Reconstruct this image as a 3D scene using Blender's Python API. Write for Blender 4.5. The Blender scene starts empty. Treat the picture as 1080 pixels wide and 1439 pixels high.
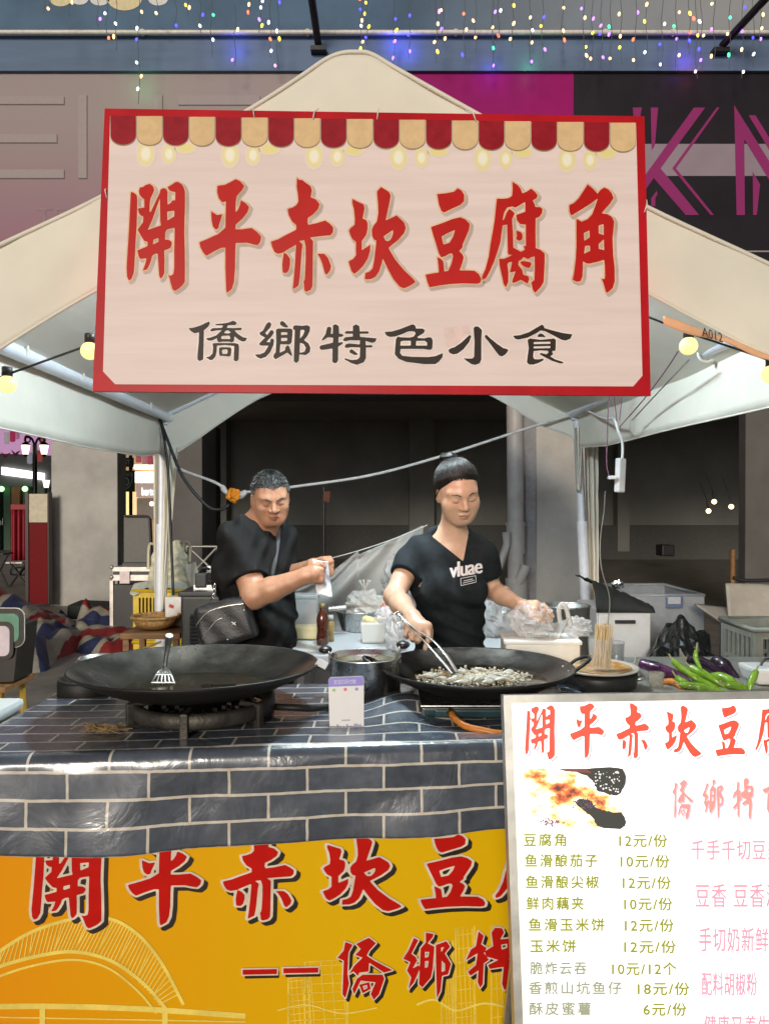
import bpy, bmesh, math, random
import numpy as np
from mathutils import Vector, Matrix

# ------------------------------------------------------------------ camera
SC = bpy.context.scene
COL = SC.collection
CAMZ, FPX, HOR = 1.42, 1040.0, 711.0
PITCH = math.atan((HOR - 719.5) / FPX)          # photo horizon sits a little above the middle
cd = bpy.data.cameras.new('camera')
cam = bpy.data.objects.new('camera', cd)
COL.objects.link(cam)
cd.sensor_fit = 'HORIZONTAL'
cd.sensor_width = 36.0
cd.lens = 36.0 * FPX / 1080.0
cd.clip_start, cd.clip_end = 0.05, 400.0
cam.location = (0, 0, CAMZ)
cam.rotation_euler = (math.radians(90) + PITCH, 0, 0)
SC.camera = cam
SC.render.resolution_x, SC.render.resolution_y = 768, 1024

# ------------------------------------------------------------------ night sky, plaza glow, exposure
SUN_EL, SUN_AZ = math.radians(13), math.radians(-12)
W = bpy.data.worlds.new('World')
SC.world = W
W.use_nodes = True
wn = W.node_tree.nodes
sky = wn.new('ShaderNodeTexSky')
sky.sky_type = 'NISHITA'
sky.sun_disc = False
sky.sun_elevation = SUN_EL
sky.sun_rotation = math.radians(180) - SUN_AZ
hs = wn.new('ShaderNodeHueSaturation')
hs.inputs['Saturation'].default_value = 0.12
W.node_tree.links.new(sky.outputs[0], hs.inputs['Color'])
W.node_tree.links.new(hs.outputs[0], wn['Background'].inputs['Color'])
wn['Background'].inputs['Strength'].default_value = 0.045
sd = bpy.data.lights.new('sun', 'SUN')
sun = bpy.data.objects.new('sun', sd)
COL.objects.link(sun)
sd.energy, sd.angle, sd.color = 2.25, math.radians(14), (1.0, 0.88, 0.74)
sun.rotation_euler = (math.radians(90) - SUN_EL, 0, SUN_AZ)
SC.view_settings.view_transform = 'Standard'
SC.view_settings.look = 'None'
SC.view_settings.exposure = 0.0
SC.view_settings.gamma = 1.0
SC.view_settings.use_curve_mapping = False
SC.cycles.use_denoising = True
SC.cycles.max_bounces = 8
SC.cycles.transparent_max_bounces = 16
SC.cycles.sample_clamp_indirect = 6.0
SC.cycles.caustics_reflective = False
SC.cycles.caustics_refractive = False

# ------------------------------------------------------------------ helpers
rnd = random.Random(11)
CP, SP = math.cos(PITCH), math.sin(PITCH)


def ray(px, py):
    a, b = (px - 540.0) / FPX, -(py - 719.5) / FPX
    return Vector((a, CP - b * SP, SP + b * CP))


def at(px, py, D):
    r = ray(px, py)
    return Vector((0, 0, CAMZ)) + r * (D / r.y)


def atz(px, py, z):
    r = ray(px, py)
    return Vector((0, 0, CAMZ)) + r * ((z - CAMZ) / r.z)


class Plane:
    """a flat surface through three points; pt() finds where a measured point lies on it"""
    def __init__(s, a, b, c):
        s.o, s.n = Vector(a), (Vector(b) - Vector(a)).cross(Vector(c) - Vector(a)).normalized()
        if s.n.y > 0:
            s.n = -s.n

    def pt(s, px, py, lift=0.0):
        r = ray(px, py)
        c = Vector((0, 0, CAMZ))
        t = (s.o - c).dot(s.n) / r.dot(s.n)
        return c + r * t + s.n * lift


def mat(name, col, rough=0.5, metal=0.0, var=0.12, scale=18.0, bump=0.0, bscale=60.0, spec=0.5, em=None, ems=0.0,
        alpha=1.0, trans=0.0, coat=0.0, col2=None, stretch=None, sss=0.0, aniso=None):
    m = bpy.data.materials.new(name)
    m.use_nodes = True
    nt = m.node_tree
    b = nt.nodes['Principled BSDF']
    tc = nt.nodes.new('ShaderNodeTexCoord')
    vec = tc.outputs['Object']
    if stretch:
        mp = nt.nodes.new('ShaderNodeMapping')
        mp.inputs['Scale'].default_value = stretch
        nt.links.new(vec, mp.inputs['Vector'])
        vec = mp.outputs[0]
    if var > 0 or col2:
        nz = nt.nodes.new('ShaderNodeTexNoise')
        nz.inputs['Scale'].default_value = scale
        nz.inputs['Detail'].default_value = 6
        nz.inputs['Roughness'].default_value = 0.62
        nt.links.new(vec, nz.inputs['Vector'])
        cr = nt.nodes.new('ShaderNodeValToRGB')
        c1 = [max(0, c * (1 - var)) for c in col]
        c2 = list(col2) if col2 else [min(1, c * (1 + var)) for c in col]
        cr.color_ramp.elements[0].color = (*c1, 1)
        cr.color_ramp.elements[1].color = (*c2, 1)
        cr.color_ramp.elements[0].position = 0.36
        cr.color_ramp.elements[1].position = 0.64
        nt.links.new(nz.outputs['Fac'], cr.inputs['Fac'])
        nt.links.new(cr.outputs[0], b.inputs['Base Color'])
        rr = nt.nodes.new('ShaderNodeMapRange')
        rr.inputs['To Min'].default_value = max(0.02, rough * 0.82)
        rr.inputs['To Max'].default_value = min(1, rough * 1.18)
        nt.links.new(nz.outputs['Fac'], rr.inputs['Value'])
        nt.links.new(rr.outputs[0], b.inputs['Roughness'])
    else:
        b.inputs['Base Color'].default_value = (*col, 1)
        b.inputs['Roughness'].default_value = rough
    b.inputs['Metallic'].default_value = metal
    b.inputs['Specular IOR Level'].default_value = spec
    b.inputs['Alpha'].default_value = alpha
    b.inputs['Transmission Weight'].default_value = trans
    b.inputs['Coat Weight'].default_value = coat
    if sss:
        b.inputs['Subsurface Weight'].default_value = sss
        b.inputs['Subsurface Radius'].default_value = (0.012, 0.005, 0.003)
        b.inputs['Subsurface Scale'].default_value = 0.5
    if em:
        b.inputs['Emission Color'].default_value = (*em, 1)
        b.inputs['Emission Strength'].default_value = ems
    if bump > 0:
        n2 = nt.nodes.new('ShaderNodeTexNoise')
        n2.inputs['Scale'].default_value = bscale
        n2.inputs['Detail'].default_value = 5
        nt.links.new(vec, n2.inputs['Vector'])
        bp = nt.nodes.new('ShaderNodeBump')
        bp.inputs['Strength'].default_value = bump
        bp.inputs['Distance'].default_value = 0.01
        nt.links.new(n2.outputs['Fac'], bp.inputs['Height'])
        nt.links.new(bp.outputs[0], b.inputs['Normal'])
    return m


def tag(o, label=None, cat=None, group=None, kind=None):
    if label: o['label'] = label
    if cat: o['category'] = cat
    if group: o['group'] = group
    if kind: o['kind'] = kind
    return o


def thing(name, label, cat, loc=(0, 0, 0), group=None):
    o = bpy.data.objects.new(name, None)
    o.empty_display_size = 0.1
    COL.objects.link(o)
    o.location = loc
    return tag(o, label, cat, group)


def wloc(o):
    v = Vector(o.location)
    while o.parent:
        o = o.parent
        v += Vector(o.location)
    return v


_CUBE = {}


class MB:
    """collects shapes given in world space and links them as one mesh object"""
    def __init__(s):
        s.v, s.f, s.mi, s.sm, s.m, s.xf, s.uv = [], [], [], [], 0, None, {}

    def add(s, vs, fs, smooth=False):
        k = len(s.v)
        if s.xf is not None:
            vs = [s.xf @ Vector(p) for p in vs]
        s.v.extend([tuple(p) for p in vs])
        s.f.extend([tuple(i + k for i in f) for f in fs])
        s.mi.extend([s.m] * len(fs))
        s.sm.extend([smooth] * len(fs))
        return s

    def box(s, c, d, rot=(0, 0, 0), bev=0.0, taper=None):
        key = (round(bev / max(min(d), 1e-6), 3) if bev else 0, tuple(round(x, 5) for x in d), taper)
        if key not in _CUBE:
            bm = bmesh.new()
            bmesh.ops.create_cube(bm, size=1.0)
            for v in bm.verts:
                v.co = Vector((v.co.x * d[0], v.co.y * d[1], v.co.z * d[2]))
                if taper and v.co.z < 0:
                    v.co.x *= taper; v.co.y *= taper
            if bev:
                bmesh.ops.bevel(bm, geom=bm.edges[:], offset=bev, segments=2, profile=0.6, affect='EDGES')
            bm.verts.index_update()
            _CUBE[key] = ([v.co.copy() for v in bm.verts], [tuple(v.index for v in f.verts) for f in bm.faces])
            bm.free()
        vs, fs = _CUBE[key]
        R = Matrix.Translation(Vector(c)) @ __import__('mathutils').Euler(rot).to_matrix().to_4x4()
        return s.add([R @ v for v in vs], fs, False)

    def tube(s, pts, r, n=8, cap=True, closed=False, flat=1.0):
        pts = [Vector(p) for p in pts]
        N = len(pts)
        rs = r if isinstance(r, (list, tuple)) else [r] * N
        vs, fs = [], []
        up = None
        for i, p in enumerate(pts):
            if closed:
                t = (pts[(i + 1) % N] - pts[i - 1])
            else:
                t = pts[min(i + 1, N - 1)] - pts[max(i - 1, 0)]
            if t.length < 1e-9: t = Vector((0, 0, 1))
            t.normalize()
            if up is None:
                up = Vector((0, 0, 1)) if abs(t.z) < 0.9 else Vector((0, 1, 0))
            a = t.cross(up)
            if a.length < 1e-6: a = t.cross(Vector((1, 0, 0)))
            a.normalize()
            b = a.cross(t).normalized()
            up = b
            for k in range(n):
                th = 2 * math.pi * k / n
                vs.append(p + a * (math.cos(th) * rs[i]) + b * (math.sin(th) * rs[i] * flat))
        M = N if closed else N - 1
        for i in range(M):
            j = (i + 1) % N
            for k in range(n):
                l = (k + 1) % n
                fs.append((i * n + k, i * n + l, j * n + l, j * n + k))
        s.add(vs, fs, True)
        if cap and not closed:
            s.add([vs[k] for k in range(n)], [tuple(range(n))[::-1]], False) if s.xf is None else None
            s.add([vs[(N - 1) * n + k] for k in range(n)], [tuple(range(n))], False) if s.xf is None else None
        return s

    def lathe(s, prof, o=(0, 0, 0), n=40, axis=None, sx=1.0, sy=1.0):
        o = Vector(o)
        R = axis.to_track_quat('Z', 'Y').to_matrix() if axis is not None else Matrix.Identity(3)
        vs, fs = [], []
        for (r, z) in prof:
            for k in range(n):
                th = 2 * math.pi * k / n
                vs.append(o + R @ Vector((r * math.cos(th) * sx, r * math.sin(th) * sy, z)))
        for i in range(len(prof) - 1):
            for k in range(n):
                l = (k + 1) % n
                fs.append((i * n + k, i * n + l, (i + 1) * n + l, (i + 1) * n + k))
        return s.add(vs, fs, True)

    def ell(s, c, r, n=16, m=10, R=None):
        c = Vector(c)
        if not isinstance(r, (tuple, list)): r = (r, r, r)
        vs, fs = [], []
        for i in range(m + 1):
            ph = math.pi * i / m
            for k in range(n):
                th = 2 * math.pi * k / n
                p = Vector((r[0] * math.sin(ph) * math.cos(th), r[1] * math.sin(ph) * math.sin(th), r[2] * math.cos(ph)))
                vs.append(c + (R @ p if R else p))
        for i in range(m):
            for k in range(n):
                l = (k + 1) % n
                fs.append((i * n + k, (i + 1) * n + k, (i + 1) * n + l, i * n + l))
        return s.add(vs, fs, True)

    def grid(s, fn, nu, nv, smooth=True, uvfn=None):
        vs = [fn(u / nu, v / nv) for v in range(nv + 1) for u in range(nu + 1)]
        fs = []
        for v in range(nv):
            for u in range(nu):
                a = v * (nu + 1) + u
                fs.append((a, a + 1, a + nu + 2, a + nu + 1))
        k = len(s.v)
        s.add(vs, fs, smooth)
        if uvfn:
            for v in range(nv + 1):
                for u in range(nu + 1):
                    s.uv[k + v * (nu + 1) + u] = uvfn(u / nu, v / nv)
        return s

    def slab(s, pts, th, smooth=False):
        """polygon (world points, one plane) given a thickness along its normal"""
        pts = [Vector(p) for p in pts]
        n = Vector((0, 0, 0))
        for i in range(len(pts)):
            n += pts[i].cross(pts[(i + 1) % len(pts)])
        n.normalize()
        N = len(pts)
        vs = pts + [p + n * th for p in pts]
        fs = [tuple(range(N))[::-1], tuple(range(N, 2 * N))]
        for i in range(N):
            j = (i + 1) % N
            fs.append((i, j, N + j, N + i))
        return s.add(vs, fs, smooth)

    def build(s, name, m=None, parent=None, loc=None, solid=0.0, subsurf=0):
        me = bpy.data.meshes.new(name)
        off = wloc(parent) if parent is not None else (Vector(loc) if loc is not None else Vector((0, 0, 0)))
        me.from_pydata([(x - off.x, y - off.y, z - off.z) for x, y, z in s.v], [], s.f)
        ms = m if isinstance(m, (list, tuple)) else [m]
        for k in ms:
            if k: me.materials.append(k)
        me.polygons.foreach_set('material_index', s.mi)
        me.polygons.foreach_set('use_smooth', s.sm)
        if s.uv:
            ul = me.uv_layers.new(name='UVMap')
            for l in me.loops:
                ul.data[l.index].uv = s.uv.get(l.vertex_index, (0, 0))
        me.update()
        o = bpy.data.objects.new(name, me)
        COL.objects.link(o)
        if parent is not None: o.parent = parent
        elif loc is not None: o.location = loc
        if solid:
            md = o.modifiers.new('thickness', 'SOLIDIFY'); md.thickness = solid; md.offset = 0
        if subsurf:
            md = o.modifiers.new('smooth', 'SUBSURF'); md.levels = md.render_levels = subsurf
        return o


def struct(name, mb, m):
    return tag(mb.build(name, m), kind='structure')


def catmull(P, n=8, closed=False):
    P = [Vector(p) for p in P]
    out, N = [], len(P)
    rng = range(N) if closed else range(N - 1)
    for i in rng:
        a = P[i - 1] if (i > 0 or closed) else P[0]
        b, c = P[i], P[(i + 1) % N]
        d = P[(i + 2) % N] if (i + 2 < N or closed) else P[-1]
        for k in range(n):
            t = k / n
            out.append(0.5 * ((2 * b) + (c - a) * t + (2 * a - 5 * b + 4 * c - d) * t * t + (3 * b - a - 3 * c + d) * t ** 3))
    if not closed: out.append(P[-1])
    return out


def sag(a, b, drop, n=14):
    a, b = Vector(a), Vector(b)
    return [a.lerp(b, i / n) - Vector((0, 0, 4 * drop * (i / n) * (1 - i / n))) for i in range(n + 1)]


def vnoise(p, s=1.0, seed=0.0):
    """cheap smooth pseudo noise, about -1..1"""
    x, y, z = p[0] * s + seed, p[1] * s - seed * 1.7, p[2] * s + seed * 0.6
    return (math.sin(1.7 * x + 2.3 * math.sin(1.1 * y + seed)) + math.sin(2.1 * y + 1.9 * math.sin(1.3 * z)) + math.sin(1.9 * z + 2.1 * math.sin(1.2 * x + 1))) / 3


# ---- flat print: marching squares over a signed distance field of traced outlines
def glyph_sdf(loops, cell, pad):
    P = [np.array(l, float) for l in loops]
    allp = np.vstack(P)
    lo, hi = allp.min(0) - pad, allp.max(0) + pad
    nx, ny = int((hi[0] - lo[0]) / cell) + 2, int((hi[1] - lo[1]) / cell) + 2
    X, Y = np.meshgrid(lo[0] + np.arange(nx) * cell, lo[1] + np.arange(ny) * cell)
    pts = np.stack([X.ravel(), Y.ravel()], 1)
    dmin = np.full(len(pts), 1e9)
    cross = np.zeros(len(pts), int)
    for L in P:
        A, B = L, np.roll(L, -1, 0)
        for a, b in zip(A, B):
            ab = b - a
            t = np.clip(((pts - a) @ ab) / max(ab @ ab, 1e-9), 0, 1)
            q = pts - (a + t[:, None] * ab)
            dmin = np.minimum(dmin, (q ** 2).sum(1))
            if a[1] != b[1]:
                c = (a[1] > pts[:, 1]) != (b[1] > pts[:, 1])
                xi = a[0] + (pts[:, 1] - a[1]) * ab[0] / ab[1]
                cross += (c & (pts[:, 0] < xi)).astype(int)
    d = np.sqrt(dmin)
    d[cross % 2 == 1] *= -1
    return d.reshape(ny, nx), lo, cell


def iso_mesh(D, lo, cell, iso):
    F = D - iso
    ny, nx = F.shape
    V, Q, key = [], [], {}

    def vid(k, p):
        if k not in key:
            key[k] = len(V); V.append(p)
        return key[k]

    def corner(i, j):
        return vid(('c', i, j), (lo[0] + j * cell, lo[1] + i * cell))

    def edge(i0, j0, i1, j1):
        a, b = F[i0, j0], F[i1, j1]
        t = a / (a - b)
        return vid(('e', i0, j0, i1, j1), (lo[0] + (j0 + t * (j1 - j0)) * cell, lo[1] + (i0 + t * (i1 - i0)) * cell))
    ins = F < 0
    for i in range(ny - 1):
        run = None
        for j in range(nx - 1):
            a, b, c, d = ins[i, j], ins[i, j + 1], ins[i + 1, j + 1], ins[i + 1, j]
            full = a and b and c and d
            if full:
                if run is None: run = j
                if j < nx - 2: continue
            if run is not None:
                je = j if not full else j + 1
                Q.append((corner(i, run), corner(i, je), corner(i + 1, je), corner(i + 1, run)))
                run = None
            if full or not (a or b or c or d): continue
            cs = [(i, j, a), (i, j + 1, b), (i + 1, j + 1, c), (i + 1, j, d)]
            pl = []
            for k in range(4):
                p, q = cs[k], cs[(k + 1) % 4]
                if p[2]: pl.append(corner(p[0], p[1]))
                if p[2] != q[2]:
                    u, w = ((p, q) if (p[0], p[1]) < (q[0], q[1]) else (q, p))
                    pl.append(edge(u[0], u[1], w[0], w[1]))
            if len(pl) >= 3: Q.append(tuple(pl))
    return V, Q


_G = {}


def glyph(ch, isos, cell):
    k = (ch, tuple(isos), cell)
    if k not in _G:
        D, lo, c = glyph_sdf(GL[ch], cell, max(isos) + 2 * cell)
        _G[k] = [iso_mesh(D, lo, c, s) for s in isos]
    return _G[k]


def gbox(ch):
    a = np.vstack([np.array(l, float) for l in GL[ch]])
    return a.min(0), a.max(0)


def print_glyph(mb, plane, ch, box, iso, cell, lift, dx=0, dy=0):
    """lay the traced character ch into the photo box (x0, y0, x1, y1) on a plane"""
    V, Q = glyph(ch, [iso], cell)[0]
    lo, hi = gbox(ch)
    x0, y0, x1, y1 = box
    fx, fy = (x1 - x0) / (hi[0] - lo[0]), (y1 - y0) / (hi[1] - lo[1])
    mb.add([plane.pt(x0 + (v[0] - lo[0]) * fx + dx, y0 + (v[1] - lo[1]) * fy + dy, lift) for v in V], [q[::-1] for q in Q])


def flat(mb, plane, pts, lift):
    mb.add([plane.pt(x, y, lift) for x, y in pts], [tuple(range(len(pts)))])


def ribbon(mb, plane, pts, w, lift, closed=False):
    """flat printed line of width w (photo px) along pts"""
    n = len(pts)
    L, R = [], []
    for i, (x, y) in enumerate(pts):
        if closed: a, b = pts[i - 1], pts[(i + 1) % n]
        else: a, b = pts[max(i - 1, 0)], pts[min(i + 1, n - 1)]
        dx, dy = b[0] - a[0], b[1] - a[1]
        l = math.hypot(dx, dy) or 1
        nx, ny = -dy / l * w / 2, dx / l * w / 2
        L.append(plane.pt(x + nx, y + ny, lift)); R.append(plane.pt(x - nx, y - ny, lift))
    fs = [(i, (i + 1) % n, n + (i + 1) % n, n + i) for i in range(n if closed else n - 1)]
    mb.add(L + R, fs)


def text_mesh(body, size=1.0, spacing=1.0):
    c = bpy.data.curves.new('text', 'FONT')
    c.body = body
    c.size = size
    c.space_character = spacing
    c.resolution_u = 3
    o = bpy.data.objects.new('text', c)
    COL.objects.link(o)
    dg = bpy.context.evaluated_depsgraph_get()
    m = bpy.data.meshes.new_from_object(o.evaluated_get(dg))
    vs = [v.co.copy() for v in m.vertices]
    fs = [tuple(p.vertices) for p in m.polygons]
    bpy.data.objects.remove(o); bpy.data.curves.remove(c); bpy.data.meshes.remove(m)
    return vs, fs


def print_text(mb, plane, body, box, lift, spacing=1.0):
    """lay a line of plain lettering into the photo box on a plane"""
    vs, fs = text_mesh(body, 1.0, spacing)
    x0 = min(v.x for v in vs); x1 = max(v.x for v in vs); y0 = min(v.y for v in vs); y1 = max(v.y for v in vs)
    bx0, by0, bx1, by1 = box[:4]
    sl = (box[4] if len(box) > 4 else 0.0)
    mb.add([plane.pt(bx0 + (v.x - x0) / (x1 - x0) * (bx1 - bx0), by1 - (v.y - y0) / (y1 - y0) * (by1 - by0) + sl * (v.x - x0) / (x1 - x0), lift) for v in vs], fs)

# ------------------------------------------------------------------ traced brush lettering (outlines, even-odd)
def L(s):
    return [tuple(float(c) for c in p.split(',')) for p in s.split()]


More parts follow.
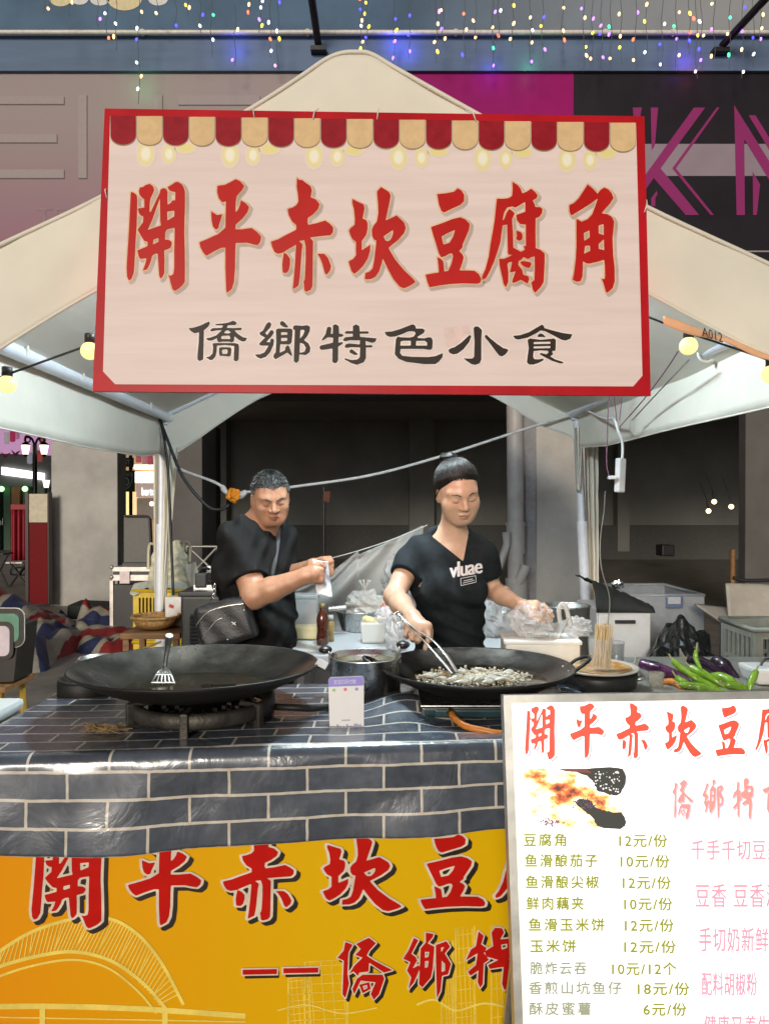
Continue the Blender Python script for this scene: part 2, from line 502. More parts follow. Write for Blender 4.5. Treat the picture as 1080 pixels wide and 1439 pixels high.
GL = {
 'kai': [L('113,238 150,250 180,275 185,330 183,450 178,620 166,800 156,1000 148,1140 120,1215 90,1235 72,1190 66,1090 75,950 85,800 96,600 105,420'),
  L('215,190 250,185 285,160 330,150 365,180 375,215 360,260 335,310 325,360 322,470 340,460 390,350 437,255 445,215 475,198 510,205 525,240 523,310 525,385 560,365 578,338 600,333 612,340 612,240 575,235 545,220 525,187 570,160 610,132 640,126 680,150 705,185 720,235 720,400 715,560 712,700 718,900 720,1100 718,1250 690,1290 650,1325 605,1352 580,1330 560,1260 545,1200 528,1172 560,1182 590,1165 600,1100 600,900 606,640 560,650 520,660 500,690 495,775 540,778 570,800 572,830 555,870 520,885 487,895 490,1000 488,1150 470,1190 445,1215 432,1180 425,1080 415,930 380,935 350,960 340,1010 320,1060 295,1110 248,1120 275,1050 290,985 250,988 218,993 200,960 187,895 230,880 300,850 303,800 265,790 225,730 190,665 220,620 252,580 255,515 225,505 205,480 192,425 230,422 265,415 265,325 235,300 210,270 203,230'),
  L('440,305 443,560 452,617 380,640 300,668 350,560 400,420'), L('520,460 602,450 600,515 522,562'), L('365,775 425,755 425,800 362,830')],
 'ping': [L('285,172 370,160 430,130 490,97 540,120 585,172 560,220 500,285 490,350 487,475 515,440 540,380 547,335 600,365 640,410 620,470 560,545 490,605 485,660 560,660 670,645 730,690 775,740 765,800 735,838 690,830 620,810 490,812 485,900 482,1100 470,1250 445,1330 390,1375 382,1330 375,1100 375,865 330,865 240,910 160,957 125,920 95,860 82,805 180,765 290,715 375,640 380,345 335,355 300,310 282,240'),
  L('215,458 280,500 340,490 325,540 305,600 295,650 265,662 235,630 220,560')],
 'chi': [L('377,80 400,105 435,105 480,140 530,175 545,220 530,300 590,325 630,375 615,430 560,490 500,530 495,580 505,610 600,590 695,560 745,595 785,640 780,690 755,725 650,735 520,750 558,790 555,1000 553,1200 550,1300 530,1340 480,1360 460,1345 455,1270 450,1250 465,1220 475,1000 475,850 460,780 400,790 440,830 430,900 420,1050 410,1190 395,1290 330,1335 340,1240 355,1050 368,830 300,870 220,920 165,935 125,915 100,860 85,798 170,770 270,715 370,665 370,612 320,570 285,500 273,432 330,415 370,390 393,350 390,280 375,180'),
  L('232,918 270,945 300,990 300,1050 285,1120 260,1150 218,1145 212,1060 220,980'),
  L('603,935 685,935 725,980 760,1070 750,1120 710,1170 690,1150 660,1040 630,970')],
 'kan': [L('120,318 180,350 245,380 255,420 245,480 232,540 275,555 290,590 290,650 275,720 225,790 225,895 280,860 320,830 318,900 290,990 240,1070 180,1130 140,1160 110,1130 90,1070 75,1020 130,990 160,950 160,800 120,770 95,720 82,675 100,645 145,610 148,540 138,440 118,360'),
  L('440,185 490,215 530,240 548,280 535,360 510,470 490,562 560,530 615,505 660,545 700,585 718,640 700,700 630,780 525,865 535,890 600,1000 700,1120 800,1215 828,1250 780,1285 700,1322 650,1305 580,1220 520,1110 460,985 445,1050 420,1130 380,1190 330,1218 258,1222 265,1150 310,1135 345,1100 365,1000 378,880 388,785 360,775 340,730 338,660 355,620 395,570 410,480 408,380 395,235'),
  L('468,738 578,663 575,710 555,765 530,792 495,790 480,765')],
 'dou': [L('270,265 370,255 460,238 500,200 545,225 575,275 570,345 530,385 440,425 345,472 315,450 290,380'),
  L('200,635 330,590 440,545 530,525 590,550 635,600 625,670 590,750 555,830 555,860 515,905 550,935 568,970 555,1030 520,1120 620,1122 690,1125 740,1165 762,1215 755,1260 720,1270 560,1265 400,1275 280,1292 185,1310 160,1250 140,1170 220,1155 290,1145 285,1070 272,970 310,990 340,1020 350,1135 395,1125 430,1050 450,960 440,930 410,930 360,960 315,975 290,930 260,830 225,720'),
  L('320,740 390,700 472,665 450,740 410,810 340,832')],
 'fu': [L('435,128 490,160 525,200 545,255 590,240 645,203 690,240 718,280 705,310 660,335 685,380 690,410 745,410 772,430 765,480 735,520 695,535 693,700 695,870 750,890 795,930 797,1000 790,1150 785,1250 750,1310 690,1372 665,1340 645,1255 680,1230 685,1100 683,962 640,975 610,995 560,970 535,1000 505,1015 500,1060 545,1115 555,1170 615,1185 622,1220 605,1270 530,1225 460,1258 428,1258 440,1215 470,1130 405,1145 420,1080 430,1022 385,1035 378,1060 390,1150 388,1250 360,1313 335,1270 310,1150 290,1060 285,990 340,992 390,970 435,945 390,945 383,920 380,800 375,605 325,615 315,680 300,800 270,900 230,1020 180,1130 140,1205 100,1228 95,1185 130,1110 170,960 190,820 215,680 235,560 248,430 260,315 330,318 390,310 430,285 438,220'),
  L('322,565 342,470 375,415 430,402 470,415 578,350 580,462 475,500 485,555 520,600 585,605 585,850 560,845 575,890 530,912 445,865 440,700 430,545 460,480 430,450 400,430 370,470 345,540'),
  L('475,675 530,690 550,725 545,770 515,790 475,770 485,730'), L('520,1025 560,1015 640,1030 648,1050 625,1095 580,1085 540,1060')],
 'jiao': [L('360,155 420,205 470,262 500,220 545,190 590,210 630,255 648,310 610,370 560,425 515,480 580,490 630,520 655,570 650,640 638,760 645,950 660,1080 663,1240 640,1320 575,1375 560,1350 535,1260 515,1215 548,1220 555,1180 550,1050 543,1000 480,1020 380,1045 340,1040 305,1015 305,1100 300,1190 280,1240 235,1248 190,1225 205,1160 225,1000 232,850 232,545 260,555 290,575 360,545 410,490 440,410 475,310 400,365 300,430 175,505 155,460 152,390 205,365 260,310 310,230'),
  L('315,700 380,670 382,750 320,790'), L('330,845 385,840 388,900 318,935'), L('482,615 538,600 540,725 482,705'), L('540,770 545,895 482,878 482,825')],
 'qiao': [L('100,212 180,200 270,170 330,140 380,118 395,140 370,190 310,240 308,400 300,640 250,665 222,640 225,560 240,400 245,265 180,280 130,250'),
  L('460,155 560,145 640,135 710,108 750,120 765,150 740,165 640,170 625,205 720,210 820,203 838,218 820,235 730,240 780,290 850,335 905,345 885,385 840,395 790,370 730,320 725,390 690,405 660,395 560,395 515,405 490,375 495,345 420,380 370,380 335,350 400,340 480,310 540,255 560,235 480,240 410,255 395,235 430,210 560,205 575,170 480,170'),
  L('615,240 650,240 685,272 640,285 585,275'), L('560,315 660,310 675,340 670,360 555,360 545,340'),
  L('430,420 480,415 600,415 740,415 790,430 795,480 790,620 785,650 750,668 722,650 725,560 730,455 600,440 490,450 485,540 470,600 430,645 400,650 335,612 390,600 430,560 440,480'),
  L('520,480 560,472 680,475 690,500 680,590 650,600 560,590 530,595 520,560'), L('565,505 630,500 640,530 630,565 570,565 557,535')],
 'xiang': [L('325,120 358,150 340,200 270,275 300,305 345,240 375,235 392,270 360,320 285,400 340,405 345,365 370,350 392,370 385,440 340,540 280,605 210,630 160,610 130,572 200,570 260,545 320,450 240,450 195,445 190,420 270,340 200,300 193,270 240,245 290,150'),
  L('475,130 505,108 540,130 590,190 570,200 520,190 480,165'),
  L('420,230 450,215 620,215 648,230 645,300 635,410 600,435 480,430 470,550 545,515 548,480 570,448 600,455 645,585 630,592 575,545 500,590 410,640 385,610 390,575 415,545 425,400'),
  L('490,265 575,265 578,300 490,305'), L('490,342 578,342 572,385 490,390'),
  L('660,180 690,170 780,178 850,168 890,190 885,250 850,320 805,375 870,420 895,480 885,540 830,580 740,570 735,660 700,690 665,665 670,500 680,235 655,225'),
  L('755,235 800,230 815,250 790,310 750,355'), L('750,410 800,425 832,480 815,535 745,550')],
 'te': [L('320,170 360,155 400,180 405,285 450,290 468,305 450,325 400,330 395,410 450,400 460,412 440,435 392,465 392,650 370,690 330,690 312,670 315,490 180,508 150,505 132,475 150,450 320,410 325,340 250,335 180,380 162,378 220,290 240,200 270,188 300,205 290,290 320,285'),
  L('595,180 640,158 685,180 690,255 800,252 822,268 800,285 690,285 695,330 820,340 925,350 905,395 860,412 770,385 772,445 860,445 870,458 850,475 775,475 775,620 745,680 650,715 570,690 475,635 490,625 580,650 660,640 690,610 695,475 580,470 510,482 480,468 500,430 540,420 690,435 695,378 560,375 490,390 455,375 490,335 595,325 595,285 500,285 480,270 510,250 595,250'),
  L('550,515 580,500 610,520 670,572 620,580 550,545')],
 'se': [L('100,262 200,255 320,220 420,180 490,155 525,180 530,215 620,215 655,235 640,275 590,305 548,330 560,345 650,350 700,335 745,340 762,380 758,480 735,508 690,505 640,495 320,495 312,550 340,590 480,605 700,608 800,595 860,570 903,555 895,610 850,670 800,705 650,705 400,675 290,630 240,570 245,480 255,360 280,325 315,335 440,340 500,325 525,290 520,262 480,250 420,255 330,295 240,325 170,330 120,305'),
  L('320,395 350,383 460,382 460,450 315,450'), L('535,385 650,382 685,410 685,450 530,450')],
 'xiao': [L('490,205 520,183 560,190 605,235 597,350 597,640 575,690 520,715 460,705 400,665 352,622 400,628 470,630 498,605 503,400'),
  L('435,302 458,320 430,400 350,500 270,560 210,572 160,550 140,515 170,490 230,470 320,410'),
  L('645,310 670,302 720,350 820,430 900,485 950,495 970,515 930,570 880,600 840,585 790,520 700,400 645,335')],
 'shi': [L('498,160 525,180 535,210 640,240 780,275 918,295 890,355 830,380 770,370 640,300 540,250 480,240 420,280 300,340 170,367 130,355 100,315 200,305 320,265 430,200'),
  L('440,310 470,283 510,290 555,335 500,330 440,330'),
  L('300,375 330,352 380,358 480,370 620,358 665,350 692,375 690,430 685,520 640,525 645,550 650,570 610,598 680,640 790,675 795,695 750,695 640,660 540,610 460,565 490,552 560,570 590,545 580,520 480,515 385,525 378,600 390,635 450,640 520,628 518,655 450,690 380,712 320,710 292,680 300,600 318,480'),
  L('385,400 615,395 615,425 385,430'), L('385,460 615,455 612,485 385,490')],
 'qiao2': [L('95,88 140,105 115,150 112,190 108,280 118,340 96,425 78,402 86,200 48,182 85,140'),
  L('160,100 238,62 282,95 240,140 225,170 270,200 382,258 330,272 240,212 236,265 180,272 172,292 145,265 118,280 150,230 200,182 155,165 190,130'),
  L('165,310 200,285 322,285 332,310 300,402 268,435 250,400 280,330 188,320 150,402 138,370'), L('180,345 240,330 250,370 200,397'), L('200,352 228,346 230,366 208,376')],
 'xiang2': [L('500,68 527,82 485,162 510,180 520,200 492,248 530,228 535,250 500,330 468,368 485,300 460,260 480,210 438,190 470,140'),
  L('570,38 615,45 610,65 580,100 620,120 610,250 600,300 550,358 530,340 540,130 570,95'), L('565,150 590,150 585,180 565,185'), L('565,205 586,202 582,240 564,245'),
  L('628,110 690,88 712,120 680,160 717,220 700,282 665,290 655,380 635,422 630,260'), L('658,125 678,122 660,155'), L('662,200 682,220 682,262 662,268')],
 'te2': [L('875,32 905,60 890,110 922,130 905,160 935,200 905,220 900,340 885,362 870,330 875,260 830,292 813,270 860,230 870,160 803,202 830,140 860,120'),
  L('970,12 1010,15 1022,40 1000,80 1060,75 1082,110 1070,170 1050,190 1062,240 1045,360 1025,378 1010,340 1020,240 940,252 930,230 990,200 920,180 910,150 960,120 950,40'), L('1005,110 1040,105 1040,130 1008,140')],
}

# ------------------------------------------------------------------ setting: pavement, arcade building behind
m_pave = mat('paving', (0.20, 0.185, 0.165), 0.55, var=0.25, scale=3.0, bump=0.15, bscale=40, col2=(0.26, 0.24, 0.21))
mb = MB()
mb.add([(-60, -12, 0), (60, -12, 0), (60, 120, 0), (-60, 120, 0)], [(0, 1, 2, 3)])
struct('ground', mb, m_pave)

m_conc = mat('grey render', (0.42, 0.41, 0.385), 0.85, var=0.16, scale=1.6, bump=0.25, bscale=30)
m_conc2 = mat('dark render', (0.105, 0.10, 0.095), 0.85, var=0.15, scale=2.0, bump=0.2, bscale=25)  # darker copy of the grey render, stands in for shade on two columns
m_darkwall = mat('unlit back wall', (0.22, 0.22, 0.20), 0.8, var=0.12, scale=0.8)
FY = 10.0
bld = thing('arcade_building', 'dark arcade building with grey columns behind the food tent', 'building', (0, FY, 0))


def pbox(mb, x0, x1, y0, y1, D0, D1, bev=0.0):
    """box whose front face covers the measured span at depth D0, reaching back to D1"""
    a, b = at(x0, y0, D0), at(x1, y1, D0)
    mb.box(((a.x + b.x) / 2, (D0 + D1) / 2, (a.z + b.z) / 2), (abs(b.x - a.x), D1 - D0, abs(a.z - b.z)), bev=bev)


def col(x0, x1, D, depth, m, z1=3.7, label=None):
    a, b = at(x0, 700, D), at(x1, 700, D)
    q = MB()
    q.box(((a.x + b.x) / 2, D + depth / 2, z1 / 2), (b.x - a.x, depth, z1), bev=0.012)
    q.box(((a.x + b.x) / 2, D + depth / 2 - 0.004, 0.06), (b.x - a.x + 0.03, depth, 0.12))
    o = q.build('column', m, bld)
    if label: o['label'] = label
    return o


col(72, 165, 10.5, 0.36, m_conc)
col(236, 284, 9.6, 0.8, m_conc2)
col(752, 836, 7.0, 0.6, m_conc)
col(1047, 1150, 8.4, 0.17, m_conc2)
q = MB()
q.box((0, FY + 0.4, 6.52), (40, 0.75, 7.16))  # underside brought down to keep the low sun out of the hall
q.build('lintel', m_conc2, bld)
q = MB(); q.box((3, 15.5, 3.85), (40, 11, 0.3)); q.build('ceiling', m_darkwall, bld)
wl = at(300, 700, 20).x
q = MB(); q.box((wl + 15, 20.2, 2.0), (30, 0.4, 4.0)); q.build('back_wall', m_darkwall, bld)
for (x0, x1) in ((575, 610), (868, 884), (300, 318)):
    q = MB(); pbox(q, x0, x1, 560, 775, 19.6, 20.0); q.build('pilaster', m_darkwall, bld)
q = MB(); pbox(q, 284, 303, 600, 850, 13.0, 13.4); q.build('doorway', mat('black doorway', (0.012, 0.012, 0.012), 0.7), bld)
q = MB(); q.box((wl + 15, 19.9, 0.45), (30, 0.5, 0.9)); q.build('plinth', mat('plinth', (0.08, 0.08, 0.075), 0.8), bld)

# blue painted beam above the hoardings, its mural paint and pipe
def mural_mat():
    m = mat('blue mural paint', (0.07, 0.125, 0.20), 0.6, spec=0.2, var=0.2, scale=0.9, bump=0.1, bscale=8)
    nt = m.node_tree
    b = nt.nodes['Principled BSDF']
    src = b.inputs['Base Color'].links[0].from_socket
    tc = nt.nodes.new('ShaderNodeTexCoord')
    sx = nt.nodes.new('ShaderNodeSeparateXYZ')
    nt.links.new(tc.outputs['Object'], sx.inputs[0])
    mr = nt.nodes.new('ShaderNodeMapRange')
    mr.inputs['From Min'].default_value = 0.3; mr.inputs['From Max'].default_value = 4.2
    nt.links.new(sx.outputs['X'], mr.inputs['Value'])
    mx = nt.nodes.new('ShaderNodeMixRGB')
    mx.inputs[2].default_value = (0.27, 0.285, 0.30, 1)
    nt.links.new(mr.outputs[0], mx.inputs[0]); nt.links.new(src, mx.inputs[1]); nt.links.new(mx.outputs[0], b.inputs['Base Color'])
    return m


mm = mural_mat()
q = MB(); pbox(q, -120, 1200, 43, 99, FY - 0.12, FY + 0.02, bev=0.01); q.build('lower_beam', mat('blue beam paint', (0.10, 0.15, 0.24), 0.55, spec=0.2, var=0.15, scale=1.2, stretch=(0.3, 1, 2.5)), bld)
q = MB(); pbox(q, -120, 1200, -150, 41, FY - 0.05, FY + 0.02); q.build('upper_beam', mm, bld)
q = MB()
for px, r, c in ((85, 9, 0), (112, 7, 1), (140, 8, 1), (175, 14, 0), (222, 8, 1)):
    q.m = c
    q.lathe([(0, 0), (r * 0.011, 0.0)], at(px, -2, FY - 0.056), n=20, axis=Vector((0, -1, 0)), sx=1.5)
q.build('painted_cloud', [mat('cream mural paint', (0.6, 0.52, 0.3), 0.6), mat('white mural paint', (0.6, 0.6, 0.58), 0.6)], bld)
q = MB(); q.tube([at(-120, 45, FY - 0.2), at(1200, 45, FY - 0.2)], 0.030, 10)
for px in (200, 432, 640, 850, 945):
    q.tube([at(px, 45, FY - 0.2), at(px, 45, FY - 0.05)], 0.045, 8)
q.build('conduit_pipe', mat('white conduit', (0.62, 0.6, 0.55), 0.45), bld)
m_blk = mat('black steel', (0.015, 0.015, 0.016), 0.4, metal=0.4)
for a, b in (((447, 66), (428, -70)), ((1014, 68), (1110, -40))):
    st = thing('awning_stay', 'black steel stay rod %s' % ('above the tent peak' if a[0] < 600 else 'at the top right corner above the KN hoarding'), 'stay rod', at(a[0], a[1], FY - 0.15), 'black stay rods on the beam')
    q = MB(); q.tube([at(a[0], a[1] - 4, FY - 0.2), at(b[0], b[1], FY - 1.3)], 0.048, 8); q.build('rod', m_blk, st)
    q = MB(); pbox(q, a[0] - 11, a[0] + 11, a[1] - 3, a[1] + 3, FY - 0.24, FY - 0.12); q.build('foot_plate', m_blk, st)

# hoardings fixed to the facade
HP = Plane(at(0, 100, FY - 0.06), at(500, 100, FY - 0.06), at(0, 300, FY - 0.06))


def board(name, label, x0, x1, m, y0=101, y1=440):
    t = thing(name, label, 'hoarding', at((x0 + x1) / 2, y1, FY))
    q = MB(); pbox(q, x0, x1, y0, y1, FY - 0.06, FY); q.build('panel', m, t)
    return t


def grad_mat(name, c0, c1, z0, z1, rough=0.5):
    m = mat(name, c0, rough, spec=0.15, var=0.08, scale=1.5)
    nt = m.node_tree
    b = nt.nodes['Principled BSDF']
    tc = nt.nodes.new('ShaderNodeTexCoord'); sx = nt.nodes.new('ShaderNodeSeparateXYZ')
    nt.links.new(tc.outputs['Object'], sx.inputs[0])
    mr = nt.nodes.new('ShaderNodeMapRange')
    mr.inputs['From Min'].default_value = z0; mr.inputs['From Max'].default_value = z1
    nt.links.new(sx.outputs['Z'], mr.inputs['Value'])
    cr = nt.nodes.new('ShaderNodeValToRGB')
    cr.color_ramp.elements[0].color = (*c0, 1); cr.color_ramp.elements[1].color = (*c1, 1)
    nt.links.new(mr.outputs[0], cr.inputs[0]); nt.links.new(cr.outputs[0], b.inputs['Base Color'])
    return m


b1 = board('hoarding', 'faded pink hoarding with pale bar lettering left of the tent peak', -90, 520, grad_mat('faded pink print', (0.265, 0.105, 0.17), (0.30, 0.25, 0.245), 0.4, 2.6))
m_bar = mat('pale bar print', (0.32, 0.27, 0.27), 0.5, spec=0.15, var=0.03)
m_bard = mat('bar edge print', (0.12, 0.09, 0.095), 0.5, spec=0.15)
for k, (x0, y0, x1, y1) in enumerate(((-60, 135, 90, 146), (-60, 188, 80, 200), (-60, 238, 90, 250), (110, 133, 122, 250), (217, 133, 228, 190), (250, 134, 365, 147), (-60, 340, 40, 352))):
    q = MB()
    flat(q, HP, [(x0 + 1, y0 + 1), (x1 + 1, y0 + 1), (x1 + 1, y1 + 1.5), (x0 + 1, y1 + 1.5)], 0.003)
    q.m = 1
    flat(q, HP, [(x0, y0), (x1, y0), (x1, y1), (x0, y1)], 0.006)
    q.build('printed_bar', [m_bard, m_bar], b1)
q = MB(); print_text(q, HP, 'TE', (52, 292, 92, 316), 0.006); q.build('lettering', mat('pale lettering', (0.27, 0.18, 0.21), 0.5, spec=0.15), b1)
b2 = board('hoarding', 'plain magenta hoarding right behind the tent peak', 521, 805, mat('magenta print', (0.27, 0.006, 0.115), 0.5, spec=0.1, var=0.12, scale=1.0))
b3 = board('hoarding', 'black hoarding with pink KN letters and a pale band', 806, 1220, mat('black print', (0.014, 0.011, 0.016), 0.5, spec=0.15, var=0.2, scale=1.0))
q = MB(); flat(q, HP, [(810, 202), (1220, 202), (1220, 247), (810, 247)], 0.003); q.build('pale_band', mat('pale band print', (0.26, 0.21, 0.25), 0.45, spec=0.15, var=0.06, scale=2), b3)
S = lambda s: [(800 + x / 3.857, y / 3.857) for x, y in L(s)]
m_pk = mat('pink letter print', (0.25, 0.028, 0.135), 0.5, spec=0.1, var=0.04, scale=2)
for nm, shapes in (('letter_k', ('672,583 733,583 492,912 700,1165 628,1165 455,965 412,1025 350,1100 350,1030', '795,583 810,583 575,912 780,1165 762,1165 555,912', '438,583 478,583 460,790 443,815', '340,583 390,583 380,640 345,640', '440,1075 470,1035 475,1050 462,1075 462,1120 440,1115')),
                   ('letter_n', ('890,570 1150,985 1150,1090 945,755 948,1165 903,1165', '968,625 1005,625 1150,860 1150,930', '990,930 1030,1000 1012,1165 992,1165'))):
    q = MB()
    for i, s in enumerate(shapes): flat(q, HP, S(s), 0.006 + 0.001 * i)
    q.build(nm, m_pk, b3)
q = MB(); flat(q, HP, [(1046, 352), (1090, 352), (1090, 354), (1046, 354)], 0.004); q.build('seam', m_bar, b3)

# drain pipe on the near column
m_pvc = mat('grey drain pipe', (0.40, 0.39, 0.38), 0.5, var=0.1, scale=6)
dp = thing('drain_pipe', 'thick pale drain pipe with a side branch beside the grey column', 'drain pipe', at(724, 900, 6.8))
q = MB(); q.tube([at(722, 480, 6.8), at(724, 735, 6.8)], 0.075, 16); q.build('upper_pipe', m_pvc, dp)
q = MB(); q.tube([at(724, 735, 6.8), at(724, 778, 6.8)], 0.086, 16); q.tube([at(724, 734, 6.8), at(724, 739, 6.8)], 0.094, 16); q.build('coupling', m_pvc, dp)
q = MB(); q.tube([at(724, 778, 6.8), at(726, 1010, 6.8)], [0.075, 0.075], 16); q.tube([at(725, 812, 6.8), at(726, 1000, 6.8)], 0.10, 16); q.build('lower_pipe', m_pvc, dp)
q = MB(); q.tube(catmull([at(726, 822, 6.75), at(735, 803, 6.72), at(738, 795, 6.72)], 5), 0.05, 10); q.build('elbow', m_pvc, dp)
q = MB(); q.tube([at(711, 748, 6.7), at(712, 765, 6.7), at(690, 830, 6.6), at(682, 860, 6.6)], [0.04, 0.036, 0.033, 0.033], 10); q.build('branch_pipe', m_pvc, dp)
q = MB(); pbox(q, 735, 752, 480, 1000, 6.95, 7.02); q.build('shade_strip', mat('grey shade strip', (0.23, 0.23, 0.24), 0.6), dp)  # added grey strip stands in for the pipe's shadow and the column's side

# ------------------------------------------------------------------ canopy tent
m_fab = mat('white tent fabric', (0.74, 0.71, 0.61), 0.65, var=0.05, scale=2.5, bump=0.22, bscale=7, spec=0.3)
m_pole = mat('white powder coated tube', (0.70, 0.72, 0.76), 0.3, var=0.05)
FDY = 2.27
RL, RR = at(230, 584, 5.27), at(808, 578, 5.27)
EZ = (RL.z + RR.z) / 2
BACK = Vector((-0.049, 3.0, 0))
tent = thing('canopy_tent', 'white gabled canopy tent sheltering the cooking stall', 'tent', (-0.09, 3.77, 0))
top_px = [(-160, 420), (0, 345), (145, 276), (250, 212), (350, 155), (420, 110), (455, 86), (478, 76), (500, 74), (522, 77), (560, 99), (665, 158), (760, 210), (905, 290), (1080, 372), (1240, 450)]
bot_px = [(-160, 600), (-80, 545), (0, 491), (70, 447), (137, 408), (250, 350), (380, 310), (520, 295), (650, 310), (780, 347), (912, 414), (960, 440), (1080, 503), (1160, 548), (1240, 600)]
TOP = catmull([at(x, y, FDY) for x, y in top_px], 6)
BOT = catmull([at(x, y, FDY) for x, y in bot_px], 6)


def along(pts, u):
    x = u * (len(pts) - 1)
    i = min(int(x), len(pts) - 2)
    return pts[i].lerp(pts[i + 1], x - i)


def by_x(pts, X):
    for i in range(len(pts) - 1):
        if pts[i].x <= X <= pts[i + 1].x:
            return pts[i].lerp(pts[i + 1], (X - pts[i].x) / max(1e-6, pts[i + 1].x - pts[i].x))
    return pts[0] if X < pts[0].x else pts[-1]


def fasc(u, v):
    X = TOP[0].x + u * (TOP[-1].x - TOP[0].x)
    a, b = by_x(TOP, X), by_x(BOT, X)
    p = a.lerp(b, v)
    p.y += -0.012 * math.sin(math.pi * v) + 0.006 * vnoise(p, 5) + 0.0035 * math.sin(p.x * 16 + 5 * v) * v * (1 - v) * 4 + 0.003 * vnoise(p, 17, 2)
    return p


q = MB(); q.grid(fasc, 160, 16); q.build('front_fascia', m_fab, tent, solid=0.004)
q = MB()
hem = [p + Vector((0, -0.004, 0)) for p in TOP]
q.tube(hem, 0.007, 6); q.build('rake_piping', m_fab, tent)
q = MB()
q.tube([p + Vector((0, -0.003, 0)) for p in BOT], 0.005, 6); q.build('hem', m_fab, tent)
# two roof slopes
for k, (u0, u1) in enumerate(((0, 0.535), (0.535, 1))):
    def slope(u, v, u0=u0, u1=u1):
        p = along(TOP, u0 + (u1 - u0) * u) + BACK * v
        p.z += -0.03 * math.sin(math.pi * v) + 0.006 * vnoise(p, 3.0)
        return p
    q = MB(); q.grid(slope, 40, 24); q.build('roof_slope', m_fab, tent, solid=0.003)
# rear gable with its arched opening
rb_px = [(222, 642), (245, 638), (276, 619), (310, 595), (350, 569), (378, 555), (450, 527), (522, 516), (600, 527), (688, 556), (757, 597), (800, 613), (818, 632)]
RB = catmull([at(x, y, 5.25) for x, y in rb_px], 5)
RT = [p + BACK for p in TOP]


def rgab(u, v):
    X = RB[0].x + u * (RB[-1].x - RB[0].x)
    p = by_x(RT, X).lerp(by_x(RB, X), v)
    p.y = 5.25 + 0.01 * vnoise(p, 4)
    return p


q = MB(); q.grid(rgab, 70, 8); q.build('rear_gable', m_fab, tent, solid=0.003)
# side valances
FL, FR = RL - BACK, RR - BACK
for k, (F, Rr, zb) in enumerate(((FL, RL, ((0, 1.78), (0.2, 1.735), (0.5, 1.727), (0.85, 1.745), (1, 1.79))), (FR, RR, ((0, 1.80), (0.15, 1.785), (0.4, 1.79), (0.8, 1.80), (1, 1.835))))):
    def val(u, v, F=F, Rr=Rr, zb=zb):
        p = F.lerp(Rr, u)
        z = zb[-1][1]
        for i in range(len(zb) - 1):
            if zb[i][0] <= u <= zb[i + 1][0]:
                z = zb[i][1] + (zb[i + 1][1] - zb[i][1]) * (u - zb[i][0]) / (zb[i + 1][0] - zb[i][0])
        zz = EZ + 0.01 + (z - EZ - 0.01) * v
        return Vector((p.x + (0.016 * v + 0.014 * math.sin(u * 9 + 1) * v) * (1 if k else -1) + 0.004 * vnoise((u * 3, v, 0), 6), p.y, zz))
    q = MB(); q.grid(val, 50, 8); q.build('side_valance', m_fab, tent, solid=0.003)
    q = MB(); q.tube([val(i / 40, 1.0) for i in range(41)], 0.004, 5); q.build('valance_hem', m_fab, tent)
# frame
for (A, B) in ((FL, RL), (FR, RR)):
    q = MB(); q.tube([A + Vector((0.045 if A is FL else -0.045, 0, -0.02)), B + Vector((0.045 if A is FL else -0.045, 0, -0.02))], 0.032, 12); q.build('eave_bar', m_pole, tent)
RAP = by_x(RT, -0.13) + Vector((0, -0.06, -0.06))
FAP = RAP - BACK + Vector((0, 0.12, 0))
for B in (RL, RR):
    q = MB(); q.tube([B + Vector((0, -0.04, -0.01)), RAP], 0.024, 10); q.build('gable_bar', m_pole, tent)
q = MB(); q.tube([FAP, RAP], 0.024, 10); q.build('ridge_bar', m_pole, tent)
for B, foot in ((RL, (226, 870)), (RR, (824, 870)), (FL, None), (FR, None)):
    q = MB()
    top = B + Vector((0, -0.03, 0.02))
    ft = Vector((top.x, top.y, 0))
    if foot:
        g = at(foot[0], foot[1], top.y)
        ft = top.lerp(g, top.z / (top.z - g.z)); ft.z = 0.0
    q.tube([ft + Vector((0, 0, 0.0)), top], 0.031, 4)
    q.tube([ft + Vector((0, 0, 0.0)), ft.lerp(top, 0.62)], 0.038, 12)
    q.box(ft + Vector((0, 0, 0.006)), (0.11, 0.11, 0.012))
    leg = q.build('leg', m_pole, tent)
    q = MB(); q.box(top + Vector((0, 0, -0.035)), (0.085, 0.085, 0.11), bev=0.012)
    q.tube([top + Vector((-0.05, -0.03, -0.03)), top + Vector((0.05, -0.03, -0.03))], 0.012, 8)
    q.build('corner_bracket', m_pole, leg)
# gathered curtain strips tied to the rear legs
def strip(a, b, wa, wb, D, seed):
    A, B = at(*a, D), at(*b, D)
    def fn(u, v):
        p = A.lerp(B, v)
        w = wa + (wb - wa) * v
        return p + Vector(((u - 0.5) * w, 0.03 * math.sin(u * 14 + seed) + 0.01 * vnoise((u, v * 3, 0), 5), 0.0))
    q = MB(); q.grid(fn, 18, 24); q.build('gathered_curtain', m_fab, tent, solid=0.003)


strip((222, 640), (222, 872), 0.09, 0.055, 5.33, 1)
strip((240, 628), (229, 860), 0.10, 0.02, 5.20, 2)
strip((830, 628), (834, 905), 0.085, 0.06, 5.33, 3)
strip((812, 600), (812, 690), 0.06, 0.01, 5.2, 5)
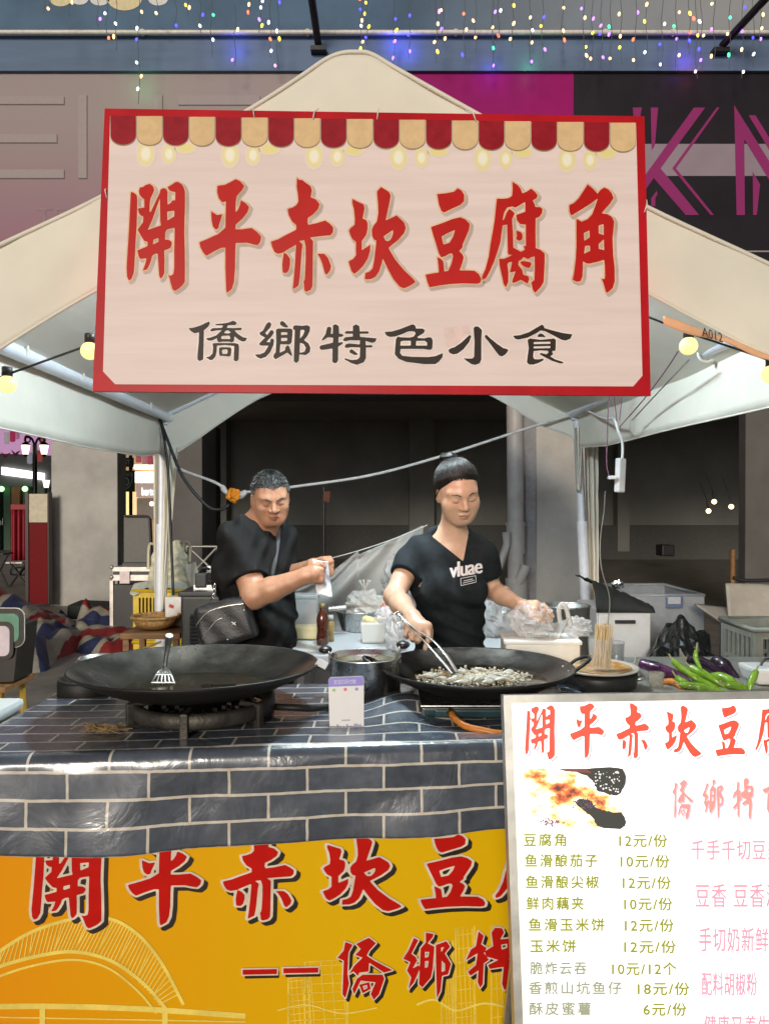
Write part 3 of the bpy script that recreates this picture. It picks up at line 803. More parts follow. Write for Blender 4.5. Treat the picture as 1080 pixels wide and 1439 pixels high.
# white elastic ties round the eave bars
for px, py, D in ((25, 492, 3.02), (200, 570, 4.7), (100, 527, 3.6), (998, 487, 3.1)):
    c = Vector((FL.x + 0.045 if px < 540 else FR.x - 0.045, D, EZ - 0.02)) + (BACK * ((D - 2.27) / 3)) * Vector((1, 0, 0)).x * 0
    c.x += BACK.x * (D - 2.27) / 3
    q = MB()
    q.tube([c + Vector((0.037 * math.cos(t), 0.0, 0.037 * math.sin(t))) for t in np.linspace(0, 2 * math.pi, 14)], 0.006, 6)
    q.tube([c + Vector((0, 0, 0.03)), c + Vector((0.02, 0.01, 0.06)), c + Vector((0.05, 0.02, 0.07))], 0.005, 6)
    q.build('elastic_tie', m_fab, tent)

# ------------------------------------------------------------------ hanging sign board
SD0, SD1 = 2.20, 2.14
SP_ = Plane(at(147, 152, SD0), at(905, 163, SD0), at(131, 549, SD1))
sign = thing('stall_sign', 'large red bordered sign board with red and black Chinese lettering hung on the tent', 'sign', SP_.pt(522, 552))
m_sb = mat(spec=0.12, name='sign print ground', col=(0.78, 0.65, 0.62), rough=0.42, var=0.05, scale=5, stretch=(0.4, 1, 6), coat=0.0)
m_sred = mat(spec=0.12, name='sign border red', col=(0.46, 0.009, 0.016), rough=0.36, var=0.12, scale=6)
m_dred = mat(spec=0.12, name='awning tab red', col=(0.30, 0.012, 0.022), rough=0.36, var=0.12, scale=30)
m_cream = mat(spec=0.12, name='awning tab cream', col=(0.70, 0.50, 0.27), rough=0.4, var=0.06, scale=30)
m_txr = mat(spec=0.12, name='lettering red', col=(0.50, 0.012, 0.010), rough=0.38, var=0.06, scale=8)
m_txo = mat(spec=0.12, name='lettering cream outline', col=(0.74, 0.50, 0.32), rough=0.4)
m_txs = mat(spec=0.12, name='printed soft grey', col=(0.52, 0.42, 0.38), rough=0.45)
m_txk = mat(spec=0.12, name='lettering black', col=(0.035, 0.026, 0.022), rough=0.4)
m_tab = mat('tab rim', (0.33, 0.22, 0.13), 0.4)


def quad(pl, pts, mb, lift):
    flat(mb, pl, pts, lift)


q = MB(); q.slab([SP_.pt(x, y, -0.010) for x, y in ((147, 152), (905, 163), (914, 556), (130, 550))][::-1], 0.010); q.build('board', m_sred, sign)
q = MB()
flat(q, SP_, [(155, 163), (893, 173), (902, 528), (889, 543), (162, 540), (145, 522)], 0.0012)
q.build('print_ground', m_sb, sign)
for i in range(20):
    x0, x1 = 155 + i * 36.9, 155 + (i + 1) * 36.9
    yt = 163 + (x0 - 155) * 10.3 / 738
    def tab(ins, dy):
        w = (x1 - x0) / 2 - ins
        cx = (x0 + x1) / 2
        pts = [(cx - w, yt), (cx + w, yt)]
        for k in range(13):
            t = math.pi * k / 12
            pts.append((cx + w * math.cos(t), yt + 27 + dy + 13.5 * math.sin(t)))
        return pts
    q = MB(); q.m = 1
    flat(q, SP_, tab(0.2, 1.6), 0.0020)
    q.m = 0
    flat(q, SP_, tab(0.8, 0.0), 0.0027)
    q.build('awning_tab', [m_dred if i % 2 == 0 else m_cream, m_tab], sign)
# printed bulbs: soft yellow rings
def bulb_mat():
    m = mat('printed bulb', (0.7, 0.6, 0.2), 0.42, var=0)
    nt = m.node_tree
    a = nt.nodes.new('ShaderNodeVertexColor'); a.layer_name = 'ink'
    nt.links.new(a.outputs[0], nt.nodes['Principled BSDF'].inputs['Base Color'])
    return m


m_bulbp = bulb_mat()
base, yel, wht = (0.78, 0.65, 0.62), (0.78, 0.68, 0.28), (0.86, 0.83, 0.68)
for i in range(19):
    ph = i % 3
    if ph == 2:
        cx, cy, rx, ry, rings = 160 + i * 39.4 + 22, 207 + i * 0.5, 16, 9, [yel, yel, base]
    else:
        cx, cy, rx, ry, rings = 160 + i * 39.4 + (45 if ph == 0 else 38), 216 + i * 0.56, 14 if ph == 0 else 11, 20 if ph == 0 else 16, [wht, yel, base]
    if cx > 888: continue
    q = MB()
    V, F, C = [(SP_.pt(cx, cy, 0.0018))], [], [rings[0]]
    n = 20
    for rr, c in ((0.35, rings[0]), (0.62, rings[1]), (1.0, rings[2])):
        for k in range(n):
            t = 2 * math.pi * k / n
            V.append(SP_.pt(cx + rx * rr * math.cos(t), cy + ry * rr * math.sin(t), 0.0018)); C.append(c)
    for k in range(n):
        F.append((0, 1 + (k + 1) % n, 1 + k))
        for r_ in range(2):
            F.append((1 + r_ * n + k, 1 + r_ * n + (k + 1) % n, 1 + (r_ + 1) * n + (k + 1) % n, 1 + (r_ + 1) * n + k))
    q.add(V, F)
    o = q.build('printed_bulb', m_bulbp, sign)
    at_ = o.data.color_attributes.new('ink', 'FLOAT_COLOR', 'POINT')
    for k, c in enumerate(C): at_.data[k].color = (*c, 1)
ORG = {'kai': 170, 'ping': 270, 'chi': 370, 'kan': 480, 'dou': 580, 'fu': 665, 'jiao': 780}
for ch, ox in ORG.items():
    lo, hi = gbox(ch)
    z = 120 / 959.0
    bx = (ox + lo[0] * z, 240 + lo[1] * z, ox + hi[0] * z, 240 + hi[1] * z)
    q = MB(); q.m = 0
    print_glyph(q, SP_, ch, bx, 22, 12, 0.0015, 3.0, 2.6)
    q.m = 1
    print_glyph(q, SP_, ch, bx, 15, 12, 0.0022)
    q.m = 2
    print_glyph(q, SP_, ch, bx, 0, 9, 0.0030)
    q.build('red_character', [m_txs, m_txo, m_txr], sign)
ORG2 = {'qiao': 255, 'xiang': 345, 'te': 435, 'se': 530, 'xiao': 615, 'shi': 710}
m_txw = mat(spec=0.12, name='lettering pale halo', col=(0.84, 0.74, 0.70), rough=0.42)
for ch, ox in ORG2.items():
    lo, hi = gbox(ch)
    z = 110 / 1080.0
    bx = (ox + lo[0] * z, 440 + lo[1] * z, ox + hi[0] * z, 440 + hi[1] * z)
    q = MB(); q.m = 0
    print_glyph(q, SP_, ch, bx, 18, 14, 0.0018)
    q.m = 1
    print_glyph(q, SP_, ch, bx, 0, 8, 0.0028)
    q.build('black_character', [m_txw, m_txk], sign)
q = MB(); flat(q, SP_, [(622, 461), (658, 457), (664, 482), (628, 488)], 0.0014); q.build('pale_patch', mat(spec=0.12, name='pink patch', col=(0.74, 0.57, 0.54), rough=0.45), sign)
# cable ties that hold the board
m_tie = mat('white cable tie', (0.75, 0.73, 0.7), 0.4)
for px, py, dx in ((357, 157, -2), (440, 160, 6), (530, 160, 2), (668, 163, -12), (150, 270, -4), (905, 290, 8)):
    q = MB()
    a = SP_.pt(px, py + 8, 0.004)
    q.tube([SP_.pt(px, py + 6, -0.02), a, SP_.pt(px + dx * 0.3, py - 2, 0.006), SP_.pt(px + dx, py - 16, -0.03)], 0.0022, 6)
    q.build('cable_tie', m_tie, sign)

# ------------------------------------------------------------------ work lamp under the ridge, behind the sign
LAMP = Vector((-0.04, 2.72, 2.48))
fl = thing('hanging_lamp', 'cool white bulb hung under the tent ridge behind the sign', 'lamp', LAMP)
q = MB(); q.lathe([(0.0005, 0.12), (0.020, 0.12), (0.024, 0.10), (0.024, 0.062), (0.0005, 0.062)], LAMP, 16); q.build('socket', m_pole, fl)
q = MB(); q.tube([LAMP + Vector((0, 0, 0.11)), Vector((LAMP.x - 0.02, LAMP.y, FAP.z - 0.02))], 0.005, 6); q.build('cord', m_pole, fl)
q = MB(); q.ell(LAMP, (0.03, 0.03, 0.042), 16, 10); q.build('bulb', mat('lit cool bulb', (1, 1, 1), 0.3, var=0, em=(0.9, 0.96, 1.0), ems=14), fl)
ld = bpy.data.lights.new('lamp_light', 'POINT')
ld.shadow_soft_size = 0.08
ld.energy, ld.color = 172, (0.71, 0.89, 1.0)
lo_ = bpy.data.objects.new('lamp_light', ld)
COL.objects.link(lo_)
lo_.parent = fl
lo_.location = (0, 0, 0)

# ------------------------------------------------------------------ cooking table with printed vinyl cloth
TZ = 0.81
def tfront(X): return 1.87 + 0.096 * X
tab = thing('cooking_table', 'long folding table under the brick print cloth', 'table', (0, 2.15, 0))
q = MB(); q.slab([(-1.02, tfront(-1.02) + 0.03, TZ - 0.04), (0.62, tfront(0.62) + 0.03, TZ - 0.04), (0.62, 2.52, TZ - 0.04), (-0.98, 2.42, TZ - 0.04)], 0.034)
q.build('table_top', mat('table board', (0.55, 0.54, 0.5), 0.5), tab)
for X, Y in ((-0.95, 1.85), (0.56, 2.02), (-0.92, 2.36), (0.56, 2.46)):
    q = MB(); q.tube([(X, Y, 0), (X, Y, TZ - 0.04)], 0.016, 8); q.build('leg', m_pole, tab)


def brick_mat():
    m = mat('brick print vinyl', (0.03, 0.04, 0.055), 0.24, var=0)
    nt = m.node_tree
    b = nt.nodes['Principled BSDF']
    uv = nt.nodes.new('ShaderNodeUVMap')
    br = nt.nodes.new('ShaderNodeTexBrick')
    br.inputs['Scale'].default_value = 1.0
    br.inputs['Brick Width'].default_value = 0.192
    br.inputs['Row Height'].default_value = 0.0615
    br.inputs['Mortar Size'].default_value = 0.0035
    br.inputs['Mortar Smooth'].default_value = 0.12
    br.inputs['Color1'].default_value = (0.055, 0.066, 0.088, 1)
    br.inputs['Color2'].default_value = (0.092, 0.110, 0.142, 1)
    br.inputs['Mortar'].default_value = (0.60, 0.555, 0.48, 1)
    wob = nt.nodes.new('ShaderNodeTexNoise'); wob.inputs['Scale'].default_value = 26
    ma = nt.nodes.new('ShaderNodeVectorMath'); ma.operation = 'MULTIPLY_ADD'
    ma.inputs[1].default_value = (0.0035, 0.0035, 0); 
    nt.links.new(uv.outputs[0], wob.inputs['Vector'])
    nt.links.new(wob.outputs['Color'], ma.inputs[0]); nt.links.new(uv.outputs[0], ma.inputs[2])
    nt.links.new(ma.outputs[0], br.inputs['Vector'])
    nz = nt.nodes.new('ShaderNodeTexNoise'); nz.inputs['Scale'].default_value = 30; nz.inputs['Detail'].default_value = 8
    nt.links.new(uv.outputs[0], nz.inputs['Vector'])
    mx = nt.nodes.new('ShaderNodeMixRGB'); mx.blend_type = 'OVERLAY'; mx.inputs[0].default_value = 0.55
    nt.links.new(br.outputs['Color'], mx.inputs[1]); nt.links.new(nz.outputs['Fac'], mx.inputs[2])
    nt.links.new(mx.outputs[0], b.inputs['Base Color'])
    sm = nt.nodes.new('ShaderNodeTexNoise'); sm.inputs['Scale'].default_value = 5; sm.inputs['Detail'].default_value = 5
    nt.links.new(uv.outputs[0], sm.inputs['Vector'])
    rr = nt.nodes.new('ShaderNodeMapRange'); rr.inputs['To Min'].default_value = 0.12; rr.inputs['To Max'].default_value = 0.32
    nt.links.new(sm.outputs['Fac'], rr.inputs[0]); nt.links.new(rr.outputs[0], b.inputs['Roughness'])
    b.inputs['Specular IOR Level'].default_value = 0.8
    b.inputs['Coat Weight'].default_value = 0.6
    b.inputs['Coat Roughness'].default_value = 0.22
    cn = nt.nodes.new('ShaderNodeTexNoise'); cn.inputs['Scale'].default_value = 7; cn.inputs['Detail'].default_value = 4; cn.inputs['Distortion'].default_value = 1.2
    nt.links.new(uv.outputs[0], cn.inputs['Vector'])
    bp = nt.nodes.new('ShaderNodeBump'); bp.inputs['Strength'].default_value = 0.55; bp.inputs['Distance'].default_value = 0.012
    nt.links.new(cn.outputs['Fac'], bp.inputs['Height']); nt.links.new(bp.outputs[0], b.inputs['Normal'])
    return m


def cloth(u, v):
    """u across, v from the back edge over the front fold and down the drop"""
    X = -1.06 + u * 1.70
    yb = 2.50
    yf = tfront(X)
    ltop = yb - yf
    R = 0.03
    drop = 0.215 - 0.012 * math.sin(X * 2.3)
    tot = ltop + drop
    s = v * tot
    lump = 0.0
    wv = 0.012 * vnoise((X * 1.6, v * 2, 0), 2.2, 1.3)
    if s < ltop - R:
        y, z = yb - s, TZ + 0.004
        d = (X - 0.06) / 0.10
        e = (y - 2.20) / 0.16
        z += 0.045 * math.exp(-d * d - e * e)
        z += 0.012 * math.exp(-((X - 0.16) / 0.06) ** 2) * math.sin((y - 1.9) * 30) * math.exp(-((y - 2.08) / 0.12) ** 2)
        z += 0.003 * abs(vnoise((X, y, 0), 7)) 
        lift = max(0, 1 - (ltop - R - s) / 0.25)
        z -= 0.004 * lift * (1 + math.sin(X * 6))
        z = max(z, TZ + 0.001)
    elif s < ltop + R * 0.57:
        t = (s - (ltop - R)) / (R * 1.57)
        th = t * math.pi / 2
        y, z = yf + R - R * math.sin(th), TZ + 0.001 - R + R * math.cos(th)
    else:
        d = s - (ltop + R * 0.57)
        f = d / drop
        y = yf - 0.008 * f - 0.012 * f * math.sin(X * 7.5 + 0.6) - 0.006 * f * math.sin(X * 17) - 0.004 * vnoise((X, f * 0.3, 0), 14, 2)
        z = TZ - R - d
        if X < -0.80:
            k = (-0.80 - X) / 0.2
            z += 0.035 * f * k * k
            y -= 0.02 * k * f
    return Vector((X, y, z))


q = MB(); q.grid(cloth, 150, 110, uvfn=lambda u, v: (-1.06 + u * 1.70 + 0.0, v * (0.63 + 0.215) + 0.012))
ct = q.build('tablecloth', brick_mat(), None, loc=(0, 1.85, TZ), solid=0.0012)
tag(ct, 'dark blue brick print vinyl cloth with white joints over the cooking table', 'tablecloth')

# ------------------------------------------------------------------ orange banner on the table front
A = (-1.0, tfront(-1.0) + 0.012, 0.3); B = (0.4, tfront(0.4) + 0.012, 0.3)
BP = Plane(A, B, (A[0], A[1], 0.7))
ban = thing('front_banner', 'orange yellow banner with red Chinese lettering below the brick print cloth', 'banner', (0, tfront(0), 0))


def ban_mat():
    m = mat('orange banner print', (0.62, 0.30, 0.012), 0.4, spec=0.15, var=0.05, scale=6)
    nt = m.node_tree
    b = nt.nodes['Principled BSDF']
    tc = nt.nodes.new('ShaderNodeTexCoord'); sx = nt.nodes.new('ShaderNodeSeparateXYZ')
    nt.links.new(tc.outputs['Object'], sx.inputs[0])
    a = nt.nodes.new('ShaderNodeMapRange'); a.inputs['From Min'].default_value = -0.95; a.inputs['From Max'].default_value = -0.1
    nt.links.new(sx.outputs['X'], a.inputs[0])
    c = nt.nodes.new('ShaderNodeValToRGB')
    c.color_ramp.elements[0].color = (0.80, 0.31, 0.005, 1); c.color_ramp.elements[1].color = (0.76, 0.46, 0.003, 1)
    nt.links.new(a.outputs[0], c.inputs[0]); nt.links.new(c.outputs[0], b.inputs['Base Color'])
    return m


def bang(u, v):
    X = -1.04 + u * 2.1
    p = Vector((X, tfront(X) + 0.012, TZ - 0.05 - v * 0.74))
    return p


q = MB(); q.grid(bang, 20, 10); q.build('vinyl_sheet', ban_mat(), ban)
m_bred = mat('banner lettering red', (0.52, 0.010, 0.006), 0.4, var=0.06, spec=0.12)
m_bwht = mat('banner lettering white rim', (0.72, 0.62, 0.50), 0.35)
m_bblk = mat('banner lettering black drop', (0.02, 0.014, 0.01), 0.35)
m_bpal = mat('banner pale line art', (0.86, 0.68, 0.14), 0.4, spec=0.12)
m_bpal2 = mat('banner soft line art', (0.82, 0.60, 0.08), 0.4, spec=0.12)
for ch, bx in (('kai', (45, 1178, 143, 1304)), ('ping', (180, 1172, 283, 1300)), ('chi', (313, 1168, 413, 1293)), ('kan', (453, 1174, 564, 1280)), ('dou', (590, 1172, 681, 1277)), ('fu', (695, 1166, 800, 1274)), ('jiao', (820, 1166, 900, 1268)),
               ('qiao2', (474, 1317, 551, 1404)), ('xiang2', (566, 1310, 633, 1402)), ('te2', (654, 1303, 722, 1391))):
    big = ch in ORG
    w, c, d = (30, 14, 1.0) if big else (9, 5, 0.8)
    q = MB(); q.m = 0
    print_glyph(q, BP, ch, bx, w, c, 0.0022, 5 * d, 5 * d)
    q.m = 1
    print_glyph(q, BP, ch, bx, w * 0.9, c, 0.0030)
    q.m = 2
    print_glyph(q, BP, ch, bx, 0, c * 0.75, 0.0038)
    q.build('banner_character', [m_bblk, m_bwht, m_bred], ban)
for x0, x1, y in ((341, 389, 1365), (398, 447, 1363)):
    q = MB()
    q.m = 0; flat(q, BP, [(x0 + 3, y + 1), (x1 + 3, y), (x1 + 3, y + 9), (x0 + 3, y + 10)], 0.0022)
    q.m = 1; flat(q, BP, [(x0 - 2, y - 5), (x1 + 2, y - 6), (x1 + 2, y + 5), (x0 - 2, y + 6)], 0.0030)
    q.m = 2; flat(q, BP, [(x0, y - 3), (x1, y - 4), (x1, y + 3), (x0, y + 4)], 0.0038)
    q.build('banner_dash', [m_bblk, m_bwht, m_bred], ban)
# line drawing: arched bridge
q = MB()
def arc(pts, n=10): return [(p.x, p.y) for p in catmull([Vector((x, y, 0)) for x, y in pts], n)]
o1 = arc([(-70, 1400), (-20, 1352), (40, 1312), (100, 1292), (150, 1290), (190, 1310), (225, 1350), (258, 1412)])
o2 = arc([(-70, 1395), (-10, 1362), (60, 1342), (110, 1338), (160, 1352), (205, 1385), (235, 1420)])
o3 = arc([(-70, 1408), (0, 1372), (60, 1354), (110, 1349), (155, 1362), (195, 1394), (220, 1424)])
for o, w in ((o1, 4.6), (o2, 5), (o3, 3.2)): ribbon(q, BP, o, w, 0.0014)
q.build('bridge_arch', m_bpal, ban)
q = MB()
for i in range(4, len(o1) - 3, 1):
    j = min(len(o2) - 1, int(i * (len(o2) - 1) / (len(o1) - 1)))
    ribbon(q, BP, [o1[i], (o2[j][0] - 6, o2[j][1])], 1.6, 0.0010)
q.build('bridge_cable', m_bpal, ban)
q = MB(); ribbon(q, BP, arc([(-80, 1416), (60, 1414), (200, 1418), (345, 1428)]), 8, 0.0012); ribbon(q, BP, [(-80, 1428), (345, 1436)], 2, 0.0012)
ribbon(q, BP, [(60, 1418), (60, 1445)], 8, 0.0016); ribbon(q, BP, [(232, 1422), (232, 1445)], 8, 0.0016)
q.build('bridge_deck', m_bpal, ban)
def arcfill(mbq, pts, lift): flat(mbq, BP, pts, lift)
for (x, w, yt, yb) in ((405, 30, 1375, 1440), (428, 60, 1352, 1440), (640, 26, 1305, 1440), (690, 30, 1300, 1440), (620, 16, 1325, 1440)):
    q = MB(); ribbon(q, BP, [(x, yb), (x, yt), (x + w, yt - 4), (x + w, yb)], 2.4, 0.0010)
    for k in range(7):
        y = yt + (yb - yt) * (k + 0.5) / 7
        ribbon(q, BP, [(x, y), (x + w, y - 3)], 1.4, 0.0010)
    for k in range(4):
        xx = x + w * (k + 0.5) / 4
        ribbon(q, BP, [(xx, yt), (xx + 6, yb)], 1.3, 0.0011)
    q.build('printed_tower', m_bpal2, ban)
q = MB()
ribbon(q, BP, arc([(390, 1420), (430, 1412), (480, 1424), (530, 1416)]), 2, 0.0012)
ribbon(q, BP, arc([(585, 1412), (610, 1405), (640, 1420), (680, 1410), (720, 1418)]), 3, 0.0012)
q.build('printed_ribbon', m_bpal, ban)

# ------------------------------------------------------------------ back-lit menu board
MP = Plane(at(706, 977, 1.52), at(1080, 971, 1.52), at(722, 1439, 1.40))
menu = thing('menu_board', 'glowing white menu light box with prices in the lower right corner', 'menu board', (0.75, 1.5, 0))
def down(px, py, k):   # carry an edge on towards the floor
    return px, py
q = MB()
TLc, TRc = MP.pt(706, 977), MP.pt(1196, 969)
dn = (MP.pt(722, 1439) - TLc).normalized()
rt = (TRc - TLc).normalized()
Hh = (TLc.z - 0.06) / -dn.z
mw = (TRc - TLc).length
BLc, BRc = TLc + dn * Hh, TRc + dn * Hh
nn = MP.n
q.slab([TLc - nn * 0.03, TRc - nn * 0.03, BRc - nn * 0.03, BLc - nn * 0.03][::-1], 0.026)
q.build('back_panel', mat('aluminium back', (0.5, 0.5, 0.5), 0.4, metal=0.7), menu)
m_alu = mat('brushed aluminium', (0.55, 0.55, 0.52), 0.35, metal=0.8)
fr = 0.016
for a, b in ((TLc, TRc), (BLc, BRc), (TLc, BLc), (TRc, BRc)):
    q = MB()
    d = (b - a).normalized()
    s_ = d.cross(nn).normalized()
    inn = ((TLc + BRc) / 2 - (a + b) / 2)
    if s_.dot(inn) < 0: s_ = -s_
    e = 0 if abs(d.z) < 0.5 else fr
    a2, b2 = a + d * e, b - d * e
    P = [a2 - nn * 0.004, b2 - nn * 0.004, b2 - nn * 0.004 + s_ * fr, a2 - nn * 0.004 + s_ * fr]
    nrm = (P[1] - P[0]).cross(P[2] - P[1])
    if nrm.dot(nn) < 0: P = P[::-1]
    q.slab(P, 0.012)
    q.build('frame_bar', m_alu, menu)
m_glow = mat('lit acrylic face', (0.8, 0.8, 0.78), 0.4, var=0, em=(1.0, 0.985, 0.93), ems=1.15)
def glow_edges(m):
    nt = m.node_tree; b = nt.nodes['Principled BSDF']
    tc = nt.nodes.new('ShaderNodeTexCoord'); sx = nt.nodes.new('ShaderNodeSeparateXYZ')
    nt.links.new(tc.outputs['Object'], sx.inputs[0])
    x0 = TLc.x - 0.75
    mr = nt.nodes.new('ShaderNodeMapRange'); mr.inputs['From Min'].default_value = x0 + 0.0; mr.inputs['From Max'].default_value = x0 + 0.05
    nt.links.new(sx.outputs['X'], mr.inputs[0])
    cr = nt.nodes.new('ShaderNodeValToRGB')
    cr.color_ramp.elements[0].color = (0.72, 0.70, 0.22, 1); cr.color_ramp.elements[1].color = (1, 1, 0.97, 1)
    nt.links.new(mr.outputs[0], cr.inputs[0]); nt.links.new(cr.outputs[0], b.inputs['Emission Color'])
glow_edges(m_glow)
q = MB(); i0 = fr - 0.002
q.add([TLc + rt * i0 + dn * i0, TRc - rt * i0 + dn * i0, BRc - rt * i0 - dn * i0, BLc + rt * i0 - dn * i0], [(0, 3, 2, 1)])
q.build('lit_face', m_glow, menu)
for s in (0.06, mw - 0.06):
    q = MB(); a = TLc + rt * s + dn * 0.2 - nn * 0.03
    q.tube([a, Vector((a.x, a.y + 0.38, 0.0))], 0.011, 8); q.build('rear_leg', m_alu, menu)
    q = MB(); a = BLc + rt * s
    q.tube([a - nn * 0.015, Vector((a.x, a.y + 0.01, 0.0))], 0.014, 8); q.build('foot', m_alu, menu)
def inkmat(n, c, k): return mat(n, c, 0.4, var=0, em=c, ems=k)
m_mr = inkmat('backlit red ink', (0.90, 0.07, 0.04), 0.75)
m_mr2 = inkmat('backlit pink red ink', (0.95, 0.22, 0.20), 0.95)
m_mg = inkmat('backlit grey ink', (0.42, 0.44, 0.52), 0.75)
m_my = inkmat('backlit olive ink', (0.25, 0.27, 0.02), 0.55)
m_mb = inkmat('backlit slate ink', (0.28, 0.30, 0.22), 0.6)
m_mp = inkmat('backlit washed pink ink', (0.85, 0.28, 0.36), 0.7)
for ch, bx in (('kai', (737, 991, 779, 1068)), ('ping', (800, 988, 848, 1066)), ('chi', (865, 987, 911, 1066)), ('kan', (933, 991, 985, 1064)), ('dou', (1004, 991, 1046, 1063)), ('fu', (1060, 985, 1102, 1064)), ('jiao', (1118, 986, 1152, 1062))):
    q = MB(); q.m = 0
    print_glyph(q, MP, ch, bx, 6, 16, 0.0010, 3.2, 3.0)
    q.m = 1
    print_glyph(q, MP, ch, bx, 24, 16, 0.0015)
    q.m = 2
    print_glyph(q, MP, ch, bx, 0, 13, 0.0020)
    q.build('menu_title_character', [m_mg, m_glow, m_mr], menu)
for ch, bx in (('qiao2', (943, 1095, 974, 1153)), ('xiang2', (985, 1095, 1016, 1153)), ('te2', (1027, 1093, 1058, 1152)), ('se', (1070, 1098, 1106, 1150)), ('xiao', (1114, 1100, 1148, 1150))):
    q = MB(); q.m = 0
    print_glyph(q, MP, ch, bx, 2, 6, 0.0010, 1.8, 1.8)
    q.m = 1
    print_glyph(q, MP, ch, bx, -1, 5, 0.0018)
    q.build('menu_subtitle_character', [m_mg, m_mr2], menu)
for x0 in (881, 909):
    q = MB(); q.m = 0; flat(q, MP, [(x0, 1123), (x0 + 23, 1123), (x0 + 23, 1125), (x0, 1125)], 0.001); flat(q, MP, [(x0, 1127), (x0 + 23, 1127), (x0 + 23, 1128), (x0, 1128)], 0.001)
    q.build('menu_dash', [inkmat('backlit pale pink ink', (0.95, 0.62, 0.66), 0.95)], menu)
rows = [('豆腐角', 735, 794, 1171, 1189, '12元/份', 869, 936), ('鱼滑酿茄子', 737, 838, 1200, 1218, '10元/份', 871, 939), ('鱼滑酿尖椒', 738, 840, 1230, 1248, '12元/份', 874, 941), ('鲜肉藕夹', 739, 819, 1260, 1278, '10元/份', 876, 943), ('鱼滑玉米饼', 742, 848, 1290, 1308, '12元/份', 877, 945), ('玉米饼', 744, 808, 1320, 1338, '12元/份', 876, 948), ('脆炸云吞', 744, 823, 1351, 1369, '10元/12个', 859, 949), ('香煎山坑鱼仔', 742, 872, 1379, 1397, '18元/份', 895, 967), ('酥皮蜜薯', 743, 829, 1408, 1426, '6元/份', 903, 963)]
for k, (nm, x0, x1, y0, y1, pr, p0, p1) in enumerate(rows):
    q = MB(); print_text(q, MP, nm, (x0, y0, x1, y1), 0.0014, 1.25); print_text(q, MP, nm, (x0 + 0.9, y0 + 0.3, x1 + 0.9, y1 + 0.3), 0.0017, 1.25); print_text(q, MP, nm, (x0 + 0.3, y0 + 0.9, x1 + 0.3, y1 + 0.9), 0.0020, 1.25); q.build('menu_dish_name', m_my if k < 6 else m_mb, menu)
    q = MB(); print_text(q, MP, pr, (p0, y0 + 1, p1, y1 + 1), 0.0014, 1.15); print_text(q, MP, pr, (p0 + 0.9, y0 + 1.2, p1 + 0.9, y1 + 1.2), 0.0017, 1.15); print_text(q, MP, pr, (p0 + 0.3, y0 + 1.8, p1 + 0.3, y1 + 1.8), 0.0020, 1.15); q.build('menu_price', m_my, menu)
for k, (s, x0, x1, y0, y1) in enumerate((('千手千切豆美', 970, 1096, 1180, 1208), ('豆香 豆香浓', 976, 1096, 1242, 1275), ('手切奶新鲜猪', 981, 1098, 1303, 1337), ('配料胡椒粉', 985, 1062, 1366, 1399), ('健康又养生', 988, 1080, 1426, 1458))):
    q = MB(); print_text(q, MP, s, (x0, y0, x1, y1), 0.0014, 1.1); print_text(q, MP, s, (x0 + 0.8, y0 + 0.6, x1 + 0.8, y1 + 0.6), 0.0017, 1.1); q.build('menu_side_line', m_mp, menu)
def food_mat():
    m = mat('backlit food picture', (0.5, 0.3, 0.1), 0.4, var=0)
    nt = m.node_tree; b = nt.nodes['Principled BSDF']
    tc = nt.nodes.new('ShaderNodeTexCoord'); mp = nt.nodes.new('ShaderNodeMapping')
    mp.inputs['Rotation'].default_value = (0, 0.5, 0); mp.inputs['Scale'].default_value = (1.0, 1, 1.5)
    nt.links.new(tc.outputs['Object'], mp.inputs[0])
    nz = nt.nodes.new('ShaderNodeTexNoise'); nz.inputs['Scale'].default_value = 17; nz.inputs['Detail'].default_value = 10; nz.inputs['Roughness'].default_value = 0.6
    nt.links.new(mp.outputs[0], nz.inputs[0])
    cr = nt.nodes.new('ShaderNodeValToRGB')
    e = cr.color_ramp.elements
    e[0].position, e[0].color = 0.30, (0.10, 0.03, 0.02, 1)
    e[1].position, e[1].color = 0.52, (1, 0.98, 0.92, 1)
    for p, c in ((0.36, (0.55, 0.12, 0.04, 1)), (0.41, (0.92, 0.42, 0.12, 1)), (0.46, (1.0, 0.86, 0.50, 1))):
        k = e.new(p); k.color = c
    sx = nt.nodes.new('ShaderNodeSeparateXYZ'); nt.links.new(tc.outputs['Object'], sx.inputs[0])
    g1 = nt.nodes.new('ShaderNodeMapRange'); g1.inputs['From Min'].default_value = -0.47; g1.inputs['From Max'].default_value = -0.27; g1.inputs['To Min'].default_value = -0.065; g1.inputs['To Max'].default_value = -0.05
    nt.links.new(sx.outputs['X'], g1.inputs[0])
    ad = nt.nodes.new('ShaderNodeMath'); ad.operation = 'ADD'
    nt.links.new(nz.outputs[0], ad.inputs[0]); nt.links.new(g1.outputs[0], ad.inputs[1])
    nt.links.new(ad.outputs[0], cr.inputs[0])
    nt.links.new(cr.outputs[0], b.inputs['Emission Color']); b.inputs['Emission Strength'].default_value = 0.95
    nt.links.new(cr.outputs[0], b.inputs['Base Color'])
    return m
q = MB(); flat(q, MP, [(735, 1080), (873, 1080), (876, 1162), (737, 1163)], 0.0012); fp = q.build('food_picture', food_mat(), menu)
Z7 = lambda s: [(700 + x / 2.842, 960 + y / 2.842) for x, y in L(s)]
m_fpd = inkmat('backlit dark picture tone', (0.035, 0.04, 0.035), 0.6)
m_fpr = inkmat('backlit maroon picture tone', (0.20, 0.05, 0.04), 0.6)
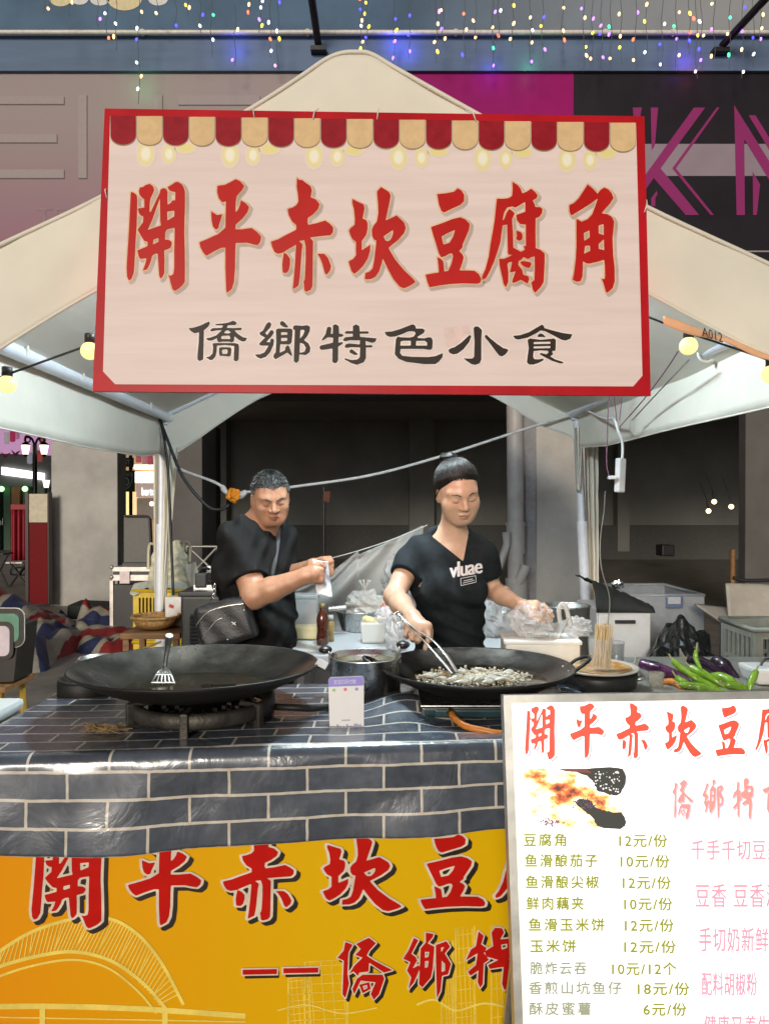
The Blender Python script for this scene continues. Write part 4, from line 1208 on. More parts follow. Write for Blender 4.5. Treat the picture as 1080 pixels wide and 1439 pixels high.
for i, sh_ in enumerate(('350,341 497,343 493,432 465,448 425,440 392,428 378,395 345,368 305,350', '362,468 395,500 440,512 498,522 499,577 405,577 372,535 330,498 306,478 322,462')):
    q = MB(); flat(q, MP, [(p.x + rnd.uniform(-1.1, 1.1), p.y + rnd.uniform(-1.1, 1.1)) for p in catmull([Vector((x, y, 0)) for x, y in Z7(sh_)], 5, closed=True)], 0.0020 + 0.0002 * i); q.build('dark_picture_tone', m_fpd, fp)
q = MB(); flat(q, MP, Z7('235,342 350,342 372,360 330,356 268,352'), 0.0026); q.build('maroon_picture_tone', m_fpr, fp)
q = MB()
for k in range(46):
    x, y, r = rnd.uniform(385, 485), rnd.uniform(350, 435), rnd.uniform(1.2, 4.2)
    flat(q, MP, [(700 + (x + r * math.cos(t)) / 2.842, 960 + (y + r * math.sin(t)) / 2.842) for t in np.linspace(0, 2 * math.pi, 7)[:-1]], 0.0030 + 0.00002 * k)
tag(q.build('light_specks', inkmat('backlit pale speck', (0.8, 0.75, 0.75), 0.8), fp), kind='stuff')
q = MB()
for k in range(70):
    x, y, r = rnd.gauss(200, 28), rnd.gauss(556, 8), rnd.uniform(1.0, 4.0)
    if not (100 < x < 300 and 530 < y < 575): continue
    flat(q, MP, [(700 + (x + r * math.cos(t)) / 2.842, 960 + (y + r * math.sin(t)) / 2.842) for t in np.linspace(0, 2 * math.pi, 7)[:-1]], 0.0020 + 0.00002 * k)
for k in range(60):
    x, y, r = rnd.gauss(345, 26), rnd.gauss(478, 12), rnd.uniform(1.0, 4.0)
    flat(q, MP, [(700 + (x + r * math.cos(t)) / 2.842, 960 + (y + r * math.sin(t)) / 2.842) for t in np.linspace(0, 2 * math.pi, 7)[:-1]], 0.0035 + 0.00002 * k)
tag(q.build('dark_specks', inkmat('backlit purple speck', (0.16, 0.08, 0.16), 0.6), fp), kind='stuff')

# ------------------------------------------------------------------ cookware on the table
m_iron = mat('seasoned iron', (0.045, 0.042, 0.038), 0.26, metal=0.85, var=0.5, scale=9, col2=(0.11, 0.10, 0.09), bump=0.12, bscale=22)
m_irono = mat('sooty iron outside', (0.013, 0.012, 0.011), 0.55, metal=0.3, var=0.3, scale=9, bump=0.08, bscale=60)
m_cast = mat('cast iron burner', (0.06, 0.055, 0.048), 0.5, metal=0.6, var=0.35, scale=20, bump=0.2, bscale=80)
m_oil = mat('dark cooking oil', (0.020, 0.014, 0.006), 0.05, var=0.2, scale=12)
m_bras = mat('brass', (0.5, 0.36, 0.14), 0.35, metal=1)


def wok(name, label, c, R, depth, floor_r, tiltx, oil_z, oilm):
    t = thing(name, label, 'wok', (c.x, c.y, c.z - depth))
    X = Matrix.Translation(c) @ Matrix.Rotation(math.radians(tiltx), 4, 'X')
    prof = []
    n = 16
    for i in range(n + 1):
        r = R * i / n
        k = max(0, (r - floor_r) / (R - floor_r))
        prof.append((max(r, 0.0005), -depth + depth * (k ** 1.55)))
    q = MB(); q.xf = X
    q.lathe(prof, n=72); q.build('inner_face', m_iron, t)
    q = MB(); q.xf = X
    q.lathe([(r + 0.004 * (0.3 + r / R), z - 0.004) for r, z in prof] + [(R + 0.004, -0.001), (R + 0.003, 0.002), (R, 0.0)], n=72); q.build('outer_face', m_irono, t)
    q = MB(); q.xf = X @ Matrix.Translation((0, 0, -depth + oil_z))
    ro = floor_r + (R - floor_r) * (oil_z / depth) ** (1 / 1.55)
    q.lathe([(0.0005, 0), (ro * 0.5, 0.0), (ro - 0.002, 0.0)], n=64); q.build('oil', oilm, t)
    return t, X


c1 = Vector((at(276, 940, 2.17).x, 2.17, 0.956))
w1, X1 = wok('wok', 'large empty iron wok with a slotted turner on the round burner', c1, 0.352, 0.076, 0.16, -1.6, 0.010, m_oil)
for a0 in (172, 178):
    q = MB(); q.xf = X1
    for dz in (0,):
        th = math.radians(a0 + 22)
        q.ell((0.335 * math.cos(th), 0.335 * math.sin(th), -0.022), (0.007, 0.008, 0.008), 10, 6)
    q.build('rivet', m_cast, w1)
c2 = Vector((at(669, 937, 2.33).x, 2.33, 0.918))
w2, X2 = wok('wok', 'smaller black wok of frying fish in front of the woman', c2, 0.300, 0.064, 0.15, -0.5, 0.020, m_oil)
for sx in (-1, 1):
    q = MB(); q.xf = X2
    q.tube(catmull([(sx * 0.298, -0.04, -0.012), (sx * 0.325, -0.042, 0.008), (sx * 0.352, -0.02, 0.022), (sx * 0.352, 0.02, 0.022), (sx * 0.325, 0.042, 0.008), (sx * 0.298, 0.04, -0.012)], 6), 0.0055, 8); q.xf = None
    q.build('loop_handle', m_irono, w2)
    for yy in (-0.035, 0.035):
        q = MB(); q.xf = X2; q.ell((sx * 0.283, yy, -0.016), (0.006, 0.007, 0.007), 8, 6); q.build('rivet', mat('pale rivet', (0.7, 0.68, 0.6), 0.4, metal=0.5), w2)
q = MB(); q.tube([X1 @ Vector((0.346, 0.02, -0.01)), X1 @ Vector((0.365, 0.015, -0.014)), X1 @ Vector((0.38, 0.01, -0.016))], 0.004, 6)
q.build('lug', m_cast, w1)
q = MB(); P0 = at(452, 933, 2.16); q.box(P0, (0.034, 0.004, 0.022), rot=(0.2, 0.5, 0.2), bev=0.001); q.build('paper_label', mat('white label paper', (0.72, 0.75, 0.78), 0.6), w1)

# round cast burner below the big wok
br1 = thing('gas_burner', 'round cast iron burner ring carrying the large wok', 'burner', (c1.x + 0.02, 2.13, TZ))
bc1 = Vector((c1.x + 0.03, 2.13, TZ))
q = MB(); q.lathe([(0.185, 0.022), (0.200, 0.022), (0.205, 0.030), (0.205, 0.058), (0.195, 0.064), (0.178, 0.060), (0.172, 0.045), (0.178, 0.030), (0.185, 0.022)], bc1, 56); q.build('ring', m_cast, br1)
q = MB(); q.lathe([(0.0005, 0.03), (0.06, 0.034), (0.13, 0.034), (0.155, 0.03), (0.155, 0.015), (0.0005, 0.012)], bc1, 40); q.build('burner_plate', m_irono, br1)
q = MB()
for ring, rr0 in ((26, 0.145), (20, 0.11), (14, 0.075)):
    for k in range(ring):
        th = 2 * math.pi * k / ring
        q.box(bc1 + Vector((rr0 * math.cos(th), rr0 * math.sin(th), 0.038)), (0.012, 0.008, 0.01), rot=(0, 0, th))
tag(q.build('burner_ports', m_cast, br1), kind='stuff')
for k in range(6):
    th = math.radians(-90 + 60 * k)
    d = Vector((math.cos(th), math.sin(th), 0))
    q = MB()
    q.box(bc1 + d * 0.204 + Vector((0, 0, 0.034)), (0.020, 0.022, 0.066), rot=(0, 0, th), bev=0.003)
    q.box(bc1 + d * 0.178 + Vector((0, 0, 0.062)), (0.07, 0.014, 0.012), rot=(0, 0, th), bev=0.002)
    q.build('support_leg', m_cast, br1)
q = MB(); q.tube(catmull([bc1 + Vector((0.2, 0.02, 0.025)), bc1 + Vector((0.26, 0.0, 0.028)), bc1 + Vector((0.33, 0.03, 0.018)), bc1 + Vector((0.40, 0.12, 0.012))], 6), 0.010, 8); q.build('gas_valve', m_irono, br1)
# rag of straw beside the burner
q = MB()
for k in range(60):
    a = Vector((bc1.x - 0.235 + rnd.uniform(-.035, .035), 1.985 + rnd.uniform(-.02, .02), TZ + 0.006))
    q.tube(catmull([a, a + Vector((rnd.uniform(-.03, .03), rnd.uniform(-.01, .01), rnd.uniform(0.002, 0.018))), a + Vector((rnd.uniform(-.06, .05), rnd.uniform(-.02, .02), rnd.uniform(0, .008)))], 3), 0.0011, 4)
tag(q.build('straw_scourer', mat('dry straw', (0.30, 0.20, 0.09), 0.8), None), 'small tuft of dry straw beside the burner foot', 'scourer')

# slotted turner lying in the big wok
m_stl = mat('worn steel', (0.50, 0.50, 0.49), 0.28, metal=1.0, var=0.15, scale=40)
tn = thing('slotted_turner', 'steel slotted turner standing in the large wok', 'turner', at(228, 955, 2.06))
hd0, hd1 = at(238, 893, 2.02), at(231, 940, 2.07)
q = MB(); q.tube(catmull([hd0, hd0.lerp(hd1, 0.5), hd1], 5), [0.0105, 0.0105, 0.0105, 0.0085, 0.0075, 0.0065, 0.006, 0.006, 0.006, 0.006, 0.006][:11], 10); q.build('handle', m_stl, tn)
for i in range(6):
    u0 = -1 + 2 * i / 5
    q = MB()
    q.tube(catmull([hd1 + Vector((u0 * 0.006, 0, 0)), at(230 + u0 * 9, 946, 2.045), at(229 + u0 * 15, 959, 2.015)], 5), 0.0032, 6, flat=0.5)
    q.build('tine', m_stl, tn)
q = MB(); q.tube([at(213, 959.5, 2.015), at(246, 959.5, 2.015)], 0.0035, 6); q.tube([at(219, 948, 2.04), at(241, 948, 2.04)], 0.0035, 6); q.build('blade_edge', m_stl, tn)

# small steel sieve behind the wok rim
sv = thing('steel_ladle_pan', 'shallow steel pan with a long thin handle behind the wok', 'pan', at(138, 935, 2.62))
cS = at(140, 924, 2.62)
q = MB(); q.lathe([(0.0005, -0.03), (0.06, -0.028), (0.072, 0.0), (0.074, 0.001), (0.062, -0.030), (0.0005, -0.033)], cS, 36); q.build('bowl', m_stl, sv)
q = MB(); q.tube([cS + Vector((0.07, 0, 0)), at(226, 902, 2.60)], 0.0042, 8); q.build('handle', m_bras, sv)
q = MB(); q.tube([cS + Vector((-0.07, 0, 0.0)), at(100, 942, 2.55)], 0.004, 8); q.build('rest_hook', m_stl, sv)

# single burner behind the left edge
sb = thing('single_burner', 'small round black burner at the back left of the table', 'burner', at(118, 978, 2.37))
cB = Vector((at(122, 968, 2.40).x, 2.40, TZ + 0.002))
q = MB(); q.lathe([(0.0005, 0), (0.085, 0), (0.09, 0.008), (0.09, 0.042), (0.083, 0.05), (0.0005, 0.05)], cB, 36); q.build('base', m_irono, sb)
q = MB(); q.tube([cB + Vector((0.05 * math.cos(t), 0.05 * math.sin(t), 0.056)) for t in np.linspace(0, 2 * math.pi, 25)[:-1]], 0.005, 8, closed=True); q.build('brass_ring', m_bras, sb)
q = MB(); q.tube([cB + Vector((0.084 * math.cos(t), 0.084 * math.sin(t), 0.05)) for t in np.linspace(0, 2 * math.pi, 31)[:-1]], 0.004, 8, closed=True); q.build('rim', m_cast, sb)

# stock pot with oil
pt_ = thing('stock_pot', 'stainless pot with black lug handles between the two woks', 'pot', at(512, 975, 2.35))
cP = Vector((at(513, 925, 2.36).x, 2.36, TZ + 0.004)); RP, HP_ = 0.112, 0.128
q = MB(); q.lathe([(0.0005, 0.0), (RP - 0.004, 0), (RP, 0.006), (RP, HP_ - 0.008), (RP + 0.004, HP_ - 0.003), (RP + 0.005, HP_), (RP + 0.002, HP_ + 0.002), (RP - 0.002, HP_), (RP - 0.003, 0.03), (0.0005, 0.03)], cP, 56); q.build('body', m_stl, pt_)
q = MB(); q.lathe([(0.0005, HP_ - 0.018), (RP - 0.004, HP_ - 0.018)], cP, 48); q.build('oil', mat('amber oil', (0.10, 0.07, 0.018), 0.06, var=0.5, scale=40, col2=(0.16, 0.13, 0.06)), pt_)
for s_, (ax, ay) in ((-1, (457, 913)), (1, (566, 906))):
    q = MB(); hp = at(ax, ay, 2.36)
    root = cP + Vector((s_ * RP, 0, HP_ - 0.02))
    q.tube(catmull([root + Vector((0, -0.018, 0)), hp + Vector((-s_ * 0.012, -0.018, 0)), hp], 5), 0.003, 6); q.build('handle_wire', m_stl, pt_)
    q = MB(); q.ell(hp, (0.022, 0.026, 0.013), 14, 8); q.build('handle_grip', mat('black bakelite', (0.012, 0.012, 0.012), 0.3), pt_)

# square teal stove below the fish wok, with its hose
st_ = thing('square_stove', 'dark teal square gas stove under the fish wok', 'stove', (c2.x, 2.22, TZ))
m_teal = mat('dark teal enamel', (0.010, 0.035, 0.045), 0.28, var=0.2, scale=12)
sx0, sx1 = at(592, 1000, 2.08).x, at(770, 1000, 2.08).x
q = MB(); q.box(((sx0 + sx1) / 2, 2.27, TZ + 0.027), (sx1 - sx0, 0.38, 0.030), bev=0.008); q.build('body', m_teal, st_)
q = MB(); q.box(((sx0 + sx1) / 2, 2.27, TZ + 0.0455), (sx1 - sx0 + 0.006, 0.386, 0.006), bev=0.003); q.build('top_plate', m_stl, st_)
q = MB(); q.box(((sx0 + sx1) / 2 - 0.04, 2.073, TZ + 0.027), (0.20, 0.012, 0.022), bev=0.004); q.build('front_recess', m_teal, st_)
for dx in (0.02, 0.0):
    pass
for X, Y in ((sx0 + 0.03, 2.10), (sx1 - 0.03, 2.10), (sx0 + 0.03, 2.44), (sx1 - 0.03, 2.44)):
    q = MB(); q.tube([(X, Y, TZ), (X, Y, TZ + 0.013)], 0.014, 10); q.build('foot', m_irono, st_)
for k in range(4):
    q = MB(); th = math.radians(45 + 90 * k)
    q.box(Vector((c2.x, 2.31, TZ + 0.040)) + Vector((math.cos(th), math.sin(th), 0)) * 0.09, (0.10, 0.012, 0.004), rot=(0, 0, th), bev=0.002)
    q.build('pan_support', m_irono, st_)
hs_ = thing('gas_hose', 'orange rubber gas hose plugged into the teal stove', 'hose', at(700, 1030, 2.0))
P = [at(634, 1003, 2.065), at(640, 1011, 2.03), at(655, 1021, 2.0), at(680, 1027, 1.985), at(705, 1031, 1.98), at(760, 1030, 2.0), at(830, 1022, 2.1)]
q = MB(); q.tube(catmull(P, 6), 0.0095, 10); q.build('hose', mat('orange rubber', (0.52, 0.17, 0.02), 0.4, var=0.15, scale=40), hs_)
q = MB(); q.tube([at(632, 1000, 2.075), at(635, 1004, 2.06)], 0.012, 10); q.build('brass_nut', m_bras, hs_)

# fish frying in the small wok
m_fish = mat('pale fried fish', (0.60, 0.56, 0.45), 0.25, var=0.5, scale=60, col2=(0.72, 0.68, 0.58), bump=0.3, bscale=120)
m_fishd = mat('browned fish', (0.30, 0.20, 0.09), 0.3, var=0.4, scale=60, col2=(0.55, 0.45, 0.28), bump=0.3, bscale=120)
oz = c2.z - 0.064 + 0.020
for k in range(34):
    cx = rnd.uniform(598, 728); cy = rnd.uniform(942, 960)
    p = atz(cx, cy, oz + 0.006)
    f = thing('frying_fish', 'small pale fish frying in the oil of the smaller wok', 'fish', (p.x, p.y, oz), 'fish frying in the wok')
    a = rnd.uniform(-0.5, 0.5) + (math.pi if rnd.random() < 0.4 else 0)
    q = MB(); q.xf = Matrix.Translation((p.x, p.y, oz + 0.004 + rnd.uniform(0, .006))) @ Matrix.Rotation(a, 4, 'Z') @ Matrix.Rotation(rnd.uniform(-.5, .5), 4, 'X')
    ln = rnd.uniform(0.018, 0.034)
    q.tube([(-ln, 0, 0), (-ln * .8, 0, 0.001), (-ln * .4, 0.002, 0.003), (0, 0.003, 0.004), (ln * .5, 0.001, 0.002), (ln * .85, -.001, 0)], [0.002, 0.007, 0.0105, 0.010, 0.006, 0.0022], 10, flat=0.62)
    mm_ = m_fishd if rnd.random() < 0.22 else m_fish
    q.xf = q.xf; q.build('flank', mm_, f)
    X = Matrix.Translation((p.x, p.y, oz + 0.008)) @ Matrix.Rotation(a, 4, 'Z')
    q = MB(); q.slab([X @ Vector(v) for v in ((ln * .8, 0, 0), (ln * 1.25, 0.010, 0.006), (ln * 1.12, 0, 0.004), (ln * 1.25, -0.010, 0.004))], 0.0012); q.build('tail_fin', mm_, f)

q = MB()
for k in range(1500):
    cx = rnd.gauss(662, 36); cy = rnd.gauss(952, 5.0)
    p = atz(cx, cy, oz)
    if (p.x - c2.x) ** 2 + (p.y - c2.y) ** 2 > 0.19 ** 2: continue
    r = rnd.uniform(0.0015, 0.0055)
    q.ell((p.x, p.y, oz + r * 0.2), (r, r, r * 0.8), 6, 4)
tag(q.build('frying_bubbles', mat('oil froth', (0.70, 0.66, 0.52), 0.12, var=0.1, alpha=0.75), None, loc=(c2.x, c2.y, oz)), 'pale froth of bubbles round the frying fish', 'bubbles', kind='stuff')

# payment card stand
cd_ = thing('payment_card', 'small white card stand with a purple header on the table', 'card stand', at(486, 1024, 2.02))
CPl = Plane(at(461, 952, 2.04), at(511, 950, 2.04), at(462, 1025, 2.02))
q = MB(); q.slab([CPl.pt(x, y, -0.003) for x, y in ((461, 955), (464, 952), (509, 950), (511, 953), (511, 1022), (463, 1025))][::-1], 0.003); q.build('card', mat('white card', (0.66, 0.66, 0.68), 0.35, var=0.02), cd_)
q = MB(); flat(q, CPl, [(461, 955), (464, 952.5), (509, 950.5), (510.5, 953), (510.5, 963.5), (461.3, 965.5)], 0.0006); q.build('purple_header', mat('purple print', (0.16, 0.13, 0.55), 0.35), cd_)
q = MB(); print_text(q, CPl, '欢迎扫码付款', (469, 955.5, 500, 962, -1), 0.0012); q.build('header_lettering', mat('pale print', (0.6, 0.6, 0.75), 0.4), cd_)
for x, y, cc in ((469, 970, (0.25, 0.5, 0.12)), (485, 969, (0.6, 0.12, 0.13)), (501, 968.5, (0.25, 0.27, 0.45))):
    q = MB(); flat(q, CPl, [(x + 2.6 * math.cos(t), y + 2.4 * math.sin(t)) for t in np.linspace(0, 2 * math.pi, 13)[:-1]], 0.0008); q.build('pay_icon', mat('icon print', cc, 0.4), cd_)
q = MB(); flat(q, CPl, [(480, 1011.5), (492, 1011), (492, 1013), (480, 1013.5)], 0.0008); q.build('caption_bar', mat('grey print', (0.35, 0.35, 0.4), 0.4), cd_)
q = MB()
x = 464.0
while x < 509:
    h = rnd.uniform(2, 6); w = rnd.uniform(1.6, 3.2)
    flat(q, CPl, [(x, 1024.6 - (x - 463) * .05 - h), (x + w, 1024.6 - (x - 463) * .05 - h), (x + w, 1024.4 - (x - 463) * .05), (x, 1024.4 - (x - 463) * .05)], 0.0007)
    x += w + 0.15
tag(q.build('printed_skyline', mat('blue skyline print', (0.25, 0.29, 0.48), 0.4), cd_), kind='stuff')
q = MB(); q.box(CPl.pt(487, 1024, -0.02) + Vector((0, 0, 0.002)), (0.09, 0.05, 0.004)); q.build('base', mat('clear acrylic', (0.7, 0.75, 0.78), 0.1, var=0, alpha=0.35), cd_)

# ------------------------------------------------------------------ people: smooth distance-field bodies, one skin each
def sdf_mesh(fn, lo, hi, h, B=8, margin=0.03):
    lo, hi = np.array(lo, float), np.array(hi, float)
    nb = np.ceil((hi - lo) / (h * B)).astype(int)
    n = nb * B + 1
    ax = [lo[i] + np.arange(nb[i]) * B * h + B * h / 2 for i in range(3)]
    G = np.stack(np.meshgrid(*ax, indexing='ij'), -1).reshape(-1, 3).astype(np.float32)
    dc = fn(G).reshape(nb)
    D = np.where(np.repeat(np.repeat(np.repeat(dc, B, 0), B, 1), B, 2) > 0, 1.0, -1.0).astype(np.float32)
    D = np.pad(D, ((0, 1), (0, 1), (0, 1)), mode='edge')
    act = np.argwhere(np.abs(dc) < B * h * 0.87 + margin)
    off = np.stack(np.meshgrid(*[np.arange(B + 1)] * 3, indexing='ij'), -1).reshape(-1, 3)
    for c0 in range(0, len(act), 1500):
        idx = (act[c0:c0 + 1500, None, :] * B + off[None]).reshape(-1, 3)
        D[idx[:, 0], idx[:, 1], idx[:, 2]] = fn((lo + idx * h).astype(np.float32))
    D[0], D[-1], D[:, 0], D[:, -1], D[:, :, 0], D[:, :, -1] = 1, 1, 1, 1, 1, 1
    ins = D < 0
    s8 = sum(ins[i:n[0] - 1 + i, j:n[1] - 1 + j, k:n[2] - 1 + k].astype(np.int8) for i in (0, 1) for j in (0, 1) for k in (0, 1))
    cells = np.argwhere((s8 > 0) & (s8 < 8))
    ids = np.full(s8.shape, -1, np.int64)
    ids[cells[:, 0], cells[:, 1], cells[:, 2]] = np.arange(len(cells))
    acc, cnt = np.zeros((len(cells), 3)), np.zeros(len(cells))
    corners = [(i, j, k) for i in (0, 1) for j in (0, 1) for k in (0, 1)]
    for a in corners:
        for b in corners:
            if sum(abs(x - y) for x, y in zip(a, b)) == 1 and a < b:
                pa, pb = cells + a, cells + b
                da, db = D[pa[:, 0], pa[:, 1], pa[:, 2]], D[pb[:, 0], pb[:, 1], pb[:, 2]]
                m = (da < 0) != (db < 0)
                t = np.clip(np.where(m, da / np.where(m, da - db, 1), 0), 0, 1)
                acc += np.where(m[:, None], np.array(a) + t[:, None] * (np.array(b) - np.array(a)), 0)
                cnt += m
    V = lo + (cells + acc / cnt[:, None]) * h
    F = []
    for axn in range(3):
        u, w = (axn + 1) % 3, (axn + 2) % 3
        e = np.zeros(3, int); e[axn] = 1
        A = ins[:-1] if axn == 0 else (ins[:, :-1] if axn == 1 else ins[:, :, :-1])
        Bq = ins[1:] if axn == 0 else (ins[:, 1:] if axn == 1 else ins[:, :, 1:])
        ed = np.argwhere(A != Bq)
        ed = ed[(ed[:, u] > 0) & (ed[:, w] > 0) & (ed[:, u] < n[u] - 1) & (ed[:, w] < n[w] - 1)]
        fl_ = A[ed[:, 0], ed[:, 1], ed[:, 2]]
        def cid(du, dw):
            c = ed.copy(); c[:, u] -= du; c[:, w] -= dw
            return ids[c[:, 0], c[:, 1], c[:, 2]]
        Q = np.stack([cid(1, 1), cid(0, 1), cid(0, 0), cid(1, 0)], 1)
        Q[~fl_] = Q[~fl_][:, ::-1]
        F.append(Q)
    return V, np.vstack(F)


def sd_cap(P, a, b, ra, rb):
    a, b = np.array(a, np.float32), np.array(b, np.float32)
    ab = b - a
    t = np.clip((P - a) @ ab / max(float(ab @ ab), 1e-9), 0, 1)
    q = P - a - t[:, None] * ab
    return np.sqrt((q * q).sum(1)) - (ra + (rb - ra) * t)


def sd_ell(P, c, r, R=None):
    q = P - np.array(c, np.float32)
    if R is not None: q = q @ np.array(R, np.float32)
    r = np.array(r, np.float32)
    k0 = np.sqrt(((q / r) ** 2).sum(1)); k1 = np.sqrt(((q / r ** 2) ** 2).sum(1))
    return k0 * (k0 - 1) / np.maximum(k1, 1e-6)


def smin(a, b, k):
    h = np.clip(0.5 + 0.5 * (b - a) / k, 0, 1)
    return b + (a - b) * h - k * h * (1 - h)


def smax(a, b, k): return -smin(-a, -b, k)


def mesh_obj(name, V, F, m, parent, smooth=2):
    me = bpy.data.meshes.new(name)
    off = np.array(wloc(parent))
    V = V - off
    me.vertices.add(len(V)); me.vertices.foreach_set('co', V.ravel())
    me.loops.add(F.size); me.loops.foreach_set('vertex_index', F.ravel().astype(np.int32))
    me.polygons.add(len(F)); me.polygons.foreach_set('loop_start', np.arange(len(F), dtype=np.int32) * 4)
    me.update(calc_edges=True); me.validate()
    me.polygons.foreach_set('use_smooth', np.ones(len(me.polygons), bool))
    me.materials.append(m)
    o = bpy.data.objects.new(name, me); COL.objects.link(o); o.parent = parent
    if smooth:
        md = o.modifiers.new('relax', 'SMOOTH'); md.factor = 0.5; md.iterations = smooth
    return o


def head_frame(yaw, pitch, roll):
    y, p, r = map(math.radians, (yaw, pitch, roll))
    f = Vector((math.sin(y) * math.cos(p), -math.cos(y) * math.cos(p), -math.sin(p)))
    u = (Vector((0, 0, 1)) - f * f.z).normalized()
    u = Matrix.Rotation(r, 3, f) @ u
    x = f.cross(u).normalized()
    return np.array([[x.x, f.x, u.x], [x.y, f.y, u.y], [x.z, f.z, u.z]], np.float32)   # columns: side, forward, up


class Head:
    def __init__(s, centre, yaw, pitch, roll, size, male):
        s.R = head_frame(yaw, pitch, roll); s.s = size; s.male = male
        s.C = np.array(centre, np.float32) - s.R @ np.array([0, 0, 0.115 * size], np.float32)

    def loc(s, P): return ((P - s.C) @ s.R) / s.s

    def wor(s, p): return Vector((s.C + s.R @ (np.array(p, np.float32) * s.s)).tolist())

    def face(s, q):
        """head in its own space: chin at z 0, crown at 0.23, y forward"""
        M = s.male
        d = sd_ell(q, (0, -0.012, 0.142), (0.076 if not M else 0.078, 0.096, 0.088))
        d = smin(d, sd_ell(q, (0, 0.022, 0.088), (0.0685 if not M else 0.070, 0.068, 0.086)), 0.03)
        d = smin(d, sd_cap(q, (-0.016 if M else -0.010, 0.058, 0.020), (0.016 if M else 0.010, 0.058, 0.020), 0.027 if M else 0.025, 0.027 if M else 0.025), 0.032)
        qa = q.copy(); qa[:, 0] = np.abs(qa[:, 0])
        if M: d = smin(d, sd_cap(qa, (0.048, 0.005, 0.05), (0.026, 0.05, 0.028), 0.021, 0.021), 0.03)
        d = smin(d, sd_ell(qa, (0.043, 0.050, 0.086), (0.028, 0.030, 0.026)), 0.022)           # cheeks
        d = smin(d, sd_ell(qa, (0.034, 0.036, 0.052), (0.030, 0.036, 0.036)), 0.032)
        d = smin(d, sd_cap(qa, (0.012, 0.078, 0.134), (0.047, 0.060, 0.136), 0.013, 0.011), 0.018)    # brow
        d = smax(d, -sd_ell(qa, (0.032, 0.100, 0.113), (0.021, 0.017, 0.011)), 0.014)          # sockets
        d = smin(d, sd_ell(qa, (0.032, 0.070, 0.113), (0.0165, 0.0165, 0.0125)), 0.005)          # lids
        d = smin(d, sd_cap(q, (0, 0.082, 0.128), (0, 0.103, 0.086), 0.0075, 0.0125), 0.011)      # nose
        d = smin(d, sd_ell(qa, (0.0125, 0.094, 0.080), (0.0095 if not M else 0.011, 0.010, 0.0085)), 0.006)
        d = smin(d, sd_ell(q, (0, 0.086, 0.0535), (0.024, 0.010, 0.0065)), 0.006)          # upper lip
        d = smin(d, sd_ell(q, (0, 0.083, 0.0425), (0.020, 0.011, 0.0075)), 0.006)          # lower lip
        d = smax(d, -sd_cap(q, (-0.022, 0.092, 0.0478), (0.022, 0.092, 0.0478), 0.0018, 0.0018), 0.004)
        d = smin(d, sd_ell(qa, (0.076 if not M else 0.081, -0.012, 0.102), (0.010, 0.020, 0.032)), 0.008)     # ears
        d = smax(d, -sd_ell(qa, (0.086 if not M else 0.091, -0.006, 0.106), (0.006, 0.010, 0.016)), 0.005)
        return d

    def sdf(s, P): return s.face(s.loc(P)) * s.s

    def surf(s, x, z):
        ys = np.linspace(0.14, 0.0, 281).astype(np.float32)
        q = np.stack([np.full_like(ys, x), ys, np.full_like(ys, z)], 1)
        d = s.face(q)
        i = int(np.argmax(d < 0))
        return float(ys[i])

    def stroke(s, name, pts, r, m, parent, lift=0.0005, flat=0.6):
        P = [s.wor((x, s.surf(x, z) + lift, z)) for x, z in pts]
        q = MB(); q.tube(catmull(P, 4), [r[min(len(r) - 1, int(i * len(r) / (4 * (len(P) - 1) + 1)))] for i in range(4 * (len(P) - 1) + 1)], 6)
        return q.build(name, m, parent)


def finger(P, pts, r):
    d = None
    for i in range(len(pts) - 1):
        k = sd_cap(P, pts[i], pts[i + 1], r[i], r[i + 1])
        d = k if d is None else np.minimum(d, k)
    return d


def skin(name, c, c2):
    m = mat(name, c, 0.40, var=0.04, col2=c2, scale=34, bump=0.10, bscale=240, sss=0.12)
    return m


def march(px, py, fn, d0, d1):
    r = ray(px, py); r = r / r.y
    t = np.linspace(d0, d1, 400)
    P = np.array([(r.x * k, k, CAMZ + r.z * k) for k in t], np.float32)
    d = fn(P)
    i = int(np.argmax(d < 0))
    return Vector(P[i].tolist()) if d[i] < 0 else None


A_ = lambda x, y, D: np.array(at(x, y, D), np.float32)

# ================================================================== woman with the tongs
m_sk1 = skin('warm light skin', (0.56, 0.36, 0.245), (0.62, 0.41, 0.285))
m_sk2 = skin('tanned skin', (0.40, 0.205, 0.120), (0.46, 0.25, 0.155))
m_lip1 = mat('lip tone', (0.46, 0.21, 0.16), 0.4, var=0.05)
m_lip2 = mat('dark lip tone', (0.30, 0.12, 0.09), 0.4, var=0.05)
m_brow = mat('brow hair', (0.05, 0.035, 0.028), 0.7)
m_hair1 = mat('black hair', (0.010, 0.009, 0.008), 0.42, var=0.3, scale=90, spec=0.22)
m_hair2 = mat('grey flecked short hair', (0.022, 0.021, 0.020), 0.7, var=0.4, scale=160, col2=(0.06, 0.058, 0.055), bump=0.4, bscale=300)
m_tee1 = mat('charcoal cotton', (0.014, 0.018, 0.021), 0.9, spec=0.12, var=0.2, scale=40, bump=0.12, bscale=120)
m_tee2 = mat('black cotton', (0.012, 0.012, 0.012), 0.9, spec=0.12, var=0.2, scale=30, bump=0.12, bscale=120)
m_trs = mat('dark trousers', (0.022, 0.022, 0.020), 0.85, var=0.2, scale=30, bump=0.1, bscale=90)
m_shoe = mat('black rubber', (0.015, 0.015, 0.015), 0.6)

